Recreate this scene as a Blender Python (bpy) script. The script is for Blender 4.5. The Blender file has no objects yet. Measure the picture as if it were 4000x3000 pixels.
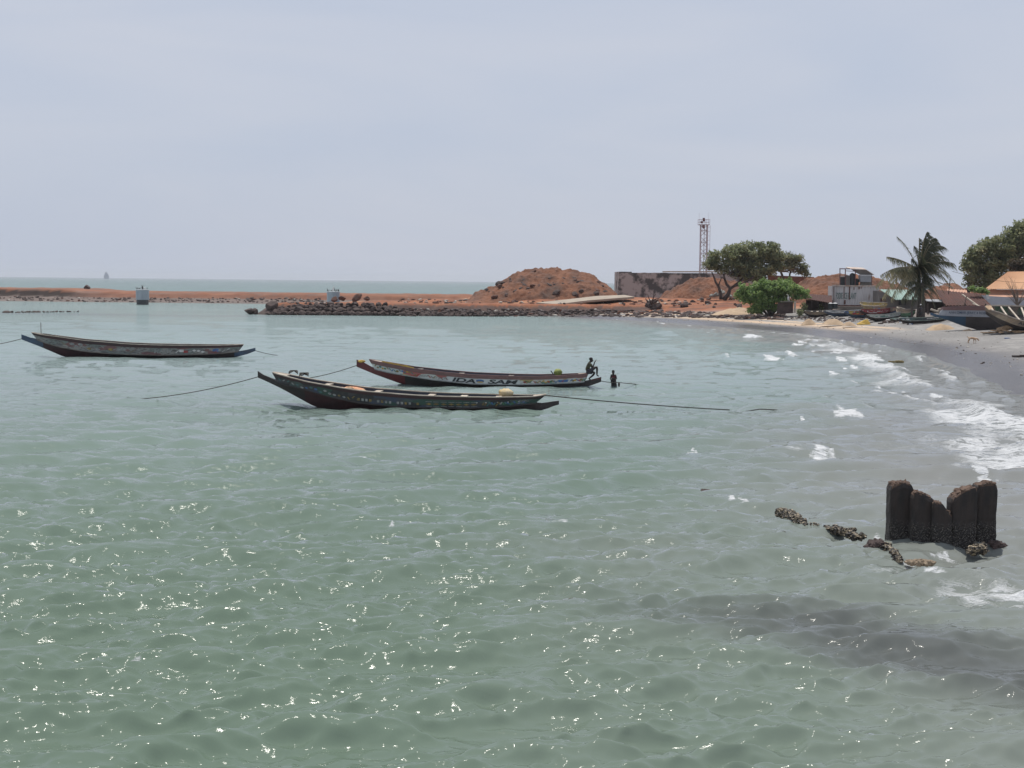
import bpy, bmesh, math, random
import numpy as np
from mathutils import Vector, Matrix, noise as mnoise

random.seed(7); RNG = np.random.default_rng(11)
SC = bpy.context.scene
COL = SC.collection

# ------------------------------------------------------------------ camera
F = 5556.0                     # focal length in pixels of the 4000 px wide photograph (50 mm on 36 mm)
CAMZ = 5.0
PITCH = math.atan((1500-1099)/F)
ROLL = math.radians(0.585)
fw = Vector((0, math.cos(PITCH), -math.sin(PITCH)))
r0 = Vector((1, 0, 0)); u0 = Vector((0, math.sin(PITCH), math.cos(PITCH)))
cr = math.cos(ROLL)*r0 + math.sin(ROLL)*u0
cu = -math.sin(ROLL)*r0 + math.cos(ROLL)*u0
CAM = Vector((0, 0, CAMZ))
cam_d = bpy.data.cameras.new("camera"); cam = bpy.data.objects.new("camera", cam_d); COL.objects.link(cam)
cam_d.sensor_width = 36; cam_d.lens = F/4000*36; cam_d.clip_start = 0.5; cam_d.clip_end = 30000
m3 = Matrix((cr, cu, -fw)).transposed()
cam.matrix_world = Matrix.Translation(CAM) @ m3.to_4x4()
SC.camera = cam

# ------------------------------------------------------------------ world, sun, exposure
SUN_EL, SUN_AZ = math.radians(73), math.radians(-5)      # azimuth from +Y (view direction), negative = to the left
W = bpy.data.worlds.new("World"); SC.world = W; W.use_nodes = True
nt = W.node_tree; nt.nodes.clear()
N = nt.nodes.new; L = nt.links.new
out = N('ShaderNodeOutputWorld'); sky = N('ShaderNodeTexSky'); sky.sky_type = 'NISHITA'; sky.sun_disc = False
sky.sun_elevation = SUN_EL; sky.sun_rotation = SUN_AZ; sky.dust_density = 3.0; sky.air_density = 1.0; sky.altitude = 0
b1 = N('ShaderNodeBackground'); b1.inputs[1].default_value = 0.08; L(sky.outputs[0], b1.inputs[0])
b2 = N('ShaderNodeBackground'); b2.inputs[1].default_value = 1.0
tc = N('ShaderNodeTexCoord'); mp = N('ShaderNodeMapping'); mp.inputs['Scale'].default_value = (1.6, 1.6, 9.0); mp.inputs['Rotation'].default_value = (0.10, -0.16, 0.3)
L(tc.outputs['Generated'], mp.inputs[0])
nz = N('ShaderNodeTexNoise'); nz.inputs['Scale'].default_value = 1.6; nz.inputs['Detail'].default_value = 5; nz.inputs['Roughness'].default_value = 0.48; nz.inputs['Distortion'].default_value = 0.6
L(mp.outputs[0], nz.inputs[0])
cr_ = N('ShaderNodeValToRGB'); cr_.color_ramp.elements[0].position = 0.30; cr_.color_ramp.elements[0].color = (0.500, 0.562, 0.690, 1)
cr_.color_ramp.elements[1].position = 0.75; cr_.color_ramp.elements[1].color = (0.590, 0.622, 0.712, 1)
L(nz.outputs[0], cr_.inputs[0]); L(cr_.outputs[0], b2.inputs[0])
mx = N('ShaderNodeMixShader'); mx.inputs[0].default_value = 0.86
L(b1.outputs[0], mx.inputs[1]); L(b2.outputs[0], mx.inputs[2]); L(mx.outputs[0], out.inputs[0])
sun_d = bpy.data.lights.new("sun", 'SUN'); sun_d.energy = 3.3; sun_d.angle = math.radians(0.6); sun_d.color = (1.0, 0.955, 0.88)
sun = bpy.data.objects.new("sun", sun_d); COL.objects.link(sun)
sdir = Vector((math.cos(SUN_EL)*math.sin(SUN_AZ), math.cos(SUN_EL)*math.cos(SUN_AZ), math.sin(SUN_EL)))
sun.rotation_euler = sdir.to_track_quat('Z', 'Y').to_euler()
sun.location = (0, 0, 60)
vs = SC.view_settings; vs.view_transform = 'Standard'; vs.look = 'None'; vs.exposure = 0.08; vs.gamma = 1
SC.cycles.use_denoising = True
SC.cycles.sample_clamp_direct = 5
SC.cycles.volume_bounces = 0
SC.cycles.max_bounces = 6
SC.cycles.sample_clamp_indirect = 8

# ------------------------------------------------------------------ pixel of the photograph -> place in the world
def ray(px, py):
    return fw + cr*((px-2000)/F) - cu*((py-1500)/F)
def PZ(px, py, z=0.0):
    d = ray(px, py); t = (z-CAMZ)/d.z
    return CAM + d*t
def PD(px, py, dist):
    d = ray(px, py); return CAM + d*(dist/d.y)

# ------------------------------------------------------------------ numpy noise
def _hash(ix, iy, s):
    h = (ix.astype(np.int64)*374761393 + iy.astype(np.int64)*668265263 + s*974634777) & 0xffffffff
    h = ((h ^ (h >> 13))*1274126177) & 0xffffffff
    return ((h ^ (h >> 16)) & 0xffffff)/float(0xffffff)
def vnoise(x, y, s=0):
    ix = np.floor(x); iy = np.floor(y); fx = x-ix; fy = y-iy
    fx = fx*fx*(3-2*fx); fy = fy*fy*(3-2*fy)
    a = _hash(ix, iy, s); b = _hash(ix+1, iy, s); c = _hash(ix, iy+1, s); d = _hash(ix+1, iy+1, s)
    return (a*(1-fx)+b*fx)*(1-fy) + (c*(1-fx)+d*fx)*fy
def fbm(x, y, o=4, s=0, g=0.5):
    v = 0; a = 1; n = 0
    for i in range(o):
        v = v + a*(vnoise(x, y, s+i*17)-0.5)*2; n += a; a *= g; x = x*2.03+3.1; y = y*2.03-1.7
    return v/n
def sstep(a, b, x):
    t = np.clip((x-a)/(b-a), 0, 1); return t*t*(3-2*t)

# ------------------------------------------------------------------ shore geometry
def pz(px, py, z=0): p = PZ(px, py, z); return (p.x, p.y)
SHORE = [(-18, 215), (7.3, 207), pz(2300, 1244), pz(2530, 1254), pz(2761, 1272), pz(2992, 1289), pz(3145, 1304), pz(3299, 1330), pz(3453, 1352),
         pz(3607, 1381), pz(3722, 1430), pz(3799, 1478), pz(3883, 1507), pz(4000, 1553), (26, 50), (30, 30), (34, 5), (46, -60), (400, -60), (900, 700), (100, 700),
         (88, 560), (62, 350), (50, 322), (20, 300), (-20, 290), (-50, 288), (-34, 262), (-24, 240)]
def seg_dist(X, Y, pts, closed):
    best = np.full(X.shape, 1e9); n = len(pts)
    for i in range(n if closed else n-1):
        ax, ay = pts[i]; bx, by = pts[(i+1) % n]
        dx, dy = bx-ax, by-ay
        t = np.clip(((X-ax)*dx+(Y-ay)*dy)/(dx*dx+dy*dy), 0, 1)
        best = np.minimum(best, np.hypot(X-ax-t*dx, Y-ay-t*dy))
    return best
def inside(X, Y, pts):
    ins = np.zeros(X.shape, bool); n = len(pts); j = n-1
    for i in range(n):
        xi, yi = pts[i]; xj, yj = pts[j]
        c = ((yi > Y) != (yj > Y)) & (X < (xj-xi)*(Y-yi)/((yj-yi) if yj != yi else 1e-9)+xi)
        ins ^= c; j = i
    return ins
JET = [(-31.5, 203.5), (-20, 206), (-10, 208), (7, 212), (25, 213), (42, 217)]
def height(X, Y, full=False):
    X = np.asarray(X, float); Y = np.asarray(Y, float)
    sd = seg_dist(X, Y, SHORE, True); sd = np.where(inside(X, Y, SHORE), sd, -sd)
    wob = fbm(X/9, Y/9, 3, 5)
    sdw = sd + wob*1.6*sstep(2, 10, sd)
    A = np.interp(sdw, [-60, -12, 0, 6, 18, 27, 45, 90, 140], [-3, -0.7, 0, 0.42, 1.30, 2.0, 2.2, 2.5, 2.7])
    A = A + 0.02*fbm(X/1.3, Y/1.3, 3, 9)*sstep(0.5, 4, sd)
    # red earth country behind the strand
    rw = sstep(22, 38, X); red = (sstep(7, 12, sd)*(1-rw)+sstep(16, 24, sd)*rw)*sstep(196, 206, Y+0.35*(X-20))
    A = A + red*(0.28*fbm(X/5, Y/4, 4, 21)+0.12*fbm(X/1.2, Y/1.2, 3, 4))
    # low cut of bank beside jetty
    dj = seg_dist(X, Y, JET, False)
    djw = dj + 0.9*fbm(X/2.3, Y/2.3, 3, 31)
    B = np.interp(djw, [0, 2.8, 4.2, 5.4, 8], [1.72, 1.62, 0.6, 0.0, -1.5])
    B = B + 0.12*fbm(X/1.5, Y/1.5, 3, 8)
    SP = [(-420, 318), (-160, 313), (-90, 311), (-40, 309), (0, 306), (40, 320)]
    ds = seg_dist(X, Y, SP, False) + 2.2*fbm(X/11, Y/11, 3, 51)
    left = sstep(-86, -95, X)     # the far left part stands higher, with a dark cut face
    top = 1.95+0.45*left
    C = np.where(ds < 14.5, top+0.10*fbm(X/4, Y/3, 3, 3),
        np.where(ds < 16.3+(1-left)*3.4, top+(0.78-top)*sstep(14.5, 16.3+(1-left)*3.4, ds), np.interp(ds, [16.3, 20, 25, 30], [0.80, 0.6, 0.0, -1.5])))
    C = C + 0.16*fbm(X/2.2, Y/1.6, 3, 77)*sstep(26, 20, ds)
    H = np.maximum(np.maximum(A, B), C)
    if full: return H, sd, dj, ds, A, B, C, red
    return H
def hz(x, y): return float(height(np.array([x]), np.array([y]))[0])
def G(px, py, tmin=45, tmax=420):
    """where the sight line of a photograph pixel meets the ground"""
    d = ray(px, py); t = np.linspace(tmin, tmax, 1500)
    X = CAM.x+d.x*t; Y = CAM.y+d.y*t; Z = CAM.z+d.z*t
    hit = np.nonzero(Z <= np.maximum(height(X, Y), 0))[0]
    i = hit[0] if len(hit) else len(t)-1
    return Vector((X[i], Y[i], max(float(height(X[i:i+1], Y[i:i+1])[0]), 0)))

# ------------------------------------------------------------------ mesh and material helpers
def link_mesh(name, verts, faces, mat=None, parent=None, loc=None, smooth=False):
    me = bpy.data.meshes.new(name)
    o = bpy.data.objects.new(name, me); COL.objects.link(o)
    off = Vector((0, 0, 0))
    if parent is not None:
        o.parent = parent; p = parent
        while p is not None: off += p.location; p = p.parent
    if loc is not None: o.location = Vector(loc)-off; off = Vector(loc)
    me.from_pydata([tuple(Vector(v)-off) for v in verts], [], faces)
    for mm in (mat if isinstance(mat, (list, tuple)) else [mat]):
        if mm: me.materials.append(mm)
    if smooth: me.polygons.foreach_set('use_smooth', [True]*len(me.polygons))
    me.update()
    return o
def tag(o, label=None, cat=None, group=None, kind=None):
    if label: o['label'] = label
    if cat: o['category'] = cat
    if group: o['group'] = group
    if kind: o['kind'] = kind
    return o
def empty(name, loc, label, cat, group=None):
    o = bpy.data.objects.new(name, None); COL.objects.link(o); o.location = loc; o.empty_display_size = 0.3
    return tag(o, label, cat, group)
def grid_mesh(name, X, Y, Z, mat, attrs=None, smooth=True):
    R, C = X.shape; n = R*C
    co = np.stack([X, Y, Z], -1).reshape(-1, 3).astype(np.float32)
    me = bpy.data.meshes.new(name); me.vertices.add(n); me.vertices.foreach_set('co', co.ravel())
    i = np.arange(n).reshape(R, C)
    q = np.stack([i[:-1, :-1], i[:-1, 1:], i[1:, 1:], i[1:, :-1]], -1).reshape(-1, 4)
    me.loops.add(q.size); me.loops.foreach_set('vertex_index', q.ravel().astype(np.int32))
    me.polygons.add(len(q)); me.polygons.foreach_set('loop_start', np.arange(0, q.size, 4, dtype=np.int32))
    me.polygons.foreach_set('loop_total', np.full(len(q), 4, np.int32))
    me.polygons.foreach_set('use_smooth', np.full(len(q), smooth))
    me.update(calc_edges=True)
    for k, v in (attrs or {}).items():
        if v.ndim == 3:
            a = me.attributes.new(k, 'FLOAT_COLOR', 'POINT'); c4 = np.concatenate([v.reshape(-1, 3), np.ones((n, 1))], 1)
            a.data.foreach_set('color', c4.ravel().astype(np.float32))
        else:
            a = me.attributes.new(k, 'FLOAT', 'POINT'); a.data.foreach_set('value', v.ravel().astype(np.float32))
    me.materials.append(mat)
    o = bpy.data.objects.new(name, me); COL.objects.link(o); return o

def newmat(name):
    m = bpy.data.materials.new(name); m.use_nodes = True
    return m, m.node_tree, m.node_tree.nodes['Principled BSDF']
def pmat(name, c1, c2=None, scale=3.0, rough=0.75, bump=0.3, bdist=0.02, stretch=(1, 1, 1), metal=0, lo=0.35, hi=0.65, c3=None, detail=5):
    """two (or three) colour weathered material from noise in object space"""
    m, t, b = newmat(name); c2 = c2 or tuple(v*0.75 for v in c1)
    n = t.nodes.new; l = t.links.new
    tc = n('ShaderNodeTexCoord'); mp = n('ShaderNodeMapping'); mp.inputs['Scale'].default_value = stretch
    l(tc.outputs['Object'], mp.inputs[0])
    z = n('ShaderNodeTexNoise'); z.inputs['Scale'].default_value = scale; z.inputs['Detail'].default_value = detail; z.inputs['Roughness'].default_value = 0.6
    l(mp.outputs[0], z.inputs[0])
    r = n('ShaderNodeValToRGB'); e = r.color_ramp.elements
    e[0].position = lo; e[0].color = (*c1, 1); e[1].position = hi; e[1].color = (*c2, 1)
    if c3: x = e.new(min(hi+0.12, 0.98)); x.color = (*c3, 1)
    l(z.outputs[0], r.inputs[0]); l(r.outputs[0], b.inputs['Base Color'])
    b.inputs['Roughness'].default_value = rough; b.inputs['Metallic'].default_value = metal
    if bump:
        z2 = n('ShaderNodeTexNoise'); z2.inputs['Scale'].default_value = scale*4; z2.inputs['Detail'].default_value = 4
        l(mp.outputs[0], z2.inputs[0])
        bp = n('ShaderNodeBump'); bp.inputs['Strength'].default_value = bump; bp.inputs['Distance'].default_value = bdist
        l(z2.outputs[0], bp.inputs['Height']); l(bp.outputs[0], b.inputs['Normal'])
    return m

# ------------------------------------------------------------------ ground
def make_ground():
    ds = [12.0]
    while ds[-1] < 9000:
        d = ds[-1]
        st = np.clip(d*d/7110*1.1, 0.25, 0.5) if d < 345 else (d-335)*0.12
        if d < 60: st = 1.5
        elif d < 150: st = 0.5
        ds.append(d+st)
    ds = np.array(ds)+6; an = np.linspace(math.radians(-52), math.radians(52), 760)
    an = np.sign(an)*np.abs(an/an[-1])**1.25*an[-1]
    D, A = np.meshgrid(ds, an, indexing='ij')
    X = D*np.tan(A); Y = D-6
    H, sd, dj, dsp, hA, hB, hC, red = height(X, Y, True)
    far = sstep(600, 900, Y); H = H*(1-far)-3*far
    gz = np.gradient(H, axis=0)/np.gradient(Y, axis=0)
    col = np.zeros(X.shape+(3,)); c = lambda *v: np.array(v)
    n1 = fbm(X/6, Y/6, 4, 61)[..., None]; n2 = fbm(X/1.5, Y/1.5, 3, 62)[..., None]
    grey = c(.225, .215, .205)*(1+.12*n1+.07*n2)
    # pale shell sand lies in long tongues along the upper strand
    tan = c(.53, .40, .28)
    tw = (sstep(.44, .56, 0.5+0.5*fbm(X/9+Y/60, sd/1.1+X/40, 3, 71))*sstep(2.5, 5, sd)*sstep(15, 9, sd)*sstep(136, 150, Y)*sstep(215, 200, Y))[..., None]
    sand = grey*(1-tw)+tan*tw
    shells = sstep(.62, .8, vnoise(X/.5, Y/1.2, 91)*vnoise(X/7, Y/7, 92)*1.7)[..., None]
    sand = sand*(1-.35*shells)+c(.42, .40, .37)*.35*shells
    later = c(.27, .10, .045)*(1+.25*n1)+c(.05, .035, .02)*n2
    dark = c(.075, .052, .045)*(1+.3*n2)
    gravel = c(.15, .115, .10)*(1+.25*n2)
    redw = np.clip(red*1.5, 0, 1)[..., None]
    lm = sstep(.48, .62, 0.5+0.5*fbm(X/4, Y/2.5, 4, 33))[..., None]
    rc = later*(1-.45*lm)+dark*.45*lm + 0
    palep = sstep(.60, .72, 0.5+.5*fbm(X/8, Y/3, 3, 35))[..., None]
    rc = rc*(1-.55*palep)+c(.45, .24, .13)*.55*palep
    inland = sstep(17, 21, sd+1.2*fbm(X/3, Y/3, 3, 2))[..., None]*(1-redw)
    col[:] = sand*(1-redw)+rc*redw
    col = col*(1-.55*inland)+c(.17, .125, .10)*.55*inland
    isB = ((hB > hA-.05) & (hB > hC)) & (Y < 235)
    bc = np.where((hB > 1.45)[..., None], later*(1-.3*lm)+dark*.3*lm, np.where((hB > .9)[..., None], dark*1.0+later*.12, dark))
    col = np.where(isB[..., None], bc, col)
    isC = (hC > hA) & (hC > hB)
    leftw = sstep(-82, -94, X)[..., None]
    face = later*.5+dark*.5
    lf1 = sstep(-86, -95, X); cc = np.where((hC > 1.62+.55*lf1)[..., None], (later*.72+gravel*.18)*(1-.5*lm)+gravel*.5*lm, np.where((hC > .86)[..., None], face*(1-leftw)+dark*.6*leftw, gravel))
    col = np.where(isC[..., None], cc, col)
    wet = sstep(.55, .16, H+.06*fbm(X/5, Y/7, 3, 12))*np.where(isB | isC, 0.2, 1.0)
    wet = np.clip(wet, 0, 1)
    m, t, b = newmat('ground'); n = t.nodes.new; l = t.links.new
    at = n('ShaderNodeAttribute'); at.attribute_name = 'col'; aw = n('ShaderNodeAttribute'); aw.attribute_name = 'wet'
    tcx = n('ShaderNodeTexCoord'); z = n('ShaderNodeTexNoise'); z.inputs['Scale'].default_value = 3.5; z.inputs['Detail'].default_value = 7; z.inputs['Roughness'].default_value = .7
    l(tcx.outputs['Object'], z.inputs[0])
    mr = n('ShaderNodeMapRange'); mr.inputs[1].default_value = .3; mr.inputs[2].default_value = .7; mr.inputs[3].default_value = .72; mr.inputs[4].default_value = 1.22
    l(z.outputs[0], mr.inputs[0])
    mul = n('ShaderNodeVectorMath'); mul.operation = 'SCALE'; l(at.outputs['Color'], mul.inputs[0]); l(mr.outputs[0], mul.inputs['Scale'])
    wm = n('ShaderNodeMix'); wm.data_type = 'RGBA'; wm.blend_type = 'MULTIPLY'; l(aw.outputs['Fac'], wm.inputs[0]); l(mul.outputs[0], wm.inputs[6]); wm.inputs[7].default_value = (.34, .31, .31, 1)
    l(wm.outputs[2], b.inputs['Base Color'])
    rr = n('ShaderNodeMapRange'); rr.inputs[3].default_value = .95; rr.inputs[4].default_value = .22; l(aw.outputs['Fac'], rr.inputs[0]); l(rr.outputs[0], b.inputs['Roughness'])
    wv = n('ShaderNodeTexNoise'); mp = n('ShaderNodeMapping'); mp.inputs['Scale'].default_value = (.55, 1.9, 1); mp.inputs['Rotation'].default_value = (0, 0, .25)
    l(tcx.outputs['Object'], mp.inputs[0]); l(mp.outputs[0], wv.inputs[0]); wv.inputs['Scale'].default_value = 2.4; wv.inputs['Detail'].default_value = 3
    ad = n('ShaderNodeMath'); ad.operation = 'ADD'; l(z.outputs[0], ad.inputs[0]); l(wv.outputs[0], ad.inputs[1])
    bp = n('ShaderNodeBump'); bp.inputs['Strength'].default_value = .55; bp.inputs['Distance'].default_value = .10
    l(ad.outputs[0], bp.inputs['Height']); l(bp.outputs[0], b.inputs['Normal'])
    o = grid_mesh('ground', X, Y, H, m, {'col': np.clip(col, .01, .9), 'wet': wet})
    tag(o, kind='structure')
make_ground()

# ------------------------------------------------------------------ the sea
def ocean_tile(Lt, n, kp, wdir, rms, spread=4, seed=1, lam_min=0.2, chop=0.9, tail=3.4, iso=.03):
    """directional random sea: heights and sideways shifts on one periodic tile, at several levels of fineness"""
    rg = np.random.default_rng(seed)
    k1 = np.fft.fftfreq(n, Lt/n)*2*np.pi; KX, KY = np.meshgrid(k1, k1, indexing='xy'); K = np.hypot(KX, KY); K[0, 0] = 1
    P = K**(-tail)*np.exp(-(kp/K)**2*1.1)
    th = np.arctan2(KY, KX)-wdir
    P = P*(np.abs(np.cos(th/2))**(2*spread)*(1-iso)+iso)
    P[0, 0] = 0
    Hk = np.sqrt(P)*(rg.standard_normal((n, n))+1j*rg.standard_normal((n, n)))
    base = np.real(np.fft.ifft2(Hk)); sc = rms/base.std()
    outl = []
    for lm in (lam_min, .5, 1.2, 3, 7):
        f = np.exp(-(K/(2*np.pi/lm))**4)
        hk = Hk*f*sc
        h = np.real(np.fft.ifft2(hk)); dx = np.real(np.fft.ifft2(1j*KX/K*hk))*chop; dy = np.real(np.fft.ifft2(1j*KY/K*hk))*chop
        outl.append(np.stack([dx, dy, h], -1).astype(np.float32))
    return outl
def samp(T, Lt, X, Y):
    n = T.shape[0]; u = (X/Lt % 1)*n; v = (Y/Lt % 1)*n
    iu = u.astype(int) % n; iv = v.astype(int) % n; fu = (u-np.floor(u))[..., None]; fv = (v-np.floor(v))[..., None]
    ju = (iu+1) % n; jv = (iv+1) % n
    return (T[iv, iu]*(1-fu)+T[iv, ju]*fu)*(1-fv)+(T[jv, iu]*(1-fu)+T[jv, ju]*fu)*fv

def P2(px, py): p = PZ(px, py, 0); return (p.x, p.y)
# breakers: (px, py, half width px, half height px of the white water, strength)
BREAKERS = [(3300, 1614, 62, 15, 1.3), (3215, 1781, 66, 22, 1.4), (3012, 1403, 46, 9, 1.2), (3092, 1386, 30, 7, 1.1), (2938, 1314, 42, 5, 1), (3110, 1347, 26, 4, 1), (3130, 1338, 22, 4, 1),
            (3282, 1406, 30, 6, 1.1), (3254, 1459, 26, 5, 1), (3300, 1442, 14, 4, 1), (3333, 1437, 22, 5, 1), (3142, 1640, 22, 6, 1.1), (3485, 1545, 30, 6, .9), (3540, 1530, 30, 5, .9),
            (3826, 1852, 46, 20, 1.3), (3660, 1552, 34, 8, 1), (2862, 1948, 22, 12, .9), (2900, 1962, 22, 14, .9), (1428, 1800, 22, 5, .8), (2710, 1751, 22, 4, .8),
            (1530, 2065, 18, 4, .7), (2983, 1575, 8, 3, .9), (2915, 1585, 10, 3, .9), (3180, 1372, 20, 3, .9), (3260, 1378, 26, 3, .9), (3440, 1372, 26, 3, .8), (2590, 1540, 20, 3, .7), (2200, 2050, 60, 5, .45), (1180, 2290, 26, 6, .45),
            (540, 2594, 34, 7, .45), (2880, 2243, 50, 9, .5), (3560, 2200, 60, 18, .75), (3700, 2165, 60, 10, .7), (3880, 2170, 70, 6, .8), (3440, 2090, 40, 12, .8), (3640, 2262, 60, 10, .75), (3480, 2215, 50, 8, .5),
            (3560, 1362, 34, 4, .9), (3360, 1395, 30, 4, .9), (3210, 1350, 30, 3, .9), (3420, 1408, 30, 4, .9)]
# swash fronts: polyline of the leading edge (shoreward), width behind it in metres, strength
FRONTS = [([(2200, 1243), (2350, 1251), (2530, 1259), (2761, 1279), (2992, 1298), (3145, 1312), (3299, 1340)], 2.6, .92),
          ([(3299, 1340), (3453, 1360), (3560, 1384), (3640, 1412), (3722, 1440), (3830, 1500)], 1.2, .75),
          ([(3200, 1330), (3330, 1372), (3352, 1378), (3400, 1402), (3430, 1428), (3490, 1452), (3520, 1478), (3590, 1503), (3612, 1514)], 4.6, 1.12),
          ([(3560, 1505), (3640, 1530), (3700, 1528)], 2.2, .9),
          ([(3690, 1562), (3760, 1578), (3810, 1600), (3850, 1635), (3868, 1648)], 5.2, 1.12),
          ([(3880, 1622), (3960, 1652), (4010, 1700), (4040, 1790), (3960, 1812)], 5.5, 1.2),
          ([(3420, 2240), (3600, 2248), (3800, 2262), (3900, 2290), (4050, 2330), (4300, 2400)], 1.3, .95),
          ([(3760, 1440), (3700, 1470), (3730, 1495)], .5, .5), ([(3860, 1500), (3850, 1520), (3880, 1545)], .5, .6)]
LACE = [(3700, 1600, 120, 40, .55), (3850, 1745, 200, 55, .80), (3560, 1745, 260, 26, .52), (3400, 1430, 110, 40, .40), (3800, 2320, 190, 60, .72), (3960, 2330, 150, 60, .80), (3960, 1780, 120, 40, .8),
        (3350, 1365, 110, 14, .5), (3760, 1860, 110, 26, .45), (3990, 1860, 60, 40, .45), (3640, 2210, 110, 26, .55), (3260, 1335, 110, 10, .5), (3720, 1545, 100, 12, .45)]
def make_sea():
    fr = 1422.0
    ds = [8.0]
    while ds[-1] < 9500:
        d = ds[-1]; ds.append(d+max(0.035, d*d/(CAMZ*fr)*0.95) if d < 900 else d*1.13)
    ds = np.array(ds); off = 7.0
    an = np.linspace(math.radians(-29), math.radians(29), 1080)
    an = np.concatenate([[math.radians(-60), math.radians(-45), math.radians(-36)], an, [math.radians(36), math.radians(45), math.radians(60)]])
    D, A = np.meshgrid(ds+off, an, indexing='ij')
    X0 = D*np.tan(A); Y0 = D-off
    dist = np.maximum(Y0, 1)
    cell = dist*dist/(CAMZ*fr)*1.5
    wd = math.radians(-78)
    T1 = ocean_tile(53.0, 1024, 2*np.pi/1.9, wd, .062, 12, 3, lam_min=.13, chop=.45, tail=3.25, iso=.02)
    T2 = ocean_tile(131.0, 1024, 2*np.pi/3.8, wd-.16, .080, 20, 5, lam_min=.4, chop=.40, tail=4.0, iso=.0)
    lv = np.interp(np.log(np.maximum(cell, .01)), np.log([.16, .5, 1.2, 3, 7, 20]), [0, 1, 2, 3, 4, 5])
    ca, sa = math.cos(.31), math.sin(.31)
    disp = np.zeros(X0.shape+(3,), np.float32)
    for T, Lt, rot in ((T1, 53.0, 0), (T2, 131.0, 1)):
        Xr, Yr = (X0*ca+Y0*sa, -X0*sa+Y0*ca) if rot else (X0, Y0)
        acc = 0
        for k in range(6):
            w = np.clip(1-np.abs(lv-k), 0, 1)[..., None]
            if w.max() <= 0 or k == 5: continue
            s = samp(T[k], Lt, Xr, Yr)
            if rot: s = np.stack([s[..., 0]*ca-s[..., 1]*sa, s[..., 0]*sa+s[..., 1]*ca, s[..., 2]], -1)
            acc = acc+w*s
        disp += acc
    hb = height(X0, Y0)
    shal = np.clip(-hb/.8, 0, 1)
    sdsh = seg_dist(X0, Y0, SHORE, True)
    env = (0.75+0.5*(0.5+0.5*fbm(X0/16, Y0/16, 3, 44)))*(0.12+0.88*shal)
    env = np.where(Y0 > 150, env*np.interp(Y0, [150, 200, 330, 400], [1, .55, .55, 1.2]), env)
    disp *= env[..., None]
    disp[..., 2] = .19*np.tanh(disp[..., 2]/.19); disp[..., :2] = .07*np.tanh(disp[..., :2]/.07)
    # breaking crests
    foam = np.zeros(X0.shape, np.float32); lift = np.zeros(X0.shape, np.float32)
    for px, py, hw, hh, s in BREAKERS:
        cx, cy = P2(px, py); mpp = cy/F
        rx = hw*mpp; ry = max(hh*cy*cy/(CAMZ*F), .18)
        u = (X0-cx)/rx; v = (Y0-cy)/ry
        near_ = (np.abs(u) < 5) & (np.abs(v) < 5)
        un, vn, Xn, Yn = u[near_], v[near_], X0[near_], Y0[near_]
        mg = np.minimum(1-np.abs(vn), 1-.75*(vn+1)/2-np.abs(un-.28*vn))+.55*fbm(Xn/(.42*rx)+px, Yn/(.55*ry)+py, 4, 7, .65)
        tail = np.exp(-(((un+1.7)/1.4)**2+((vn-.1)/.32)**2))*.80*min(s, 1)
        foam[near_] = np.maximum(foam[near_], np.maximum((.52+.62*np.clip(s, 0, 1))*sstep(-.75, .55, mg)*sstep(-.95, -.3, mg), tail))
        if s > .95:
            lx = rx*3.2; lift += np.exp(-((X0-cx+rx*1.6)/lx)**2-((Y0-cy-ry*.6-.25*(X0-cx+rx))/max(ry*.8, .55))**2)*min(.34, hh*mpp*1.5)
    for pts, wm, s in FRONTS:
        wp = [P2(*p) for p in pts]
        dd = seg_dist(X0, Y0, wp, False)
        # shoreward side is sharp: compare distance to shore
        cxs = np.array([p[0] for p in wp]); cys = np.array([p[1] for p in wp]); o_ = np.argsort(cys)
        edge_x = np.interp(Y0, cys[o_], cxs[o_])
        side = X0 > edge_x
        edw = dd+.35*fbm(X0/1.7, Y0/3, 3, 66)*wm
        f = np.where(side, np.exp(-(np.maximum(edw, 0)/(.22*wm))**2), np.exp(-(np.maximum(edw, 0)/wm)**1.2))
        foam = np.maximum(foam, f*s*(.75+.25*fbm(X0/3, Y0/6, 2, 67)))
        lift += np.exp(-(dd/(.55))**2)*.12*s*(.6+.8*vnoise(X0/2.5, Y0/5, 68))
    # rows of small rollers running in along the beach
    sw = sdsh+1.1*fbm(X0/5, Y0/8, 3, 101)+.5*fbm(X0/1.5, Y0/2.5, 2, 102)
    for ofs, s, thr, wv in ((1.4, .90, .42, .50), (3.6, .95, .46, .50), (6.3, .92, .54, .45), (9.8, .95, .62, .40), (14.0, .92, .66, .40)):
        patch = sstep(thr, thr+.16, vnoise(X0/5+ofs*3, Y0/6.5+ofs, 103)*.7+vnoise(X0/1.7, Y0/2.2+ofs, 104)*.3)*sstep(205, 185, Y0)*sstep(44, 60, Y0)*(hb < 0)
        dd = sw-ofs
        ln = np.where(dd < 0, np.exp(-(dd/(.30*wv))**2), np.exp(-(dd/(1.9*wv))**1.3))*patch
        foam = np.maximum(foam, ln*s)
        lift += np.exp(-((dd-.25)/.45)**2)*(.05+.10*patch)*sstep(205, 185, Y0)*sstep(40, 55, Y0)*(hb < 0)
    for px, py, hw, hh, s in LACE:
        cx, cy = P2(px, py); rx = hw*cy/F; ry = hh*cy*cy/(CAMZ*F)
        r2 = ((X0-cx)/rx)**2+((Y0-cy)/ry)**2
        foam = np.maximum(foam, (s+.10)*np.exp(-r2*r2))
    # thin edge of foam where the water meets the land
    foam = np.maximum(foam, np.exp(-((hb+.02)/.05)**2)*.50*sstep(60, 100, Y0))
    disp[..., 2] += lift
    # small whitecaps on the open water, on the steepest crests
    crest = disp[..., 2]/.09
    wc = sstep(1.7, 2.5, crest)*sstep(.55, .8, vnoise(X0/2.5, Y0/2.5, 7))*.62*sstep(420, 250, Y0)
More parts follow.
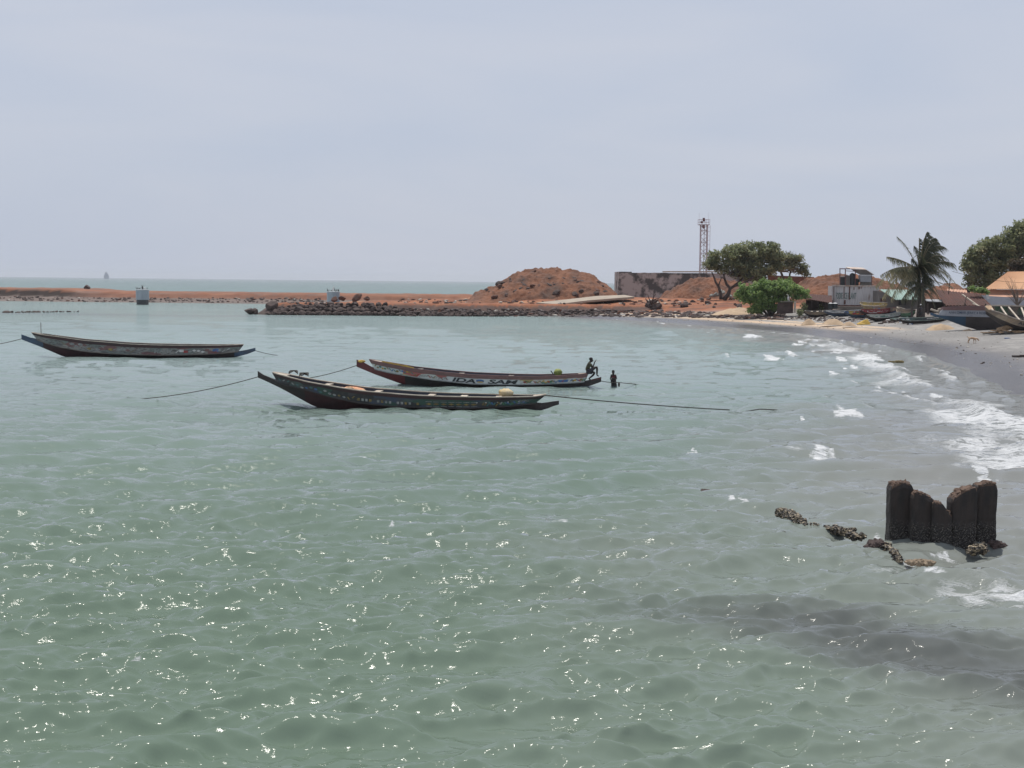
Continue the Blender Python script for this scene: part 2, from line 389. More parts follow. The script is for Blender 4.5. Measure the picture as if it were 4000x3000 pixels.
    farw = sstep(.86, .93, vnoise(X0/14, Y0/22, 14)*.6+vnoise(X0/4, Y0/7, 15)*.45)*.6*sstep(320, 400, Y0)*sstep(2600, 1200, Y0)
    foam = np.maximum(foam, np.maximum(wc, farw))
    X = X0+disp[..., 0]; Y = Y0+disp[..., 1]; Z = disp[..., 2]
    fl = sstep(800, 1500, Y0); Z = Z*(1-fl)
    # water colour: green deep water, brown-grey where sand is stirred up, a darker streaky patch at the near right
    c = lambda *v: np.array(v)
    deep = c(.112, .156, .118); mid = c(.222, .290, .280); silt = c(.198, .204, .194); weed = c(.055, .054, .060)
    tdeep = sstep(15, 95, Y0+8*fbm(X0/20, Y0/20, 3, 81))[..., None]
    col = deep*(1-tdeep)+mid*tdeep
    tf = sstep(250, 420, Y0)[..., None]; col = col*(1-tf)+c(.150, .215, .205)*tf
    xl = X0-np.interp(Y0, [10, 20, 27, 40, 60, 80, 110, 150, 200], [3.2, 3.5, 4.5, 8, 14, 19, 22, 20, 6])
    st = (sstep(-6, 5, xl+3.5*fbm(X0/6, Y0/9, 3, 82))*sstep(330, 200, Y0)*sstep(8, 22, Y0+X0*1.6))[..., None]*(.7+.3*sstep(18, 34, Y0))[..., None]
    col = col*(1-st)+silt*st
    wc_ = P2(3150, 2430)
    wp = [P2(2050, 2330), P2(2300, 2360), P2(2650, 2400), P2(3100, 2450), P2(3600, 2560), P2(4100, 2640), P2(4600, 2700)]
    wdist = seg_dist(X0, Y0, wp, False)
    wl = (sstep(2.1, .1, wdist+.9*fbm(X0/2.6, Y0/1.3, 4, 84))*sstep(-.4, 4.5, X0-P2(2050, 2380)[0]))[..., None]*.62
    col = col*(1-wl)+weed*wl
    band = (sstep(6, 1.5, np.abs(Y0-190+0*X0)+3*fbm(X0/15, Y0/6, 3, 85))*sstep(-15, -30, X0))[..., None]*.35
    col = col*(1-band)+c(.16, .17, .19)*band
    cmot = (1+.10*fbm(X0/11, Y0/14, 4, 86))[..., None]
    col = np.clip(col*cmot, .01, .6)
    m, t, b = newmat('sea_water'); n = t.nodes.new; l = t.links.new
    at = n('ShaderNodeAttribute'); at.attribute_name = 'col'; af = n('ShaderNodeAttribute'); af.attribute_name = 'foam'
    tcx = n('ShaderNodeTexCoord')
    mp = n('ShaderNodeMapping'); mp.inputs['Rotation'].default_value = (0, 0, math.radians(18)); mp.inputs['Scale'].default_value = (.85, 2.5, 1)
    l(tcx.outputs['Object'], mp.inputs[0])
    def nz(s, d, r=.6, src=mp):
        q = n('ShaderNodeTexNoise'); q.inputs['Scale'].default_value = s; q.inputs['Detail'].default_value = d; q.inputs['Roughness'].default_value = r
        l(src.outputs[0], q.inputs[0]); return q
    def math2(op, a, c_):
        q = n('ShaderNodeMath'); q.operation = op
        for i_, v in enumerate((a, c_)):
            if isinstance(v, (int, float)): q.inputs[i_].default_value = v
            else: l(v, q.inputs[i_])
        return q.outputs[0]
    rip = nz(8.0, 3, .6); mid_ = nz(1.3, 4, .55)
    hsum = math2('ADD', math2('MULTIPLY', rip.outputs[0], .20), math2('MULTIPLY', mid_.outputs[0], 1.2))
    bp = n('ShaderNodeBump'); bp.inputs['Strength'].default_value = 1.0; bp.inputs['Distance'].default_value = .14
    l(hsum, bp.inputs['Height'])
    ar = n('ShaderNodeAttribute'); ar.attribute_name = 'chop'; l(ar.outputs['Fac'], bp.inputs['Distance'])
    # lacy foam
    mp2 = n('ShaderNodeMapping'); mp2.inputs['Rotation'].default_value = (0, 0, math.radians(-8)); mp2.inputs['Scale'].default_value = (.75, 1.9, 1)
    l(tcx.outputs['Object'], mp2.inputs[0])
    dn = nz(1.3, 3, .6, mp2)
    vm = n('ShaderNodeVectorMath'); vm.operation = 'MULTIPLY_ADD'; l(dn.outputs['Color'], vm.inputs[0]); vm.inputs[1].default_value = (.9, .9, .9); l(mp2.outputs[0], vm.inputs[2])
    lace = n('ShaderNodeTexNoise'); lace.inputs['Scale'].default_value = 2.4; lace.inputs['Detail'].default_value = 6; lace.inputs['Roughness'].default_value = .68
    l(vm.outputs[0], lace.inputs[0])
    rid = math2('MULTIPLY', math2('SUBTRACT', .16, math2('ABSOLUTE', math2('SUBTRACT', lace.outputs[0], .5), 0)), 2.6)
    fs = math2('ADD', math2('ADD', math2('MULTIPLY', math2('SUBTRACT', lace.outputs[0], .5), 1.3), rid), math2('SUBTRACT', af.outputs['Fac'], .99))
    ff = n('ShaderNodeMapRange'); ff.interpolation_type = 'SMOOTHSTEP'; ff.inputs[1].default_value = -.06; ff.inputs[2].default_value = .34; l(fs, ff.inputs[0])
    has = n('ShaderNodeMapRange'); has.inputs[1].default_value = .05; has.inputs[2].default_value = .3; l(af.outputs['Fac'], has.inputs[0])
    fac = math2('MULTIPLY', ff.outputs[0], has.outputs[0])
    # murky water: light comes back evenly from the body of the water, the moving skin mirrors sky and sun
    gm = n('ShaderNodeNewGeometry'); upv = n('ShaderNodeVectorMath'); upv.operation = 'MULTIPLY_ADD'; l(gm.outputs['Normal'], upv.inputs[0]); upv.inputs[1].default_value = (1, 1, 1); upv.inputs[2].default_value = (0, 0, .9)
    up = n('ShaderNodeVectorMath'); up.operation = 'NORMALIZE'; l(upv.outputs[0], up.inputs[0])
    body = n('ShaderNodeBsdfDiffuse'); l(at.outputs['Color'], body.inputs['Color']); l(up.outputs[0], body.inputs['Normal'])
    gl = n('ShaderNodeBsdfGlossy'); gl.inputs['Roughness'].default_value = .05; l(bp.outputs[0], gl.inputs['Normal'])
    fn_ = n('ShaderNodeFresnel'); fn_.inputs['IOR'].default_value = 1.40; l(bp.outputs[0], fn_.inputs['Normal'])
    wmix = n('ShaderNodeMixShader'); l(fn_.outputs[0], wmix.inputs[0]); l(body.outputs[0], wmix.inputs[1]); l(gl.outputs[0], wmix.inputs[2])
    t.nodes.remove(b); pass
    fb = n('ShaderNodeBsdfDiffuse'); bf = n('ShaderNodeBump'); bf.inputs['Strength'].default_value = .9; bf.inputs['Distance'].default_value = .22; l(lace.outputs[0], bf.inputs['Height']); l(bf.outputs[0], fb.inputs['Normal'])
    fr_ = n('ShaderNodeValToRGB'); fr_.color_ramp.elements[0].position = .35; fr_.color_ramp.elements[0].color = (.42, .44, .45, 1); fr_.color_ramp.elements[1].position = .6; fr_.color_ramp.elements[1].color = (.74, .75, .76, 1); l(lace.outputs[0], fr_.inputs[0]); l(fr_.outputs[0], fb.inputs['Color'])  # grey to white foam tones imitate lit and shaded froth
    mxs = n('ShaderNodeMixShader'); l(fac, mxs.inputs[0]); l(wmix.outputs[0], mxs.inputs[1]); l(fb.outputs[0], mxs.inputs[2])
    l(mxs.outputs[0], t.nodes['Material Output'].inputs['Surface'])
    o = grid_mesh('sea', X, Y, Z, m, {'col': col, 'foam': foam, 'chop': np.interp(Y0, [10, 30, 60, 120, 300, 600], [.021, .032, .065, .13, .20, .26])*np.ones_like(X0)})
    tag(o, kind='structure')
make_sea()

# ------------------------------------------------------------------ haze
def make_haze(density=0.9e-4):
    S = 12000; z0, z1 = -6, 32
    v = [(-S, -60, z0), (S, -60, z0), (S, 9800, z0), (-S, 9800, z0), (-S, -60, z1), (S, -60, z1), (S, 9800, z1), (-S, 9800, z1)]
    f = [(0, 3, 2, 1), (4, 5, 6, 7), (0, 1, 5, 4), (1, 2, 6, 5), (2, 3, 7, 6), (3, 0, 4, 7)]
    m = bpy.data.materials.new('haze'); m.use_nodes = True; t = m.node_tree; t.nodes.clear()
    o_ = t.nodes.new('ShaderNodeOutputMaterial'); p = t.nodes.new('ShaderNodeVolumePrincipled')
    p.inputs['Density'].default_value = density; p.inputs['Color'].default_value = (.90, .95, 1.0, 1); p.inputs['Anisotropy'].default_value = .2
    t.links.new(p.outputs[0], o_.inputs['Volume'])
    o = link_mesh('haze', v, f, m); tag(o, kind='stuff')
make_haze()
# ================================================================== shape helpers
class MB:
    """collects simple shapes and links them as ONE mesh"""
    def __init__(s): s.v = []; s.f = []; s.mi = []
    def add(s, vs_, fs_, mi=0):
        o = len(s.v); s.v += [Vector(v) for v in vs_]; s.f += [tuple(i+o for i in f) for f in fs_]; s.mi += [mi]*len(fs_); return s
    def box(s, c, d, rz=0, ry=0, rx=0, mi=0, M=None):
        R = Matrix.Rotation(rz, 3, 'Z') @ Matrix.Rotation(ry, 3, 'Y') @ Matrix.Rotation(rx, 3, 'X') if M is None else M
        c = Vector(c); v = []
        for x in (-.5, .5):
            for y in (-.5, .5):
                for z in (-.5, .5): v.append(c + R @ Vector((x*d[0], y*d[1], z*d[2])))
        return s.add(v, [(0, 1, 3, 2), (4, 6, 7, 5), (0, 4, 5, 1), (2, 3, 7, 6), (0, 2, 6, 4), (1, 5, 7, 3)], mi)
    def beam(s, a, b, w, h=None, mi=0):
        a = Vector(a); b = Vector(b); d = b-a; h = h or w
        M = d.to_track_quat('Z', 'Y').to_matrix(); return s.box((a+b)/2, (w, h, d.length), M=M, mi=mi)
    def tube(s, pts, r, n=6, mi=0, cap=True):
        pts = [Vector(p) for p in pts]; rr = r if isinstance(r, (list, tuple)) else [r]*len(pts); v = []; f = []
        prev = None
        for i, p in enumerate(pts):
            t = (pts[min(i+1, len(pts)-1)]-pts[max(i-1, 0)]).normalized()
            if prev is None: a = t.orthogonal().normalized()
            else: a = (prev-t*prev.dot(t)).normalized()
            prev = a; b = t.cross(a)
            for k in range(n):
                an = 2*math.pi*k/n; v.append(p+(a*math.cos(an)+b*math.sin(an))*rr[i])
        for i in range(len(pts)-1):
            for k in range(n): f.append((i*n+k, i*n+(k+1) % n, (i+1)*n+(k+1) % n, (i+1)*n+k))
        if cap: f.append(tuple(range(n-1, -1, -1))); f.append(tuple(range((len(pts)-1)*n, len(pts)*n)))
        return s.add(v, f, mi)
    def cyl(s, base, r, h, n=20, r2=None, mi=0):
        b = Vector(base); return s.tube([b, b+Vector((0, 0, h))], [r, r if r2 is None else r2], n, mi)
    def ball(s, c, r, nu=8, nv=6, mi=0, jit=0, seed=0):
        rx, ry, rz = r if isinstance(r, (list, tuple)) else (r, r, r); c = Vector(c); v = []; f = []; rg = random.Random(seed)
        for j in range(1, nv):
            th = math.pi*j/nv
            for i in range(nu):
                ph = 2*math.pi*i/nu; q = 1+rg.uniform(-jit, jit)
                v.append(c+Vector((rx*math.sin(th)*math.cos(ph)*q, ry*math.sin(th)*math.sin(ph)*q, rz*math.cos(th)*q)))
        v.append(c+Vector((0, 0, rz))); v.append(c-Vector((0, 0, rz))); T = len(v)-2; B = T+1
        for i in range(nu):
            f.append((T, i, (i+1) % nu)); f.append((B, (nv-2)*nu+(i+1) % nu, (nv-2)*nu+i))
            for j in range(nv-2): f.append((j*nu+i, (j+1)*nu+i, (j+1)*nu+(i+1) % nu, j*nu+(i+1) % nu))
        return s.add(v, f, mi)
    def slab(s, pts, off, mi=0):
        """polygon given a thickness along off"""
        n = len(pts); off = Vector(off); p = [Vector(q) for q in pts]
        return s.add(p+[q+off for q in p], [tuple(range(n)), tuple(range(2*n-1, n-1, -1))]+[(i, i+n, (i+1) % n+n, (i+1) % n) for i in range(n)], mi)
    def loft(s, rings, closed=True, caps=True, mi=0):
        n = len(rings[0]); v = [q for r in rings for q in r]; f = []
        m = n if closed else n-1
        for i in range(len(rings)-1):
            for k in range(m): f.append((i*n+k, i*n+(k+1) % n, (i+1)*n+(k+1) % n, (i+1)*n+k))
        if caps and closed: f.append(tuple(range(n-1, -1, -1))); f.append(tuple(range((len(rings)-1)*n, len(rings)*n)))
        return s.add(v, f, mi)
    def xf(s, M): s.v = [M @ v for v in s.v]; return s
    def build(s, name, mat, parent=None, loc=None, smooth=False, bevel=0):
        o = link_mesh(name, s.v, s.f, mat, parent, loc, smooth)
        if any(s.mi): o.data.polygons.foreach_set('material_index', s.mi)
        bm = bmesh.new(); bm.from_mesh(o.data); bmesh.ops.recalc_face_normals(bm, faces=bm.faces); bm.to_mesh(o.data); bm.free()
        if bevel:
            b = o.modifiers.new('b', 'BEVEL'); b.width = bevel; b.segments = 2; b.limit_method = 'ANGLE'
        return o
def rockmesh(name, seed, mat, sub=3, flat=.75, amp=.32, freq=1.3, facet=True):
    bm = bmesh.new(); bmesh.ops.create_icosphere(bm, subdivisions=sub, radius=1)
    off = Vector((seed*7.3, seed*3.1, seed*1.7))
    cuts = []
    rg = random.Random(seed)
    for _ in range(9):
        d = Vector((rg.gauss(0, 1), rg.gauss(0, 1), rg.gauss(0, 1))).normalized(); cuts.append((d, rg.uniform(.55, .85)))
    for v in bm.verts:
        p = v.co.copy()
        if facet:
            for d, h in cuts:
                q = p.dot(d)
                if q > h: p -= d*(q-h)*.9
        p *= 1+amp*.5*mnoise.fractal(p*freq+off, 1.0, 2.1, 4)
        p.z *= flat; v.co = p
    me = bpy.data.meshes.new(name); bm.to_mesh(me); bm.free(); me.materials.append(mat); return me
def text_mesh(body, shear=0.0, bold=0.0, space=1.0):
    cd = bpy.data.curves.new('writing', 'FONT'); cd.body = body; cd.shear = shear; cd.offset = bold; cd.space_character = space; cd.resolution_u = 3
    o = bpy.data.objects.new('writing', cd); COL.objects.link(o)
    dg = bpy.context.evaluated_depsgraph_get(); me = bpy.data.meshes.new_from_object(o.evaluated_get(dg))
    bm = bmesh.new(); bm.from_mesh(me); bmesh.ops.triangulate(bm, faces=bm.faces)
    bmesh.ops.subdivide_edges(bm, edges=[e for e in bm.edges if e.calc_length() > .25], cuts=2); bm.to_mesh(me); bm.free()
    vs_ = [v.co.copy() for v in me.vertices]; fs_ = [tuple(p.vertices) for p in me.polygons]
    bpy.data.objects.remove(o); bpy.data.meshes.remove(me)
    x0 = min(v.x for v in vs_); x1 = max(v.x for v in vs_); y0 = min(v.y for v in vs_); y1 = max(v.y for v in vs_)
    return [((v.x-x0)/(x1-x0), (v.y-y0)/(y1-y0)) for v in vs_], fs_, (x1-x0)/(y1-y0)
def interp(x, tab):
    return float(np.interp(x, [t[0] for t in tab], [t[1] for t in tab]))

# ================================================================== materials
M = {}
M['hull_black'] = pmat('tarred hull wood', (.020, .018, .018), (.045, .032, .030), 1.2, .55, .3, .01, (1, 1, 4))
M['hull_maroon'] = pmat('maroon hull paint', (.050, .016, .018), (.026, .014, .015), 1.0, .55, .3, .01, (1, 1, 4))
M['hull_red'] = pmat('red hull paint', (.12, .022, .022), (.07, .018, .020), 1.4, .5, .3, .01, (1, 1, 4))
M['hull_blue'] = pmat('blue hull paint', (.040, .075, .125), (.04, .05, .075), 1.2, .55, .3, .01, (1, 1, 4))
M['grey_wood'] = pmat('bare grey wood', (.20, .18, .155), (.11, .095, .08), 2.5, .8, .4, .01, (1, 1, 6))
M['pale_wood'] = pmat('sun bleached wood', (.52, .46, .38), (.34, .28, .22), 2.5, .7, .3, .01, (1, 1, 5))
M['rail_pink'] = pmat('worn reddish rail', (.20, .10, .095), (.12, .075, .07), 3, .7, .4, .01, (1, 1, 5), c3=(.30, .26, .23))
M['inside_dark'] = pmat('inside of hull', (.055, .060, .085), (.032, .034, .045), 1.5, .7, .3)
M['white_paint'] = pmat('old white paint', (.62, .62, .60), (.42, .40, .38), 2.2, .6, .2)
M['rope'] = pmat('wet rope', (.075, .065, .055), (.04, .035, .03), 14, .8, .4)
M['black_paint'] = pmat('black letter paint', (.012, .012, .018), (.03, .03, .035), 8, .5, 0)
M['yellow_paint'] = pmat('yellow paint', (.48, .32, .05), (.34, .20, .04), 4, .6, .1)
M['red_paint'] = pmat('red paint', (.34, .04, .035), (.20, .04, .04), 4, .6, .1)
M['blue_paint'] = pmat('blue paint', (.05, .14, .33), (.06, .10, .2), 4, .6, .1)
M['green_paint'] = pmat('green paint', (.06, .18, .09), (.05, .10, .06), 4, .6, .1)
M['rust'] = pmat('rust', (.17, .062, .035), (.085, .036, .026), 2.2, .9, .4, .02)
M['zinc'] = pmat('grey concrete', (.36, .39, .42), (.26, .29, .32), .6, .8, .3, .02, (1, 1, .25))
M['skin'] = pmat('dark skin', (.030, .016, .012), (.022, .012, .010), 5, .45, 0)
def band_mat(name, cols, sc=2.2, stretch=(1, 1, 2.2), seed=0.0, wear=.35, base=None):
    """hand painted boat band: irregular fields of several house paints, chipped to the wood"""
    m, t, b = newmat(name); n = t.nodes.new; l = t.links.new
    tc = n('ShaderNodeTexCoord'); mp = n('ShaderNodeMapping'); mp.inputs['Scale'].default_value = stretch; mp.inputs['Location'].default_value = (seed, seed*.7, seed*.3)
    l(tc.outputs['Object'], mp.inputs[0])
    vo = n('ShaderNodeTexVoronoi'); vo.inputs['Scale'].default_value = sc; l(mp.outputs[0], vo.inputs['Vector'])
    sp = n('ShaderNodeSeparateColor'); l(vo.outputs['Color'], sp.inputs[0])
    r = n('ShaderNodeValToRGB'); r.color_ramp.interpolation = 'CONSTANT'; e = r.color_ramp.elements
    e[0].position = 0; e[0].color = (*cols[0], 1); e[1].position = 1/len(cols); e[1].color = (*cols[1], 1)
    for i, c in enumerate(cols[2:], 2): q = e.new(i/len(cols)); q.color = (*c, 1)
    l(sp.outputs[0], r.inputs[0])
    z = n('ShaderNodeTexNoise'); z.inputs['Scale'].default_value = 5; z.inputs['Detail'].default_value = 6; l(mp.outputs[0], z.inputs[0])
    wr = n('ShaderNodeMapRange'); wr.inputs[1].default_value = .5; wr.inputs[2].default_value = .62; wr.inputs[4].default_value = wear*2; l(z.outputs[0], wr.inputs[0])
    mx_ = n('ShaderNodeMix'); mx_.data_type = 'RGBA'; l(wr.outputs[0], mx_.inputs[0]); l(r.outputs[0], mx_.inputs[6]); mx_.inputs[7].default_value = (*(base or (.12, .11, .10)), 1)
    l(mx_.outputs[2], b.inputs['Base Color']); b.inputs['Roughness'].default_value = .65
    return m
# ================================================================== pirogues
def pirogue(name, label, cat, T, Lh, gun, rail, keel, hb, px, mats, thw=(), group=None, wash=None, text=None, decals=None, n=54, rad=0.0, hull_split=None, inner=None, deck=True):
    """long plank boat: carved keel hull with a beak at both ends and raised side planks.
    x runs from the beak on the left (0) to the other beak (Lh), -y is the side seen; px = plank ends (left low, left top, right top, right low)"""
    root = empty(name, T.to_translation(), label, cat, group)
    xl0, xl1, xr1, xr0 = px
    def wr(x):                                   # half width at the rail
        t = min(max((x-xl0+.25)/(xr0-xl0+.5), 0), 1); return .045+(hb*.86)*(max(0, 4*t*(1-t)))**.62
    def wg(x):
        t = min(max((x-xl1)/(xr1-xl1), 0), 1); return .07+(hb-.05)*(max(0, 4*t*(1-t)))**.55
    def onside(x, t, o=.03):
        s = (x-(xl0+(xl1-xl0)*t))/((xr0+(xr1-xr0)*t)-(xl0+(xl1-xl0)*t)); return P(s, t, -1, o)
    def add_decals(mb, pm):
        for q, (kind, x, t, rx, rt, m_) in enumerate(decals):
            if m_ not in pm: pm.append(m_)
            o_ = .024+.0012*(q % 6)
            if kind == 'd': pts = [(x-rx, t), (x, t+rt), (x+rx, t), (x, t-rt)]
            elif kind == 'o': pts = [(x+rx*math.cos(a*math.pi/5), t+rt*math.sin(a*math.pi/5)) for a in range(10)]
            elif kind == 's': pts = [(x-rx, t-rt), (x-rx+.06, t-rt), (x+rx, t+rt), (x+rx-.06, t+rt)]
            elif kind == 'z': pts = [(x-rx, t+rt), (x-rx+.06, t+rt), (x+rx, t-rt), (x+rx-.06, t-rt)]
            elif kind == 'panel':
                nn = 24; pp = [x-rx+2*rx*i/nn for i in range(nn+1)]
                mb.loft([[onside(p_, t-rt, .018), onside(p_, t+rt, .018), onside(p_, t+rt, .0135), onside(p_, t-rt, .0135)] for p_ in pp], mi=pm.index(m_)); continue
            else: pts = [(x-rx, t-rt), (x+rx, t-rt), (x+rx, t+rt), (x-rx, t+rt)]
            mb.slab([onside(a, b, o_) for a, b in pts], (0, .008, 0), mi=pm.index(m_))
    # lower hull
    rings = []
    xs = [Lh*i/n for i in range(n+1)]
    for x in xs:
        zk, zr = interp(x, keel), interp(x, rail); w = wr(x); wb = min(w*.62, .30)
        u = min(max((x-xl0-.3)/1.2, 0), 1)*min(max((xr0-.3-x)/1.2, 0), 1)
        dip = max(0, (zr-zk-.10))*u; wi = max(w-.06, .01); fb = max(wb-.05, .008)
        rings.append([Vector((x, 0, zk)), Vector((x, -wb, zk+.06*min(1, w*3))), Vector((x, -w, zr)), Vector((x, -wi, zr+.001)), Vector((x, -fb, zr-dip)), Vector((x, fb, zr-dip)), Vector((x, wi, zr+.001)), Vector((x, w, zr)), Vector((x, wb, zk+.06*min(1, w*3)))])
    mb = MB(); mb.loft(rings)
    hm = mats['hull'] if isinstance(mats['hull'], (list, tuple)) else [mats['hull']]
    if hull_split:
        k = 0
        for i in range(n):
            xm = (xs[i]+xs[i+1])/2; idx = 0
            for q, (a, b) in enumerate(hull_split):
                if a <= xm < b: idx = q+1
            for _ in range(9): mb.mi[k] = idx; k += 1
        mb.mi[-2] = mb.mi[0]; mb.mi[-1] = mb.mi[-3]
    mb.xf(T).build('hull', hm, root)
    # side planks, gunwales
    def P(s, t, side, o=0.0):
        xb = xl0+(xr0-xl0)*s; xt = xl1+(xr1-xl1)*s; x = xb+(xt-xb)*t
        zb, zt = interp(xb, rail)-.02, interp(xt, gun); wb = wr(xb)+.015; wt = wg(xt)
        return Vector((x, side*(wb+(wt-wb)*t+o), zb+(zt-zb)*t))
    S = n
    for side in (-1, 1):
        R = []
        for i in range(S+1):
            s = i/S; R.append([P(s, 0, side, .012), P(s, 1, side, .012), P(s, 1, side, -.03), P(s, 0, side, -.03)])
        mb = MB().loft(R); pm = [mats['band'] if side < 0 else (inner or mats.get('inside', M['inside_dark']))]
        if side < 0 and decals: add_decals(mb, pm)
        mb.xf(T).build('side_plank', pm, root)
        R = []
        for i in range(S+1):
            s = i/S; a = P(s, 1, side); hgt = .035
            R.append([a+Vector((0, -.05*1, 0)), a+Vector((0, .05, 0)), a+Vector((0, .05, hgt)), a+Vector((0, -.05, hgt))])
        MB().loft(R).xf(T).build('gunwale', mats['gunwale'], root)
        if mats.get('strake'):               # darker wear strip under the gunwale
            R = []
            for i in range(S+1):
                s = i/S; a, b = P(s, .99, side, .018), P(s, mats.get('strake_t', .68), side, .018)
                R.append([a, b, b+Vector((0, side*.022, 0)), a+Vector((0, side*.022, 0))])
            MB().loft(R).xf(T).build('rubbing_strake', mats['strake'], root)
        R = []
        for i in range(S+1):
            s = i/S; a = P(s, 0.0, side, .02)
            R.append([a+Vector((0, 0, -.02)), a+Vector((0, side*.03, -.02)), a+Vector((0, side*.03, .02)), a+Vector((0, 0, .02))])
        MB().loft(R).xf(T).build('rail', mats.get('rail', mats['gunwale']), root)
    # small decks closing both ends
    if deck:
        for s0, s1, nm in ((0.0, .055, 'bow_deck'), (.955, 1.0, 'stern_deck')):
            p = [P(s0, .97, -1), P(s1, .97, -1), P(s1, .97, 1), P(s0, .97, 1)]
            MB().slab(p, (0, 0, .03)).xf(T).build(nm, mats['deck'] if 'deck' in mats else mats['gunwale'], root)
        for s_ in (0.002, .998):
            p = [P(s_, 0, -1), P(s_, 1, -1), P(s_, 1, 1), P(s_, 0, 1)]
            MB().slab(p, (.03, 0, 0)).xf(T).build('end_board', mats.get('endb', mats['band']), root)
    for k_, xx in enumerate(thw):
        s = (xx-xl1)/(xr1-xl1); a, b = P(s, .86, -1, -.02), P(s, .86, 1, -.02)
        MB().box((a+b)/2, (.26, (b-a).length, .04)).xf(T).build('thwart', mats.get('thwart', M['white_paint']), root)
    if wash:                                  # raised wash board near the bow
        s0, s1, h_, wm = wash; R = []
        for i in range(13):
            s = s0+(s1-s0)*i/12; a = P(s, 1, -1)+Vector((0, 0, .03)); hh = h_*min(1, i/1.5+.3)*min(1, (12-i)/2+.25)*(1+.25*math.sin(i*2.3))
            R.append([a+Vector((0, -.02, 0)), a+Vector((0, .02, 0)), a+Vector((0, .02, hh)), a+Vector((0, -.02, hh))])
        MB().loft(R).xf(T).build('wash_board', wm, root)
    if text:
        for (body, xa, xb, ta, tb, m_, shear) in text:
            uv, fs_, asp = text_mesh(body, shear, .03 if len(body) < 4 else .012)
            mb = MB(); mb.add([onside(xa+(xb-xa)*u, ta+(tb-ta)*v, .032) for u, v in uv], fs_)
            mb.xf(T); link_mesh('lettering', mb.v, mb.f, m_, root)
    return root, P, onside

def rope(pts, sag, r, label, nseg=14, mat=None, name='mooring_rope', cat='rope', group='mooring ropes of the boats afloat'):
    out_ = []
    for a, b in zip(pts[:-1], pts[1:]):
        a, b = Vector(a), Vector(b)
        for i in range(nseg+1):
            t = i/nseg; p = a.lerp(b, t); p.z -= sag*4*t*(1-t); out_.append(p)
    o = MB().tube(out_, r, 5).build(name, mat or M['rope'], None, loc=out_[0]); tag(o, label, cat, group); return o

# ---- near boat --------------------------------------------------
S1 = 99.0
dB1 = CAMZ*F/(1598-1096.5)
def frame(px, py, d):        # boat frame whose x runs to the right along the picture at distance d, z=0 on the water
    p = PD(px, py, d); p.z = 0; return p
A = PD(1008, 1595, 56.1); B = PD(2183, 1595, 55.0)
L1 = (B-A).length; ang = math.atan2(B.y-A.y, B.x-A.x)
T1 = Matrix.Translation((A.x, A.y, 0)) @ Matrix.Rotation(ang, 4, 'Z')
gun1 = [(0, 1.40), (.6, 1.31), (1.13, 1.21), (2.14, 1.0), (3.96, .74), (4.6, .68), (6.35, .575), (7.5, .54), (9.5, .53), (11.0, .56), (11.4, .62), (12.2, .66)]
rail1 = [(0, 1.36), (.25, 1.20), (.6, 1.08), (.85, .95), (1.97, .72), (3.07, .46), (4.16, .26), (5.6, .15), (7, .125), (8.5, .125), (9.9, .20), (10.9, .31), (11.3, .30), (11.87, .40)]
keel1 = [(0, 1.10), (.3, .98), (.93, .69), (2.27, .0), (3, -.22), (5, -.3), (10, -.25), (11.0, -.02), (11.35, .03), (11.87, .25)]
c_blk, c_gr, c_bl, c_dk = (.03, .032, .034), (.035, .075, .060), (.05, .08, .14), (.05, .05, .055)
M['band1'] = band_mat('dark green painted band', [c_blk, c_gr, c_dk, (.06, .085, .08), c_blk, (.045, .06, .09), c_dk], 1.6, (1, 1, 3), 3.0, .2, (.07, .06, .05))
rg = random.Random(5); dec = []
yel, wht, blu, red_, grn = M['yellow_paint'], M['white_paint'], M['blue_paint'], M['red_paint'], M['green_paint']
M['dull_yellow'] = pmat('dull ochre paint', (.26, .19, .06), (.12, .09, .04), 9, .6, 0); M['dull_white'] = pmat('chalky grey paint', (.30, .31, .30), (.15, .16, .16), 8, .6, 0)
M['teal'] = pmat('teal paint', (.07, .18, .17), (.05, .11, .11), 7, .6, 0)
dy, dw, tl = M['dull_yellow'], M['dull_white'], M['teal']
for i in range(15): x = 6.95+i*.29; dec.append(('d', x, .32, .12, .10, dy)) if i < 7 else None
for i in range(7): dec.append(('r', 6.95+i*.29, .52, .12, .02, dw)); dec.append(('r', 6.95+i*.29, .13, .12, .02, dw))
for i in range(16): x = 4.2+i*.155; dec.append(('r', x, .30, .045, .10, dw if i % 3 else dy)) if i % 5 != 4 else None
for i in range(18): x = .95+i*.19; dec.append((rg.choice('sozd'), x, .35+rg.uniform(-.15, .2), .07, .10, rg.choice([tl, dw, dy, blu, tl])))
for i in range(20): x = 9.05+i*.085; dec.append((rg.choice('sozsz'), x, .33+rg.uniform(-.12, .12), .06, .13, rg.choice([tl, dy, blu, dw, grn])))
for x in (8.8, 9.15, 9.6, 10.0, 10.4): dec.append(('o', x, .50, .03, .05, wht))
mats1 = dict(hull=[M['hull_black'], M['hull_maroon']], band=M['band1'], gunwale=M['pale_wood'], strake=M['hull_maroon'], strake_t=.74, rail=M['hull_black'], deck=M['pale_wood'], thwart=M['pale_wood'])
boat1, P1, on1 = pirogue('pirogue', 'dark green and maroon fishing boat nearest the camera with orange nets lying inside', 'boat', T1, L1, gun1, rail1, keel1, .86, (.85, .60, 11.42, 11.0), mats1,
    thw=(2.75, 4.75, 6.9, 8.2, 9.6), group='fishing boats moored in the bay', text=[('DCFG', 10.42, 10.78, .42, .66, dw, 0.0), ('2010', 10.3, 10.6, .18, .34, dw, 0)], decals=dec, hull_split=[(1.9, 5.2)])
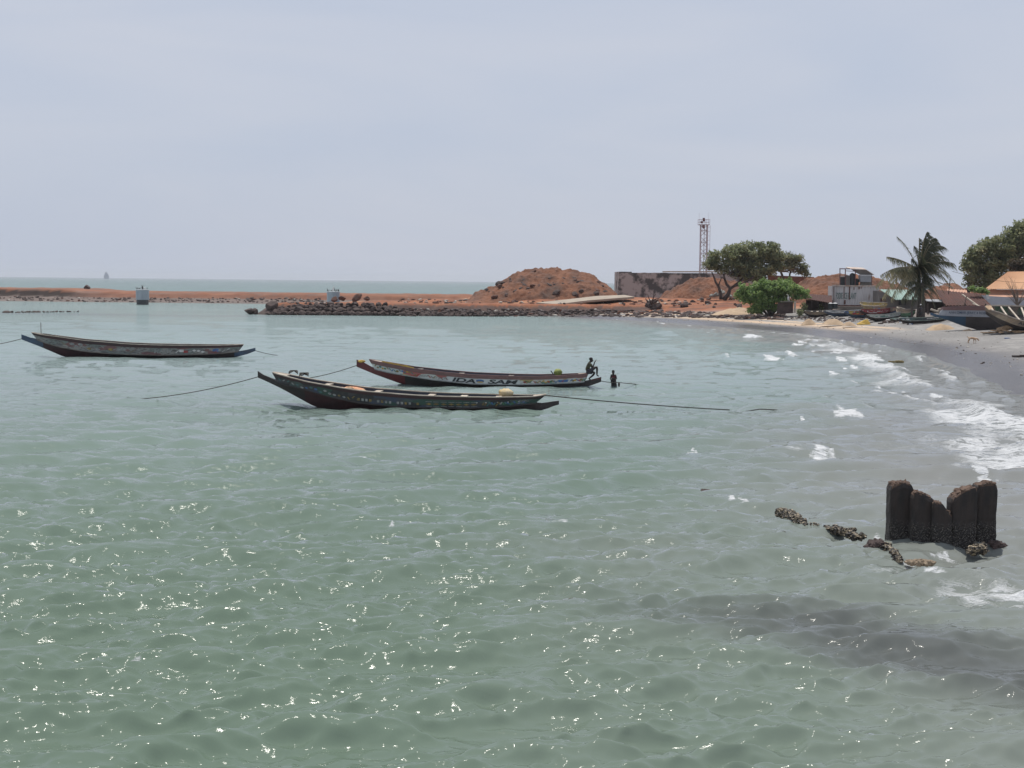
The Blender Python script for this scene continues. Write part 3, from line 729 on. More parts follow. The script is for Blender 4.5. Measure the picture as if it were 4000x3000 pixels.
# things lying in it
def heap(name, label, cat, c, r, mat, mat2=None, seed=1, n=9, group=None, jit=.18, smooth=True):
    mb = MB(); rg = random.Random(seed)
    mb.ball(c, (r[0], r[1], r[2]), 14, 9, 0, .10, seed)
    for i in range(n):
        a = rg.uniform(0, 6.28); q = rg.uniform(.3, .85)
        mb.ball(Vector(c)+Vector((math.cos(a)*r[0]*q, math.sin(a)*r[1]*q, rg.uniform(-.1, .5)*r[2])), (r[0]*rg.uniform(.2, .4), r[1]*rg.uniform(.25, .45), r[2]*rg.uniform(.3, .65)), 8, 6, (i % 2) if mat2 else 0, jit, seed+i)
    o = mb.build(name, [mat, mat2] if mat2 else mat, None, loc=c, smooth=smooth); return tag(o, label, cat, group)
M['net_orange'] = pmat('orange net', (.62, .20, .08), (.66, .46, .30), 7, .9, .8, .03, detail=7)
M['net_tan'] = pmat('tan net', (.55, .40, .26), (.30, .18, .10), 9, .9, .8, .03, detail=7)
M['sack'] = pmat('sack cloth', (.50, .37, .17), (.60, .50, .33), 3, .85, .5, .03, c3=(.04, .03, .03)); M['tarp_green'] = pmat('olive cloth', (.26, .30, .06), (.12, .15, .04), 3, .7, .4, .02)
c = T1 @ Vector((3.75, .1, .60)); heap('fishing_net', 'orange and cream heaped fishing net lying inside the nearest boat', 'net', c, (.55, .42, .20), M['net_orange'], M['net_tan'], 3, 14)
c = T1 @ Vector((9.85, .05, .66)); heap('sack_bundle', 'tan knotted sack bundle sitting on the stern half of the nearest boat', 'bundle', c, (.29, .25, .17), M['sack'], None, 8, 6)
for k, (x, y) in enumerate(((1.45, 1.23), (1.85, 1.14))):
    mb = MB(); cc = T1 @ Vector((x, -.1+.1*k, y))
    for q in range(3 if k else 2):
        mb.tube([cc+Vector((.17*math.cos(a*.55), .1*math.sin(a*.9)+.04*q, .05+.13*abs(math.sin(a*.55+q*.5)))) for a in range(12)], .018, 5)
    tag(mb.build('rope_coil', M['rope'], None, loc=cc), ['loose brown rope loops piled on the bow of the nearest boat', 'dark rope coil lying behind the first rope loops on the nearest boat'][k], 'rope coil')
# ---- middle boat --------------------------------------------------
A = PD(1393, 1510, 68.0); B = PD(2348, 1510, 67.4); L2 = (B-A).length; ang = math.atan2(B.y-A.y, B.x-A.x)
T2 = Matrix.Translation((A.x, A.y, 0)) @ Matrix.Rotation(ang, 4, 'Z')
k2 = L2/955
def tb(l, yw=1511.0): return [((x-1393)*k2, (yw-y)*k2) for x, y in l]
gun2 = tb([(1443, 1414), (1500, 1424), (1620, 1444), (1750, 1457), (1850, 1464), (2000, 1468), (2100, 1468), (2200, 1464), (2298, 1457), (2360, 1455)])
rail2 = tb([(1393, 1414), (1420, 1424), (1460, 1446), (1520, 1459), (1620, 1473), (1700, 1484), (1850, 1497), (2000, 1498), (2100, 1496), (2200, 1492), (2282, 1487), (2300, 1482), (2348, 1469)])
keel2 = tb([(1393, 1442), (1470, 1473), (1580, 1511), (1660, 1530), (2200, 1530), (2270, 1512), (2300, 1506), (2348, 1488)])
X2 = lambda px_: (px_-1393)*k2
M['letter_white'] = pmat('chalky white panel', (.55, .57, .56), (.40, .41, .42), 3, .6, 0)
M['band2'] = band_mat('white based painted band', [(.50, .52, .50), (.45, .47, .46), (.14, .26, .24), (.52, .50, .46), (.36, .10, .09), (.50, .52, .5), (.42, .33, .16)], 1.5, (1, 1, 2.2), 9.0, .12, (.2, .19, .17))
dec = [('panel', X2(1895), .31, (X2(2035)-X2(1755))/2, .31, M['letter_white'])]
for i in range(16): dec.append((rg.choice('szod'), .95+i*.12, .42+rg.uniform(-.1, .1), .07, .13, rg.choice([yel, grn, blu, tl, dy])))
for i in range(14): dec.append((rg.choice('szsz'), 2.9+i*.115, .30+rg.uniform(-.06, .08), .08, .14, rg.choice([red_, M['rail_pink'], dw, dy, red_])))
for i in range(32): dec.append((rg.choice('szodsz'), 8.0+i*.095, .33+rg.uniform(-.08, .08), .09, .14, rg.choice([red_, yel, blu, grn, dy, tl, wht])))
dec += [('o', 5.99, .36, .20, .17, blu), ('o', 6.0, .24, .16, .07, yel), ('r', 9.9, .33, .22, .16, M['blue_paint']), ('o', 9.8, .33, .03, .05, wht), ('o', 9.9, .33, .03, .05, wht), ('o', 10.0, .33, .03, .05, wht)]
mats2 = dict(hull=[M['hull_black'], M['hull_red']], band=M['band2'], gunwale=M['rail_pink'], strake=M['rail_pink'], strake_t=.62, rail=M['dull_white'], deck=M['pale_wood'], thwart=M['grey_wood'], endb=M['hull_black'])
boat2, P2b, on2 = pirogue('pirogue', 'long red ended fishing boat lettered IDA SAM, with a man sitting on its stern', 'boat', T2, L2, gun2, rail2, keel2, .82, (X2(1466), X2(1443), X2(2298), X2(2282)), mats2,
    thw=(3.0, 5.0, 7.4), group='fishing boats moored in the bay', wash=(.06, .215, .07, M['yellow_paint']), text=[('IDA', X2(1774), X2(1864), .08, .56, M['black_paint'], .22), ('SAM', X2(1912), X2(2028), .08, .56, M['black_paint'], .22)], decals=dec,
    hull_split=[(-1, X2(1590)), ])
# upper half of red beaks
mb = MB(); mb.ball(T2 @ Vector((X2(1410), 0, (1511-1420)*k2)), (.20, .10, .07), 8, 6, 0, .15, 4)
mb.build('beak_patch', M['yellow_paint'], boat2)
MB().beam(T2 @ Vector((X2(2282)+.05, 0, .30)), T2 @ Vector((L2-.02, 0, .46)), .10, .05).build('beak_cap', M['hull_red'], boat2)
c = T2 @ Vector((X2(2180), .1, .70)); heap('cloth_bundle', 'small olive green cloth bundle on the rim of the middle boat', 'bundle', c, (.20, .18, .17), M['tarp_green'], None, 21, 3)
tag(MB().beam(T2 @ Vector((X2(2152), 0, .78)), T2 @ Vector((X2(2163), 0, .60)), .045).build('wooden_peg', M['black_paint'], None, loc=T2 @ Vector((X2(2160), 0, .62))), 'short dark peg sticking up beside the olive bundle', 'peg')
# ---- far left boat ------------------------------------------------
A = PD(85, 1390, 88.5); B = PD(998, 1390, 91.0); L3 = (B-A).length; ang = math.atan2(B.y-A.y, B.x-A.x)
T3 = Matrix.Translation((A.x, A.y, 0)) @ Matrix.Rotation(ang, 4, 'Z'); k3 = L3/913
def tb3(l): return [((x-85)*k3, (1390+(x-85)*.004-y)*k3) for x, y in l]
gun3 = tb3([(125, 1294), (160, 1301), (240, 1311), (330, 1324), (420, 1331), (500, 1338), (600, 1342), (700, 1344), (850, 1345), (950, 1343)])
rail3 = tb3([(85, 1301), (120, 1314), (140, 1318), (180, 1334), (240, 1350), (330, 1366), (420, 1374), (500, 1378), (620, 1381), (700, 1381), (850, 1377), (930, 1370), (960, 1365), (998, 1356)])
keel3 = tb3([(85, 1321), (160, 1352), (240, 1388), (300, 1402), (850, 1402), (930, 1391), (965, 1382), (998, 1369)])
M['band3'] = band_mat('peeled painted band', [(.20, .20, .19), (.15, .15, .145), (.17, .085, .085), (.24, .23, .21), (.15, .17, .16), (.19, .19, .18)], 1.1, (1, 1, 3), 17.0, .42, (.06, .055, .055))
X3 = lambda p: (p-85)*k3; dec = []
for i in range(18): dec.append((rg.choice('szod'), X3(250)+i*.26, .45+rg.uniform(-.15, .15), .16, .12, rg.choice([dw, M['rail_pink'], dw, dy])))
for i in range(14): dec.append((rg.choice('szdr'), X3(690)+i*.26, .36+rg.uniform(-.1, .12), .13, .13, rg.choice([dw, red_, dy, wht, M['rail_pink']])))
dec += [('o', X3(843), .45, .26, .2, blu)]
mats3 = dict(hull=[M['hull_black'], M['hull_blue'], M['hull_maroon'], M['hull_blue']], band=M['band3'], gunwale=M['pale_wood'], strake=M['hull_maroon'], strake_t=.72, rail=M['grey_wood'], deck=M['grey_wood'], thwart=M['grey_wood'])
boat3, P3, on3 = pirogue('pirogue', 'weathered grey fishing boat farthest left with blue beaks and a thin pole', 'boat', T3, L3, gun3, rail3, keel3, .95, (X3(146), X3(124), X3(951), X3(929)), mats3,
    thw=(3.2, 5.2, 7.5, 10), group='fishing boats moored in the bay', text=[('MANY', X3(600), X3(672), .18, .62, dw, 0.1)], decals=dec, hull_split=[(-1, X3(172)), (X3(172), X3(420)), (X3(915), 99)])
MB().tube([T3 @ Vector((X3(160), 0, 1.35)), T3 @ Vector((X3(159), 0, 2.15))], .022, 6).build('pole', M['grey_wood'], boat3)
mb = MB()
for i in range(9): mb.ball(T3 @ Vector((X3(170)+i*.13, -.1+.1*(i % 2), 1.42-.018*i)), (.10, .16, .05), 8, 5, 0, .3, i)
tag(mb.build('rope_pile', M['rope'], None, loc=T3 @ Vector((X3(170), 0, 1.36))), 'low brown pile of rope on the bow of the far left boat', 'rope pile')
# ---- mooring ropes ------------------------------------------------
def W0(px, py, z=-.05): return PZ(px, py, z)
b1bow = T1 @ Vector((.03, 0, 1.14)); b1st = T1 @ Vector((11.38, 0, .60))
rope([b1bow, W0(400, 1566, -.03)], .22, .017, 'thin slack rope running left from the bow of the nearest boat into the water')
rope([b1st, W0(2850, 1601, -.02)], .05, .022, 'dark rope running right from the stern of the nearest boat along the water')
a = W0(2968, 1598, .06); b = W0(3105, 1604, .05)
rope([a+Vector((-.8, 0, -.14)), a, b, b+Vector((.8, 0, -.14))], 0, .022, 'short length of dark rope surfacing on its own right of the long mooring rope', 5)
b2bow = T2 @ Vector((.03, 0, (1511-1436)*k2)); b2st = T2 @ Vector((L2-.04, 0, .33))
rope([b2bow, W0(1120, 1488, .0)], .12, .018, 'rope sloping from the bow of the middle boat down behind the nearest boat')
k_ = PD(2418, 1494, 67.6)
rope([b2st, k_, W0(2605, 1507, -.03)], .03, .018, 'rope from the red stern of the middle boat past the wading person')
heap('rope_weight', 'dark cloth knot hanging from the rope beside the wading person', 'knot', k_-Vector((0, 0, .10)), (.05, .05, .12), M['rope'], None, 31, 2)
b3bow = T3 @ Vector((.03, 0, 1.13)); b3st = T3 @ Vector((L3-.04, 0, .42))
rope([b3bow, PD(-60, 1352, 88)], .05, .022, 'rope leading out of the picture from the bow of the far left boat')
rope([b3st, W0(1085, 1388, -.02)], .04, .020, 'short rope from the blue stern of the far left boat into the water')

# ================================================================== people
def skin_body(name, joints, edges, mat, parent=None, loc=None, root='pelvis', sub=2):
    names = list(joints); idx = {k: i for i, k in enumerate(names)}
    me = bpy.data.meshes.new(name); me.from_pydata([joints[k][0] for k in names], [(idx[a], idx[b]) for a, b in edges], [])
    o = bpy.data.objects.new(name, me); COL.objects.link(o)
    s = o.modifiers.new('skin', 'SKIN'); s.use_smooth_shade = True
    sv = me.skin_vertices[0].data
    for k in names:
        r = joints[k][1]; sv[idx[k]].radius = (r, r) if not isinstance(r, tuple) else r
        sv[idx[k]].use_root = (k == root)
    ss = o.modifiers.new('sub', 'SUBSURF'); ss.levels = sub; ss.render_levels = sub
    dg = bpy.context.evaluated_depsgraph_get(); m2 = bpy.data.meshes.new_from_object(o.evaluated_get(dg))
    bpy.data.objects.remove(o); m2.name = name; m2.materials.clear(); m2.materials.append(mat)
    o = bpy.data.objects.new(name, m2); COL.objects.link(o); o.parent = parent
    return o
def hand(J, E, wrist, w, d, up, r=.010, curl=.3, tag_='h'):
    """palm, four fingers of unequal length and a thumb leaving the side of the palm"""
    w = Vector(w); d = Vector(d).normalized(); up = Vector(up).normalized(); sd = d.cross(up).normalized()
    J[tag_+'p'] = (w+d*.05, (.030, .016)); E.append((wrist, tag_+'p'))
    for i, ln in enumerate((.070, .080, .075, .058)):
        a = w+d*.085+sd*(-.027+.018*i); b = a+d*ln*.5-up*ln*curl*.3; c = b+d*ln*.4-up*ln*curl*.7
        for q, pp in zip('abc', (a, b, c)): J[f'{tag_}{i}{q}'] = (pp, r*(1 if q != 'c' else .8))
        E += [(tag_+'p', f'{tag_}{i}a'), (f'{tag_}{i}a', f'{tag_}{i}b'), (f'{tag_}{i}b', f'{tag_}{i}c')]
    a = w+d*.035-sd*.035; b = a+d*.03-sd*.025
    J[tag_+'ta'] = (a, r*1.1); J[tag_+'tb'] = (b, r*.9); E += [(tag_+'p', tag_+'ta'), (tag_+'ta', tag_+'tb')]
def face(par, c, f, r, mat):
    """nose, ears, brow and lips set on the skull; f = facing direction"""
    c = Vector(c); f = Vector(f).normalized(); sdv = f.cross(Vector((0, 0, 1))).normalized(); up = sdv.cross(f)
    MB().ball(c+f*r*1.02-up*r*.10, (r*.16, r*.16, r*.26), 6, 5).build('nose', mat, par, smooth=True); MB().ball(c+f*r*.93-up*r*.50, (r*.26, r*.26, r*.10), 6, 4).build('mouth', mat, par, smooth=True)
    for s_ in (-1, 1):
        MB().ball(c+sdv*s_*r*.92-up*r*.05, (r*.13, r*.18, r*.3), 6, 5).build('ear', mat, par, smooth=True)
        MB().ball(c+f*r*.86+sdv*s_*r*.36+up*r*.12, r*.12, 6, 5).build('eye', M['white_paint'], par, smooth=True)
M['shirt_olive'] = pmat('olive shirt', (.060, .062, .030), (.04, .042, .024), 6, .85, .3); M['shirt_pale'] = pmat('sun faded cloth', (.55, .52, .42), (.4, .38, .3), 6, .85, .3)
M['shorts_dark'] = pmat('dark shorts', (.05, .045, .055), (.03, .028, .035), 6, .85, .3); M['red_cloth'] = pmat('red cloth', (.10, .012, .016), (.05, .01, .012), 6, .85, .3)
M['black_cloth'] = pmat('black cloth', (.012, .012, .014), (.02, .02, .022), 6, .8, .3); M['hair'] = pmat('black hair', (.010, .009, .009), (.016, .014, .013), 30, .9, .5)
# man sitting on the stern
seat = T2 @ Vector((X2(2296), 0, (1511-1457)*k2+.03))
man = empty('person', seat, 'man in olive shirt and dark shorts sitting on a boat stern, one hand raised', 'person')
V = Vector
J = {'pelvis': (V((0, 0, .10)), (.14, .11)), 'waist': (V((-.02, 0, .24)), (.13, .10)), 'chest': (V((.02, 0, .40)), (.155, .11)), 'neckb': (V((.075, 0, .50)), .06), 'neck': (V((.11, 0, .535)), .052),
     'head1': (V((.155, 0, .575)), (.075, .085)), 'head2': (V((.155, 0, .64)), (.080, .095)), 'head3': (V((.145, 0, .70)), (.06, .07)),
     'nsh': (V((.05, -.16, .455)), .062), 'nel': (V((.235, -.20, .31)), .043), 'nwr': (V((.305, -.17, .53)), .028),
     'fsh': (V((.06, .16, .455)), .062), 'fel': (V((.20, .20, .26)), .043), 'fwr': (V((.34, .12, .28)), .028),
     'nhip': (V((.05, -.10, .09)), .085), 'nkn': (V((.42, -.13, .32)), .058), 'ncalf': (V((.425, -.13, .16)), .055), 'nank': (V((.425, -.12, -.10)), .036), 'nto': (V((.53, -.12, -.135)), .030),
     'fhip': (V((.05, .10, .08)), .085), 'fkn': (V((.34, .16, .01)), .060), 'fcalf': (V((.25, .17, -.12)), .052), 'fank': (V((.05, .16, -.28)), .036), 'fto': (V((.15, .18, -.33)), .030)}
E = [('pelvis', 'waist'), ('waist', 'chest'), ('chest', 'neckb'), ('neckb', 'neck'), ('neck', 'head1'), ('head1', 'head2'), ('head2', 'head3'), ('chest', 'nsh'), ('nsh', 'nel'), ('nel', 'nwr'), ('chest', 'fsh'), ('fsh', 'fel'), ('fel', 'fwr'),
     ('pelvis', 'nhip'), ('nhip', 'nkn'), ('nkn', 'ncalf'), ('ncalf', 'nank'), ('nank', 'nto'), ('pelvis', 'fhip'), ('fhip', 'fkn'), ('fkn', 'fcalf'), ('fcalf', 'fank'), ('fank', 'fto')]
hand(J, E, 'nwr', J['nwr'][0], (.55, .1, .75), (.7, 0, -.5), curl=.2, tag_='hn'); hand(J, E, 'fwr', J['fwr'][0], (.7, -.5, -.1), (0, 0, 1), curl=.8, tag_='hf')
J['nwr'] = (J['nwr'][0], .026)
skin_body('body', J, E, M['skin'], man)
def sub_j(J, ks, g): return {k: (J[k][0], tuple(v+g for v in J[k][1]) if isinstance(J[k][1], tuple) else J[k][1]+g) for k in ks}
JS = sub_j(J, ['pelvis', 'waist', 'chest', 'nsh', 'fsh'], .022); JS['pelvis'] = (J['pelvis'][0]+V((-.01, 0, -.02)), (.155, .125)); JS['nsl'] = (J['nsh'][0].lerp(J['nel'][0], .75), .068); JS['fsl'] = (J['fsh'][0].lerp(J['fel'][0], .75), .068); JS['coll'] = (J['chest'][0].lerp(J['neckb'][0], .75), .07)
skin_body('shirt', JS, [('pelvis', 'waist'), ('waist', 'chest'), ('chest', 'coll'), ('chest', 'nsh'), ('nsh', 'nsl'), ('chest', 'fsh'), ('fsh', 'fsl')], M['shirt_olive'], man)
JS = sub_j(J, ['pelvis', 'nhip', 'fhip'], .02); JS['nm'] = (J['nhip'][0].lerp(J['nkn'][0], .7), .088); JS['fm'] = (J['fhip'][0].lerp(J['fkn'][0], .7), .086)
skin_body('shorts', JS, [('pelvis', 'nhip'), ('nhip', 'nm'), ('pelvis', 'fhip'), ('fhip', 'fm')], M['shorts_dark'], man)
MB().ball(seat+V((.135, 0, .675)), (.092, .085, .075), 12, 8, 0, .03, 2).build('hair', M['hair'], man, smooth=True)
face(man, seat+V((.155, 0, .615)), (1, -.15, -.05), .088, M['skin'])
# person wading
wq = PD(2397, 1511, 67.9); wq.z = 0
kid = empty('person', wq, 'young person in red top and long dark wrap standing in water beside the rope', 'person')
J = {'pelvis': (V((.02, 0, .22)), (.125, .10)), 'waist': (V((.0, 0, .37)), (.105, .085)), 'chest': (V((-.015, 0, .51)), (.125, .09)), 'neckb': (V((-.02, 0, .605)), .045), 'neck': (V((-.025, 0, .635)), .042),
     'head1': (V((-.03, -.01, .675)), (.062, .07)), 'head2': (V((-.03, 0, .735)), (.068, .078)), 'head3': (V((-.03, .0, .79)), (.05, .058)),
     'rsh': (V((.09, 0, .57)), .048), 'rel': (V((.125, -.06, .39)), .034), 'rwr': (V((-.04, -.17, .44)), .024), 'lsh': (V((-.12, 0, .57)), .048), 'lel': (V((-.165, -.05, .38)), .034), 'lwr': (V((-.13, -.17, .36)), .024),
     'lh': (V((-.05, 0, .1)), .085), 'rh': (V((.09, 0, .1)), .085), 'lk': (V((-.05, 0, -.25)), .06), 'rk': (V((.09, 0, -.25)), .06), 'lf': (V((-.05, 0, -.6)), .04), 'rf': (V((.09, 0, -.6)), .04)}
E = [('pelvis', 'waist'), ('waist', 'chest'), ('chest', 'neckb'), ('neckb', 'neck'), ('neck', 'head1'), ('head1', 'head2'), ('head2', 'head3'), ('chest', 'rsh'), ('rsh', 'rel'), ('rel', 'rwr'), ('chest', 'lsh'), ('lsh', 'lel'), ('lel', 'lwr'),
     ('pelvis', 'lh'), ('pelvis', 'rh'), ('lh', 'lk'), ('rh', 'rk'), ('lk', 'lf'), ('rk', 'rf')]
hand(J, E, 'rwr', J['rwr'][0], (-1, -.1, .1), (0, 0, 1), .009, .5, 'hr'); hand(J, E, 'lwr', J['lwr'][0], (.1, -.4, -.9), (0, -1, 0), .009, .7, 'hl')
skin_body('body', J, E, M['skin'], kid)
JS = sub_j(J, ['waist', 'chest'], .02); JS['rsh'] = (J['rsh'][0]+V((-.02, 0, 0)), .052); JS['lsh'] = (J['lsh'][0]+V((.02, 0, 0)), .052)
skin_body('top', JS, [('waist', 'chest'), ('chest', 'rsh'), ('chest', 'lsh')], M['red_cloth'], kid, root='waist')
mb = MB(); R = []
for i in range(7):
    t = i/6; z = .40-.62*t; R.append([wq+V((.02*t+(.105+.065*t)*math.cos(a*math.pi/9)*(1+.05*math.sin(a*5+i)), (.09+.05*t)*math.sin(a*math.pi/9), z)) for a in range(18)])
mb.loft(R); mb.build('wrap_skirt', M['black_cloth'], kid, smooth=True)
MB().ball(wq+V((-.03, .01, .765)), (.072, .074, .058), 10, 7).build('hair', M['hair'], kid, smooth=True)
face(kid, wq+V((-.03, 0, .715)), (-.4, -1, 0), .070, M['skin'])
MB().ball(wq+V((-.11, -.02, .625)), (.05, .05, .025), 8, 5, 0, .2, 3).build('shoulder_cloth', M['white_paint'], kid, smooth=True)
tag(MB().tube([wq+V((-.13, -.20, .36)), wq+V((-.12, -.2, .28)), wq+V((-.10, -.19, .20))], [.03, .045, .035], 8).build('wet_cloth', M['black_cloth'], None, loc=wq+V((-.13, -.20, .3)), smooth=True), 'dark wet cloth hanging from the hand of the wading person', 'cloth')
# ================================================================== rocks of the jetty
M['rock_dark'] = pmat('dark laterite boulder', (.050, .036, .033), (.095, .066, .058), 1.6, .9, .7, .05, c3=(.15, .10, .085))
M['rock_red'] = pmat('red brown boulder', (.14, .06, .04), (.07, .045, .038), 1.6, .9, .7, .05, c3=(.22, .09, .05))
rk = [rockmesh('boulder', i+1, M['rock_dark'], 3) for i in range(8)]; rr_ = [rockmesh('boulder', i+20, M['rock_red'], 3) for i in range(4)]
rg = random.Random(99)
def put_rock(me, p, sc, label, cat='boulder', group=None, name='boulder', flat=1):
    o = bpy.data.objects.new(name, me); COL.objects.link(o); o.location = p
    o.rotation_euler = (rg.uniform(-.6, .6), rg.uniform(-.6, .6), rg.uniform(0, 6.28)); o.scale = (sc*rg.uniform(.85, 1.35), sc*rg.uniform(.8, 1.1), sc*rg.uniform(.75, 1.05)*flat)
    return tag(o, label, cat, group)
gj = 'boulders heaped along the front of the jetty'
n = 0
for layer, (dy_, zz, cnt, s0) in enumerate(((0.1, .15, 66, .62), (.9, .62, 60, .58), (1.7, 1.05, 52, .52), (2.6, 1.45, 22, .46))):
    for i in range(cnt):
        px = 1040+(i+rg.random())*((1990 if layer < 3 else 1500)-1040)/cnt
        if px > 1560: zs = .62
        else: zs = 1
        if px > 1560 and layer > 1: continue
        p = PZ(px, np.interp(px, [1000, 1500, 1900], [1230, 1234, 1237]), 0)
        edge = min(1, (px-1015)/90)
        sc = s0*rg.uniform(.65, 1.25)*(1 if px < 1560 else .75)*(0.75+.25*edge)
        pos = Vector((p.x, p.y+dy_+rg.uniform(-.2, .3)+.5, zz*zs*edge+.05))
        zn = 'near the jetty tip' if px < 1250 else 'below the white cylinder' if px < 1560 else 'below the largest red mound'
        rw = ('in the waterline row', 'in the second row up', 'in the third row up', 'in the top row')[layer]
        put_rock(rk[rg.randrange(8)], pos, sc, f'dark jetty boulder {rw}, {zn}', 'boulder', f'{gj}, {rw}, {zn}'); n += 1
for px, py, s, me, lb in ((1000-5, 1219, .72, rk[1], 'leftmost dark rock standing in the water off the jetty tip'), (975, 1216, .85, rk[3], 'tall dark rock in the water just off the jetty tip'),
                          (1058, 1196, 1.0, rk[5], 'large dark boulder at the very tip of the jetty'), (1392, 1164, .8, rr_[0], 'largest red brown boulder lying on top of the jetty'),
                          (1338, 1166, .6, rr_[1], 'red brown boulder beside the second white cylinder'), (1306, 1168, .55, rr_[2], 'small brown boulder in front of the second white cylinder'), (1432, 1167, .45, rr_[3], 'small pale brown rock right of the largest jetty boulder')):
    d = 200.0 if py > 1190 else 206.5
    p = PD(px, py, d); p.z = max(p.z, .15 if py > 1190 else 1.9)
    put_rock(me, p, s, lb, 'boulder')
    if lb.startswith('leftmost'): bpy.context.view_layer.update()
# low row of rocks awash at far left
for i in range(22):
    px = 20+i*13.5+rg.uniform(-4, 4); p = PZ(px, 1222-i*.15, 0); h = .48-.012*i
    if i in (3,): h *= .6
    put_rock(rk[i % 8], p+Vector((0, 0, .02)), max(.18, h*rg.uniform(.7, 1.15)), 'low dark rock awash at the %s of the short row at far left' % ('left end' if i < 7 else 'middle' if i < 15 else 'thin right end'), 'rock', 'rocks awash at the far left, ' + ('left end' if i < 7 else 'middle' if i < 15 else 'right end'), 'awash_rock', .75)
# rubble strip and litter (uncountable)
def scatter(name, mats, pxr, pyr, n, s, label, seed, weights=None, blocky=False, lift=0.0, d_lim=(60, 400)):
    r = random.Random(seed); mb = MB()
    for i in range(n):
        px = r.uniform(*pxr); t = r.random(); ya = np.interp(px, [q[0] for q in pyr], [q[1] for q in pyr]); yb = np.interp(px, [q[0] for q in pyr], [q[2] for q in pyr])
        p = G(px, ya+(yb-ya)*t, *d_lim); k = s*r.uniform(.35, 1.2)**1.5
        mi = r.choices(range(len(mats)), weights)[0]
        mb.ball(p+Vector((0, 0, k*.25+lift)), (k*r.uniform(.8, 1.5), k*r.uniform(.6, 1.1), k*r.uniform(.35, .75)), 6, 4, mi, .25, i)
    o = mb.build(name, mats, None); tag(o, label, None, None, 'stuff'); return o
M['pebble_grey'] = pmat('grey stone', (.16, .13, .12), (.09, .07, .065), 3, .9, .3); M['pebble_pale'] = pmat('pale litter', (.50, .47, .42), (.35, .30, .25), 3, .8, .2)
M['rock_wet'] = M['rock_dark']
scatter('rubble', [M['rock_dark'], M['pebble_grey'], M['pebble_pale'], M['rock_red']], (1560, 3060), [(1560, 1236, 1212), (2200, 1237, 1212), (2600, 1240, 1216), (3060, 1250, 1230)], 1200, .28, 'dark stones and pale litter strewn along the foot of the red bank', 1, (5, 4, .7, 1.5))
scatter('rubble', [M['rock_dark'], M['pebble_grey'], M['pebble_pale']], (3060, 3420), [(3060, 1252, 1234), (3420, 1262, 1246)], 200, .18, 'stones and rubbish strewn above the beach in front of the wrecked boats', 2, (4, 4, 2))
scatter('gravel', [M['rock_dark'], M['pebble_grey'], M['pebble_pale'], M['rock_red']], (0, 1300), [(0, 1174, 1158), (400, 1181, 1164), (1300, 1185, 1166)], 420, .26, 'dark gravel and bits of white litter along the far spit', 3, (6, 5, .5, 1.5), d_lim=(230, 400))
scatter('debris', [M['rock_red'], M['pebble_pale'], M['rock_dark']], (1550, 2800), [(1550, 1186, 1168), (2100, 1186, 1178), (2800, 1200, 1172)], 260, .26, 'clods and pale rubbish strewn over the flat red ground', 4, (5, 1.4, 2))

# ================================================================== mounds of red earth
M['earth'] = pmat('red earth', (.215, .090, .046), (.135, .064, .040), .35, .95, .9, .25, c3=(.10, .060, .045), detail=9, lo=.36, hi=.58)
def mound(name, label, prof, d, depth, base_z, seed, mat=None, rough=.55, nx=150, ny=60):
    """heap whose skyline follows prof = [(px, py)...] at distance d"""
    xs = np.linspace(prof[0][0], prof[-1][0], nx); ys = np.interp(xs, [p[0] for p in prof], [p[1] for p in prof])
    c0 = PD(prof[0][0], 1150, d); c1 = PD(prof[-1][0], 1150, d)
    X = np.zeros((ny, nx)); Y = X.copy(); Z = X.copy()
    for i, (px, py) in enumerate(zip(xs, ys)):
        p = PD(px, py, d); top = max(p.z-base_z, 0)
        for j in range(ny):
            v = j/(ny-1)*2-1; X[j, i] = p.x; Y[j, i] = d+v*depth
            s_ = max(0, 1-abs(v)**1.25*1.0); Z[j, i] = base_z+top*(s_**.8)*1.0
    tp = sstep(0, .10, np.linspace(0, 1, nx))*sstep(1, .90, np.linspace(0, 1, nx)); Z = base_z+(Z-base_z)*tp[None, :]
    env = np.clip((Z-base_z)/1.2, 0, 1)
    Z = Z+env*(rough*.9*fbm(X/3.4, Y/3.4, 4, seed)+rough*.55*np.maximum(0, vnoise(X/.8, Y/.8, seed+3)-.55)*1.6+.24*fbm(X/.55, Y/.55, 2, seed+5))
    ridge = np.abs(fbm(X/2.2, Y/2.2, 3, seed+9)); Z -= env*ridge*.9*rough
    Z = Z-(1-env)*.5
    X = X+.3*fbm(Z/1.5+X/2, Y/2, 3, seed+20)*env
    cx = (c0.x+c1.x)/2; loc = Vector((cx, d, base_z))
    m1 = grid_mesh(name, X-loc.x, Y-loc.y, Z-loc.z, mat or M['earth'], smooth=False); m1.location = loc
    return tag(m1, label, 'earth mound')
big = mound('earth_mound', 'largest round mound of red earth, beside the open sea', [(1800, 1160), (1850, 1145), (1880, 1138), (1930, 1119), (1980, 1088), (2020, 1062), (2060, 1053), (2100, 1047), (2180, 1048), (2260, 1057), (2310, 1072), (2360, 1104), (2410, 1136), (2450, 1152)], 248, 11, 1.6, 5, rough=.62)
mound('earth_mound', 'red earth heap piled against the old fort wall', [(2560, 1150), (2610, 1140), (2660, 1108), (2700, 1088), (2740, 1080), (2780, 1085), (2840, 1098), (2900, 1105), (2960, 1120), (3020, 1150)], 264, 7, 1.9, 15)
mound('earth_mound', 'red earth mound behind the white container, partly hidden by the green bush', [(3080, 1150), (3120, 1118), (3155, 1088), (3200, 1075), (3250, 1070), (3300, 1068), (3360, 1075), (3420, 1084), (3480, 1100), (3560, 1130), (3620, 1160)], 216, 9, 2.0, 25)
mound('earth_mound', 'red earth mound at the right behind the palm, near the orange roof', [(3560, 1150), (3650, 1118), (3700, 1100), (3730, 1102), (3760, 1112), (3800, 1130), (3850, 1150)], 205, 8, 2.0, 35)
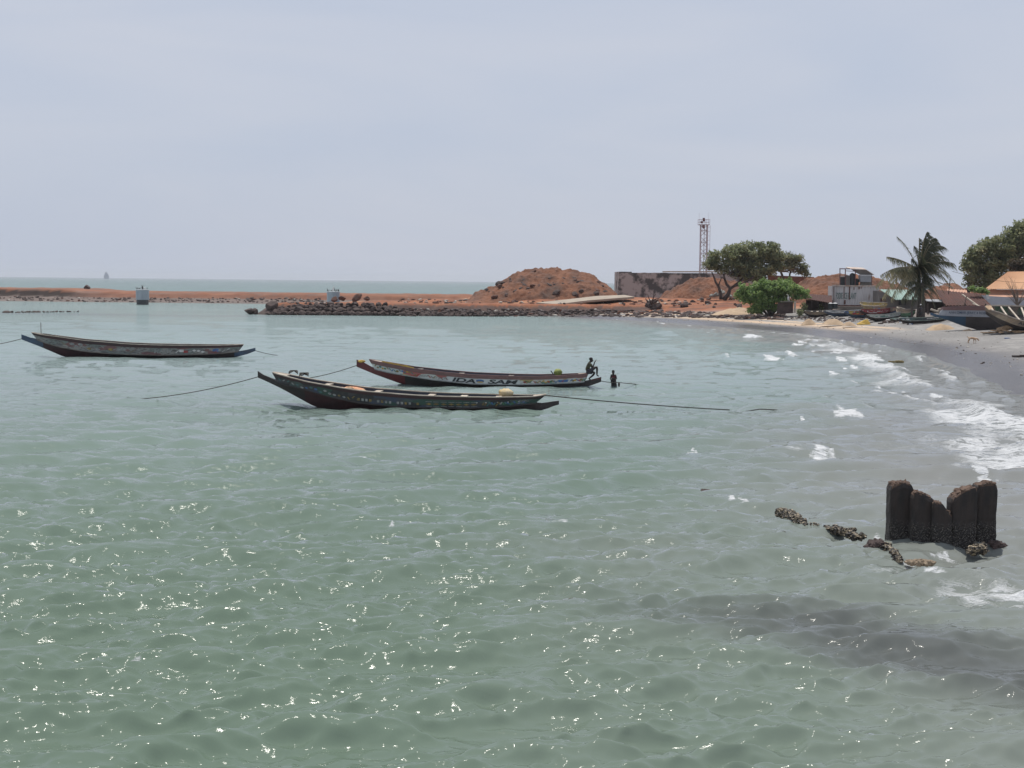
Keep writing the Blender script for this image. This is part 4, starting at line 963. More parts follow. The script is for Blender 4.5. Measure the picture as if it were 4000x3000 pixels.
# flat boulders in the mounds
rg = random.Random(4)
for i in range(60):
    px = rg.uniform(1860, 2420); topy = np.interp(px, [1860, 2000, 2100, 2300, 2430], [1140, 1075, 1048, 1070, 1150])
    py = rg.uniform(topy+3, 1160); zc = ('left flank' if px < 2020 else 'right flank' if px > 2260 else 'upper middle' if py < 1100 else 'lower middle'); th_ = PD(px, topy, 248).z-1.6
    for q in range(60):
        v = 1-q/59; p = PD(px, py, 248-11*v)
        if p.z <= 1.6+th_*max(0, 1-v**1.25)**.8: break
    put_rock((rk+rr_)[rg.randrange(12)], p, rg.uniform(.18, .62), 'dark clod of earth stuck in the %s of the largest red mound' % zc, 'clod', 'clods in the largest mound, ' + zc, 'earth_clod')
for i in range(16):
    px = rg.uniform(2620, 2900); p = G(px, rg.uniform(1168, 1205), 180, 300)
    put_rock((rk+rr_)[rg.randrange(12)], p+Vector((0, 0, .1)), rg.uniform(.22, .55), 'dark clod lying on the flat red ground above the beach', 'clod', 'clods on the red ground', 'earth_clod')
for (px, py, s, lb) in ((2675, 1201, .75, 'black rounded boulder alone on the orange ground'), (340, 1128, .9, 'lone dark boulder on the skyline of the far spit'), (2565, 1205, .7, 'dark boulder by the uprooted stump')):
    p = G(px, py, 150, 420) if px > 1000 else PD(px, py, 312); put_rock(rk[2], p+Vector((0, 0, .2)), s, lb)
# sand bank under the trees
mound('sand_heap', 'pale sand heap left of the green bush', [(2780, 1212), (2815, 1204), (2860, 1196), (2900, 1195), (2940, 1205), (2960, 1214)], 188, 2.2, 1.35, 45, pmat('pale sand', (.46, .34, .22), (.38, .28, .19), 1, .95, .5, .05), rough=.12, nx=60, ny=24)['category'] = 'sand heap'
# grey stone heap
rg = random.Random(12); M['grey_stone'] = pmat('grey block', (.30, .31, .29), (.17, .18, .17), 3, .85, .4)
gs = [rockmesh('grey_stone', 40+i, M['grey_stone'], 2) for i in range(3)]
for i in range(34):
    px = rg.uniform(2775, 2858); py = 1158-rg.random()*max(0, 22-abs(px-2815)*.5)
    put_rock(gs[i % 3], PD(px, py, 243+rg.uniform(-.4, .4)), rg.uniform(.22, .42), 'grey stone in the pile behind the leaning tree trunks', 'stone', 'stones of the grey pile', 'grey_stone')
# concrete ramp
a = [PD(2105, 1187, 222), PD(2300, 1180, 222), PD(2470, 1158, 232), PD(2560, 1154, 240), PD(2500, 1147, 245), PD(2330, 1156, 236)]
tag(MB().slab([PD(2095, 1182, 224), PD(2178, 1188, 220), PD(2297, 1173, 222), PD(2478, 1159, 230), PD(2440, 1152, 236), PD(2330, 1156, 234), PD(2200, 1171, 229)], (0, 0, -.30)).build('concrete_ramp', pmat('ramp concrete', (.38, .32, .25), (.30, .25, .20), .6, .9, .4), None, loc=PD(2300, 1170, 230)), 'long pale concrete ramp sloping down in front of the largest mound', 'ramp', None, 'thing')
# uprooted stump with roots
mb = MB(); c = G(2540, 1196, 180, 260); r = random.Random(5)
for i in range(16):
    a = r.uniform(0, 6.28); el = r.uniform(-.1, 1.1); ln = r.uniform(.8, 2.0); p = [c+Vector((0, 0, .2))]
    dv = Vector((math.cos(a)*math.cos(el), math.sin(a)*math.cos(el), math.sin(el)))
    for q in range(4): p.append(p[-1]+dv*ln/4+Vector((r.uniform(-.2, .2), 0, r.uniform(-.15, .2))))
    mb.tube(p, [.16, .12, .09, .06, .03], 6)
mb.ball(c+Vector((0, 0, .15)), (.75, .5, .5), 9, 6, 0, .25, 3)
tag(mb.build('tree_stump', M['rock_dark'], None, loc=c), 'dark uprooted stump with tangled roots on the red bank', 'stump')

# ================================================================== fort wall, tower
M['plaster'] = None
def fort_mat():
    m, t, b = newmat('old plaster'); n = t.nodes.new; l = t.links.new
    tc = n('ShaderNodeTexCoord'); z = n('ShaderNodeTexNoise'); z.inputs['Scale'].default_value = .35; z.inputs['Detail'].default_value = 6; z.inputs['Roughness'].default_value = .62; l(tc.outputs['Object'], z.inputs[0])
    r = n('ShaderNodeValToRGB'); r.color_ramp.elements[0].position = .44; r.color_ramp.elements[0].color = (.075, .070, .068, 1); r.color_ramp.elements[1].position = .53; r.color_ramp.elements[1].color = (.36, .32, .30, 1)
    l(z.outputs[0], r.inputs[0]); l(r.outputs[0], b.inputs['Base Color']); b.inputs['Roughness'].default_value = .95
    bp = n('ShaderNodeBump'); bp.inputs['Strength'].default_value = .6; bp.inputs['Distance'].default_value = .15; l(z.outputs[0], bp.inputs['Height']); l(bp.outputs[0], b.inputs['Normal']); return m
d = 290
fort = empty('fort_wall', PD(2600, 1150, d), 'long old stained fort wall with blackened plaster and a pale coping', 'wall'); fort['kind'] = 'thing'
zt = PD(2420, 1066, d).z; x0 = PD(2418, 1100, d).x; x0b = PD(2412, 1150, d).x; x1 = PD(2975, 1100, d).x; fm = fort_mat()
mb = MB(); nseg = 40; R = []
for i in range(nseg+1):
    x = x0+(x1-x0)*i/nseg; jt = .10*vnoise(np.array([i*.7]), np.array([2.0]), 5)[0] if i < 14 else 0
    tp = PD(2420+(2975-2420)*i/nseg, 1066+2*(i/nseg), d).z+jt; xb = x-(.35 if i == 0 else 0)
    R.append([Vector((xb, d, 0)), Vector((x, d+.25, tp)), Vector((x, d+1.3, tp)), Vector((xb, d+1.6, 0))])
mb.loft(R).build('wall_face', fm, fort)
xc = PD(2590, 1066, d).x
MB().loft([[Vector((x, d-.05, PD(px, 1066, d).z+.10)), Vector((x, d+1.4, PD(px, 1066, d).z+.12)), Vector((x, d+1.4, PD(px, 1066, d).z+.36)), Vector((x, d-.05, PD(px, 1066, d).z+.36))] for px, x in ((q, PD(q, 1066, d).x) for q in (2590, 2700, 2800, 2970))]).build('coping', M['pale_wood'], fort)
MB().box((x0-.2+1.6, d+8, 2.5+1.2), (2.5, 14, 7.0)).build('return_wall', fm, fort)
# low walls behind the trees at right of the fort
tag(MB().slab([PD(3000, 1150, 268), PD(3000, 1075, 268), PD(3180, 1082, 268), PD(3180, 1150, 268)], (0, .6, 0)).build('brick_wall', M['rust'], None, loc=PD(3090, 1150, 268)), 'low dark brown wall seen under the branches of the thin tree', 'wall', None, 'thing')
d = 312
tw = empty('lattice_tower', PD(2748, 1100, d), 'tall slender steel lattice tower with a railed platform and lamps on top', 'tower')
M['steel'] = pmat('pale painted steel', (.52, .46, .48), (.42, .34, .34), 2, .5, 0); M['steel_red'] = pmat('rusty red steel', (.16, .06, .055), (.10, .05, .05), 2, .6, 0)
zt = PD(2748, 879, d).z; zb = 1.5; cx = PD(2748, 950, d).x; h_ = .72
lx = (PD(2735, 1000, d).x, PD(2760, 1000, d).x); mpp = d/F
cs = [(lx[0], d-h_), (lx[1], d-h_), (lx[1], d+h_), (lx[0], d+h_)]
mb = MB()
for q in cs: mb.beam((*q, zb), (*q, zt), .15)
mb.build('legs_frame', M['steel'], tw)
mb = MB(); nb = 13; hh = (zt-zb)/nb
for i in range(nb):
    za, zc = zb+i*hh, zb+(i+1)*hh
    for k in range(4):
        a, b = cs[k], cs[(k+1) % 4]
        if (i+k) % 2: a, b = b, a
        mb.beam((*a, za), (*b, zc), .10)
        if i % 2 == 0: mb.beam((*cs[k], za), (*cs[(k+1) % 4], za), .10)
mb.build('bracing', M['steel'], tw)
MB().beam((cx-.0, d-h_-.1, zb), (cx-.0, d-h_-.1, zt), .10).build('cable_duct', M['steel_red'], tw)
mb = MB(); ax, bx = PD(2761, 1000, d).x, PD(2769.5, 1000, d).x
for x in (ax, bx): mb.beam((x+.03, d-h_, zb), (x+.03, d-h_, zt-.1), .07)
z = zb+.5
while z < zt-.2: mb.beam((ax, d-h_, z), (bx, d-h_, z), .06); z += .95
mb.build('ladder', M['steel'], tw)
pz0 = zt; px0, px1 = PD(2728.5, 880, d).x, PD(2770, 880, d).x; pt = PD(2748, 858, d).z
MB().box(((px0+px1)/2, d, pz0+.05), (px1-px0, 2.2, .14)).build('platform', M['steel'], tw)
mb = MB()
for y in (d-1.05, d+1.05):
    for zz in (pz0+.6, pt): mb.beam((px0, y, zz), (px1, y, zz), .06)
    for x in (px0, (px0*2+px1)/3, (px0+2*px1)/3, px1): mb.beam((x, y, pz0+.1), (x, y, pt), .07)
for x in (px0, px1):
    for zz in (pz0+.6, pt): mb.beam((x, d-1.05, zz), (x, d+1.05, zz), .06)
mb.build('railing', M['steel'], tw)
for (px, py, rr2, h2) in ((2749, 865, .26, .75), (2748, 891, .30, .7)):
    p = PD(px, py, d-1.0); MB().cyl((p.x, p.y, p.z), rr2, h2, 12).build('lamp_housing', M['steel_red'], tw, smooth=False)
p = PD(2741, 868, d-1); MB().box(p, (.5, .4, .4)).build('equipment_box', M['steel_red'], tw)
for px in (2731, 2767): p = PD(px, 858, d); MB().beam(p, p+Vector((0, 0, 1.6)), .03).build('antenna', M['steel'], tw)

# ================================================================== white cylinders, birds, ship
def bird(p, s, kind, label, face_=1):
    b = MB(); p = Vector(p)
    if kind == 'upright':
        b.ball(p+Vector((0, 0, .30*s)), (.10*s, .10*s, .22*s), 8, 6); b.tube([p+Vector((0, 0, .45*s)), p+Vector((.03*s*face_, 0, .60*s)), p+Vector((.10*s*face_, 0, .66*s))], [.05*s, .035*s, .03*s], 6)
        b.tube([p+Vector((.10*s*face_, 0, .66*s)), p+Vector((.24*s*face_, 0, .66*s))], [.02*s, .006*s], 5); b.tube([p+Vector((-.05*s*face_, 0, .18*s)), p+Vector((-.16*s*face_, 0, .02*s))], [.06*s, .03*s], 5)
    else:
        b.ball(p+Vector((0, 0, .28*s)), (.24*s, .12*s, .13*s), 8, 6); b.tube([p+Vector((.18*s*face_, 0, .30*s)), p+Vector((.26*s*face_, 0, .46*s)), p+Vector((.34*s*face_, 0, .50*s))], [.05*s, .035*s, .03*s], 6)
        b.tube([p+Vector((.34*s*face_, 0, .50*s)), p+Vector((.52*s*face_, 0, .42*s))], [.025*s, .008*s], 5); b.tube([p+Vector((-.2*s*face_, 0, .28*s)), p+Vector((-.38*s*face_, 0, .22*s))], [.07*s, .03*s], 5)
    for q in (-.04, .04): b.tube([p+Vector((0, q*s, .2*s)), p+Vector((0, q*s, 0))], .012*s, 4)
    return b
M['bird_dark'] = pmat('dark plumage', (.03, .028, .03), (.05, .045, .045), 6, .8, 0); M['bird_white'] = pmat('white plumage', (.62, .60, .58), (.45, .42, .42), 6, .8, 0)
M['cyl_dark'] = pmat('dark wet band', (.035, .038, .042), (.06, .06, .06), 1, .6, .2); M['steel_white'] = pmat('whitewashed top', (.62, .62, .62), (.5, .5, .5), 3, .7, .1)
for (pxc, pw, top, base, lb, nm) in ((557, 50.5, 1131, 1190, 'white concrete cylinder standing in the water left of centre, its foot blackened', 'first'), (1302, 50, 1139, 1198, 'white concrete cylinder behind the boulders of the jetty tip', 'second')):
    d = 5*F/(base-1084.5+.0) if nm == 'first' else 5*F/(1198-1092)
    c = PD(pxc, base, d); c.z = 0; r_ = pw/2*d/F; H_ = (base-top)*d/F
    e = empty('concrete_cylinder', c, lb, 'cylinder', 'concrete cylinders in the bay')
    MB().cyl(c+Vector((0, 0, .9)), r_, H_-1.0, 40).build('shaft', M['zinc'], e, smooth=False)
    MB().cyl(c+Vector((0, 0, H_-.1)), r_*1.02, .12, 40).build('rim', M['steel_white'], e)
    MB().cyl(c+Vector((0, 0, -1.5)), r_*.90, 2.4, 40).build('dark_foot', M['cyl_dark'], e)
    ct = c+Vector((0, 0, H_+.02))
    if nm == 'first': L_ = [(-1.05, 'sit', 'bird_dark', .8), (-.45, 'sit', 'bird_dark', .7), (-.1, 'upright', 'bird_dark', 1.2), (.12, 'upright', 'bird_dark', 1.1), (.35, 'sit', 'bird_white', .8), (.95, 'upright', 'bird_dark', .6)]
    else: L_ = [(-1.1, 'upright', 'bird_dark', .85), (-.75, 'upright', 'bird_dark', .6), (-.35, 'sit', 'bird_dark', .6), (.0, 'upright', 'bird_white', 1.35), (.25, 'upright', 'bird_dark', 1.0), (.62, 'upright', 'bird_dark', .75), (.82, 'upright', 'bird_dark', .7), (1.02, 'upright', 'bird_dark', .8)]
    for q, (x, kd, mt, s_) in enumerate(L_):
        b = bird(ct+Vector((x, (-.3 if q % 2 else .2), 0)), s_, kd, '', 1 if q % 2 else -1)
        dark = mt == 'bird_dark'
        o = b.build('bird', M[mt], None, loc=ct+Vector((x, (-.3 if q % 2 else .2), 0)), smooth=True)
        if dark: nd = 1+sum(1 for w in L_[:q] if w[2] == 'bird_dark'); tag(o, f'{("first", "second", "third", "fourth", "fifth", "sixth", "seventh")[nd-1]} dark seabird from the left on the {"left" if nm=="first" else "right"} concrete cylinder', 'bird', f'dark seabirds on the {"left" if nm=="first" else "right"} cylinder')
        else: tag(o, f'pale seabird perched among dark ones on the {"left" if nm=="first" else "right"} concrete cylinder', 'bird')
d = 5200; c = PD(416, 1083, d); c.z = 0; k = d/F; u_ = c.normalized()
sh = empty('ship', c, 'faint grey ship seen end on upon the left horizon', 'ship')
M['ship_grey'] = pmat('hazy ship grey', (.34, .36, .42), (.30, .33, .39), .05, .9, 0)
MB().loft([[c+Vector((-10*k, 0, -2)), c+Vector((10*k, 0, -2)), c+Vector((9.5*k, 0, 12*k)), c+Vector((-10*k, 0, 12*k))], [c+u_*40+Vector((-10*k, 0, -2)), c+u_*40+Vector((10*k, 0, -2)), c+u_*40+Vector((9.5*k, 0, 12*k)), c+u_*40+Vector((-10*k, 0, 12*k))]]).build('hull', M['ship_grey'], sh)
MB().loft([[c+u_*8+Vector((-9*k, 0, 12*k)), c+u_*8+Vector((8*k, 0, 12*k)), c+u_*8+Vector((6*k, 0, 19*k)), c+u_*8+Vector((-7*k, 0, 19*k))], [c+u_*30+Vector((-9*k, 0, 12*k)), c+u_*30+Vector((8*k, 0, 12*k)), c+u_*30+Vector((6*k, 0, 19*k)), c+u_*30+Vector((-7*k, 0, 19*k))]]).build('deck_house', M['ship_grey'], sh)
MB().box(c+u_*18+Vector((-1*k, 0, 21.5*k)), (7*k, 8, 5*k)).build('funnel', M['ship_grey'], sh)
MB().beam(c+u_*12+Vector((0, 0, 19*k)), c+u_*12+Vector((0, 0, 29*k)), 1.0).build('mast', M['ship_grey'], sh)
# ================================================================== trees
def leaf_mat(name, c1, c2, c3):
    m, t, b = newmat(name); n = t.nodes.new; l = t.links.new
    a = n('ShaderNodeAttribute'); a.attribute_name = 'tint'; r = n('ShaderNodeValToRGB'); e = r.color_ramp.elements
    e[0].position = 0; e[0].color = (*c1, 1); e[1].position = 1; e[1].color = (*c3, 1); q = e.new(.5); q.color = (*c2, 1)
    l(a.outputs['Fac'], r.inputs[0]); l(r.outputs[0], b.inputs['Base Color']); b.inputs['Roughness'].default_value = .55
    tr = n('ShaderNodeBsdfTranslucent'); l(r.outputs[0], tr.inputs[0]); ms = n('ShaderNodeMixShader'); ms.inputs[0].default_value = .5
    l(b.outputs[0], ms.inputs[1]); l(tr.outputs[0], ms.inputs[2]); l(ms.outputs[0], t.nodes['Material Output'].inputs['Surface']); return m
def leaves(name, clumps, size, per, mat, parent, seed, flatness=.6, droop=0):
    """clumps: (centre, radius). Small leaf-spray faces spread through each clump"""
    r = np.random.default_rng(seed); V_ = []; T_ = []
    for c, rad in clumps:
        k = max(4, int(per*rad*rad)); d = r.normal(size=(k, 3)); d /= np.linalg.norm(d, axis=1)[:, None]; q = rad*r.random(k)**.45
        p = d*q[:, None]*np.array([1, 1, flatness])+np.array(c); tint = np.clip(.5+r.normal()*.22+r.normal(size=k)*.14, 0, 1)
        n_ = r.normal(size=(k, 3))*np.array([1, 1, .7])+np.array([0, 0, .9]); n_ /= np.linalg.norm(n_, axis=1)[:, None]
        a = np.cross(n_, r.normal(size=(k, 3))); a /= np.linalg.norm(a, axis=1)[:, None]; b = np.cross(n_, a)
        s = size*(.6+.8*r.random(k))[:, None]
        a = a*s; b = b*s*.55; a[:, 2] -= droop*s[:, 0]
        quad = np.stack([p-a, p+b*.9-a*.1, p+a, p-b*.9+a*.1], 1); V_.append(quad.reshape(-1, 3)); T_.append(np.repeat(tint, 4))
    V_ = np.concatenate(V_); T_ = np.concatenate(T_); nq = len(V_)//4
    off = Vector((0, 0, 0)); pp = parent
    while pp is not None: off += pp.location; pp = pp.parent
    V_ = V_-np.array(off)
    me = bpy.data.meshes.new(name); me.vertices.add(len(V_)); me.vertices.foreach_set('co', V_.astype(np.float32).ravel())
    me.loops.add(len(V_)); me.loops.foreach_set('vertex_index', np.arange(len(V_), dtype=np.int32)); me.polygons.add(nq)
    me.polygons.foreach_set('loop_start', np.arange(0, len(V_), 4, dtype=np.int32)); me.polygons.foreach_set('loop_total', np.full(nq, 4, np.int32))
    me.update(calc_edges=True); a = me.attributes.new('tint', 'FLOAT', 'POINT'); a.data.foreach_set('value', T_.astype(np.float32)); me.materials.append(mat)
    o = bpy.data.objects.new(name, me); COL.objects.link(o); o.parent = parent; return o
M['bark'] = pmat('dark bark', (.055, .040, .034), (.09, .07, .06), 3, .95, .7, .03); M['twig'] = pmat('bare twigs', (.22, .18, .15), (.14, .11, .09), 3, .9, .3)
M['leaf_dark'] = leaf_mat('dark leaves', (.12, .145, .075), (.22, .25, .13), (.38, .39, .22))
M['leaf_olive'] = leaf_mat('olive leaves', (.11, .13, .070), (.20, .22, .115), (.33, .33, .20))
M['leaf_green'] = leaf_mat('bright green leaves', (.12, .19, .060), (.22, .33, .11), (.36, .44, .17))
def crown_clumps(ells, d, n, rc, seed, depth=1.0, shell=.55):
    """ells: (px, py, rx, ry) ovals of foliage at distance d -> clump centres and radii"""
    r = random.Random(seed); out_ = []; tot = sum(e[2]*e[3] for e in ells)
    for (px, py, rx, ry) in ells:
        c = PD(px, py, d); k = d/F; m_ = max(2, int(n*rx*ry/tot))
        for i in range(m_):
            v = Vector((r.gauss(0, 1), r.gauss(0, 1), r.gauss(0, 1))).normalized(); q = r.uniform(shell, 1)
            rr3 = r.uniform(rc*.6, rc*1.3)
            out_.append((c+Vector((v.x*(rx*k-rr3*.5)*q, v.y*rx*k*depth*q, v.z*(ry*k-rr3*.4)*q)), rr3))
    return out_
def branches(mb, base, tips, r0_, seed, wob=.25, fork=None):
    r = random.Random(seed)
    for (p, rad) in tips:
        b = Vector(base); t = Vector(p); pts = [b]
        for q in (1, 2, 3): 
            m_ = b.lerp(t, q/4)+Vector((r.uniform(-wob, wob), r.uniform(-wob, wob), r.uniform(-wob, wob)+.3*math.sin(q/4*3.14)*wob)); pts.append(m_)
        pts.append(t); mb.tube(pts, [r0_, r0_*.75, r0_*.5, r0_*.3, r0_*.12], 5, cap=False)
# broad dark tree over the wall
d = 236; base = G(2828, 1176, 150, 300); base = PD(2828, 1168, d); base.z = hz(base.x, base.y)-.1
t1 = empty('broad_tree', base, 'broad dark green tree with two leaning bare trunks right of the tower', 'tree')
k = d/F
def line(pts, dd, offs=None): return [PD(px, py, dd+(offs[i] if offs else 0)) for i, (px, py) in enumerate(pts)]
tr_ = MB(); 
L_ = line([(2827, 1172), (2846, 1148), (2852, 1126), (2838, 1110), (2830, 1088), (2826, 1068)], d); tr_.tube(L_, [.42, .34, .28, .22, .18, .12], 8)
tr_.tube(line([(2816, 1170), (2815, 1148), (2808, 1122), (2796, 1103), (2788, 1080), (2780, 1062)], d), [.30, .25, .22, .18, .14, .08], 8)
tr_.tube(line([(2850, 1130), (2868, 1116), (2888, 1100), (2905, 1080), (2925, 1058)], d, [0, .5, 1, 1, 1]), [.24, .2, .18, .14, .1], 7)
tr_.tube(line([(2856, 1124), (2880, 1114), (2910, 1104), (2940, 1084), (2970, 1062)], d, [0, -.6, -1.2, -1.5, -1.5]), [.2, .18, .16, .13, .08], 7)
tr_.tube(line([(2806, 1118), (2812, 1100), (2818, 1086)], d, [0, .3, .6]), [.13, .1, .05], 6)
tr_.build('trunk', M['bark'], t1, smooth=True)
E1 = [(2775, 1030, 34, 26), (2800, 1008, 48, 36), (2790, 1036, 40, 22), (2860, 995, 66, 46), (2930, 985, 78, 46), (2990, 982, 62, 50), (2950, 1040, 80, 42), (3020, 1010, 44, 44), (2880, 1040, 66, 38), (2905, 1072, 58, 26), (2965, 1082, 60, 26), (2820, 1050, 40, 20), (3010, 1055, 44, 30), (2900, 968, 60, 22), (3015, 965, 30, 20), (2945, 960, 34, 16), (3045, 1005, 26, 30), (3040, 1035, 24, 20)]
cl = crown_clumps(E1, d, 330, .95, 3, .75, .35)
bm_ = MB(); branches(bm_, PD(2880, 1080, d), cl[::7], .10, 4, .3); bm_.build('branches', M['bark'], t1)
leaves('crown', cl, .24, 52, M['leaf_dark'], t1, 5, .75)
# thinner tree at its right
d = 250; base = PD(3075, 1130, d); base.z = 2
t2 = empty('thin_tree', base, 'thinner sparse tree with pale bare twigs at right of the broad dark tree', 'tree')
mb = MB(); mb.tube([Vector((base.x, d, 1.9)), PD(3055, 1075, d), PD(3045, 1050, d)], [.3, .22, .16], 7); mb.tube([Vector((base.x+.3, d, 1.9)), PD(3085, 1070, d), PD(3100, 1040, d)], [.2, .16, .1], 7); mb.build('trunk', M['bark'], t2)
E2 = [(3070, 1008, 44, 26), (3110, 1015, 40, 28), (3080, 1040, 44, 24), (3140, 1045, 26, 26), (3150, 1068, 18, 18), (3050, 1035, 30, 18), (3120, 1060, 26, 16)]
cl = crown_clumps(E2, d, 130, .7, 8, .8, .3)
mb = MB(); branches(mb, PD(3050, 1062, d), cl[::4], .08, 6, .3); branches(mb, PD(3095, 1055, d), cl[2::5], .07, 7, .3)
r = random.Random(2)
for i in range(40):
    px = r.uniform(3040, 3135); p = PD(px, 1000+abs(px-3080)*.25, d+r.uniform(-1, 1)); mb.tube([p, p+Vector((r.uniform(-.7, .7), 0, r.uniform(.4, 1.1)))], [.03, .012], 4, cap=False)
mb.build('branches', M['twig'], t2); leaves('crown', cl, .22, 48, M['leaf_olive'], t2, 9, .8)
# low bright green bush
d = 178; base = PD(3010, 1225, d); base.z = hz(base.x, base.y)
b3 = empty('green_bush', base, 'large low bright green bush at the top of the beach', 'bush')
E3 = [(2915, 1140, 46, 18), (2898, 1160, 30, 16), (2955, 1122, 44, 18), (3010, 1108, 56, 17), (3062, 1108, 50, 16), (3105, 1124, 36, 15), (3128, 1144, 24, 14), (2995, 1140, 80, 24), (3060, 1140, 66, 22), (2930, 1172, 46, 20), (2970, 1198, 40, 18), (3118, 1160, 26, 12), (3030, 1168, 50, 14), (2940, 1210, 26, 14), (2990, 1180, 50, 18), (3010, 1200, 40, 16), (2960, 1160, 60, 24), (3040, 1125, 90, 20), (3060, 1175, 50, 14), (2950, 1215, 34, 12), (2878, 1152, 20, 7), (3146, 1138, 20, 7), (3150, 1158, 16, 6), (2896, 1118, 22, 7), (2990, 1096, 26, 6), (3080, 1098, 22, 6)]
cl = crown_clumps(E3, d, 440, .55, 13, .55, .45)
mb = MB(); branches(mb, base, cl[::12], .07, 14, .25); mb.build('branches', M['bark'], b3)
leaves('foliage', cl, .17, 130, M['leaf_green'], b3, 15, .6)
r = random.Random(31); sp = [(c+Vector((r.uniform(-.3, .3), 0, rad*.75)), .16) for c, rad in cl if r.random() < .35]
leaves('outer_sprigs', sp, .14, 420, M['leaf_green'], b3, 16, 1.4)
# big trees at the right edge
d = 212; base = PD(3880, 1150, d); base.z = 2.2
t4 = empty('large_tree', base, 'large spreading green tree cut by the right picture edge above the orange roof', 'tree')
mb = MB(); mb.tube([base, PD(3880, 1060, d), PD(3890, 1010, d)], [.5, .4, .3], 8); mb.build('trunk', M['bark'], t4)
E4 = [(3990, 925, 90, 55), (3920, 965, 90, 55), (3850, 985, 70, 50), (3800, 1010, 44, 40), (3790, 1050, 36, 34), (3860, 1045, 80, 45), (3940, 1030, 80, 50), (4040, 960, 90, 80), (3800, 1080, 36, 26), (3850, 1085, 50, 26), (4080, 900, 80, 40), (3780, 1030, 26, 30), (3785, 1100, 34, 24), (3830, 1115, 50, 24), (3990, 890, 60, 34), (3880, 1090, 60, 26)]
cl = crown_clumps(E4, d, 520, .85, 23, .7, .4); mb = MB(); branches(mb, PD(3890, 1050, d), cl[::9], .12, 24, .35); mb.build('branches', M['bark'], t4)
leaves('crown', cl, .22, 60, M['leaf_dark'], t4, 25, .7)
r = random.Random(33); sp = [(c+Vector((r.uniform(-.5, .5), 0, rad*.6)), .25) for c, rad in cl if r.random() < .4]
leaves('outer_sprigs', sp, .2, 150, M['leaf_olive'], t4, 26, 1.2)
d = 200; base = PD(3985, 1080, d); base.z = 2.2
t5 = empty('brown_bush', base, 'dry brownish bush behind the ridge of the orange roof at the right edge', 'bush')
cl = crown_clumps([(3965, 1035, 36, 26), (4000, 1030, 44, 28), (3985, 1055, 40, 20)], d, 60, .6, 41, .6, .3); mb = MB(); branches(mb, PD(3985, 1080, d), cl[::5], .06, 42); mb.build('branches', M['twig'], t5)
M['leaf_brown'] = leaf_mat('dry leaves', (.05, .042, .026), (.085, .066, .04), (.12, .09, .06)); leaves('crown', cl, .2, 70, M['leaf_brown'], t5, 43, .8)
d = 168; base = PD(3830, 1150, d); base.z = 3
t6 = empty('roof_shrub', base, 'small green shrub growing beside the man on the rusty roof', 'shrub')
cl = crown_clumps([(3825, 1132, 28, 14), (3800, 1128, 18, 12), (3850, 1140, 16, 12)], d, 40, .35, 51, .6, .3); mb = MB(); branches(mb, base, cl[::4], .03, 52, .1); mb.build('branches', M['bark'], t6); leaves('foliage', cl, .14, 160, M['leaf_green'], t6, 53, .8)
for (px, py, dd, w, h, lb) in ((3140, 1205, 176, 16, 22, 'small green weeds beside the dark tank'), (3125, 1218, 172, 14, 18, 'low green weeds at the foot of the leaning post'), (3205, 1205, 182, 14, 18, 'small weedy shrub in front of the rusty sheet roof')):
    b = PD(px, py+h, dd); e = empty('weed_plant', b, lb, 'weeds')
    cl = crown_clumps([(px, py, w, h)], dd, 22, .28, px, .6, .3); mb = MB(); branches(mb, b, cl[::5], .02, px, .05); mb.build('stem', M['bark'], e); leaves('foliage', cl, .12, 200, M['leaf_olive'], e, px, .9)
# bare shrub against the white wall
d = 158; b = PD(3975, 1195, d); e = empty('bare_shrub', b, 'leafless twiggy shrub in front of the white wall and orange roof', 'shrub'); r = random.Random(8); mb = MB()
for i in range(46):
    px = r.uniform(3915, 4020); py = r.uniform(1085, 1170); t = PD(px, py, d+r.uniform(-.6, .6)); m_ = b.lerp(t, .5)+Vector((r.uniform(-.3, .3), 0, .2))
    mb.tube([b, m_, t, t+Vector((r.uniform(-.35, .35), 0, r.uniform(.1, .4)))], [.035, .02, .012, .006], 4, cap=False)
mb.build('twigs', M['twig'], e)

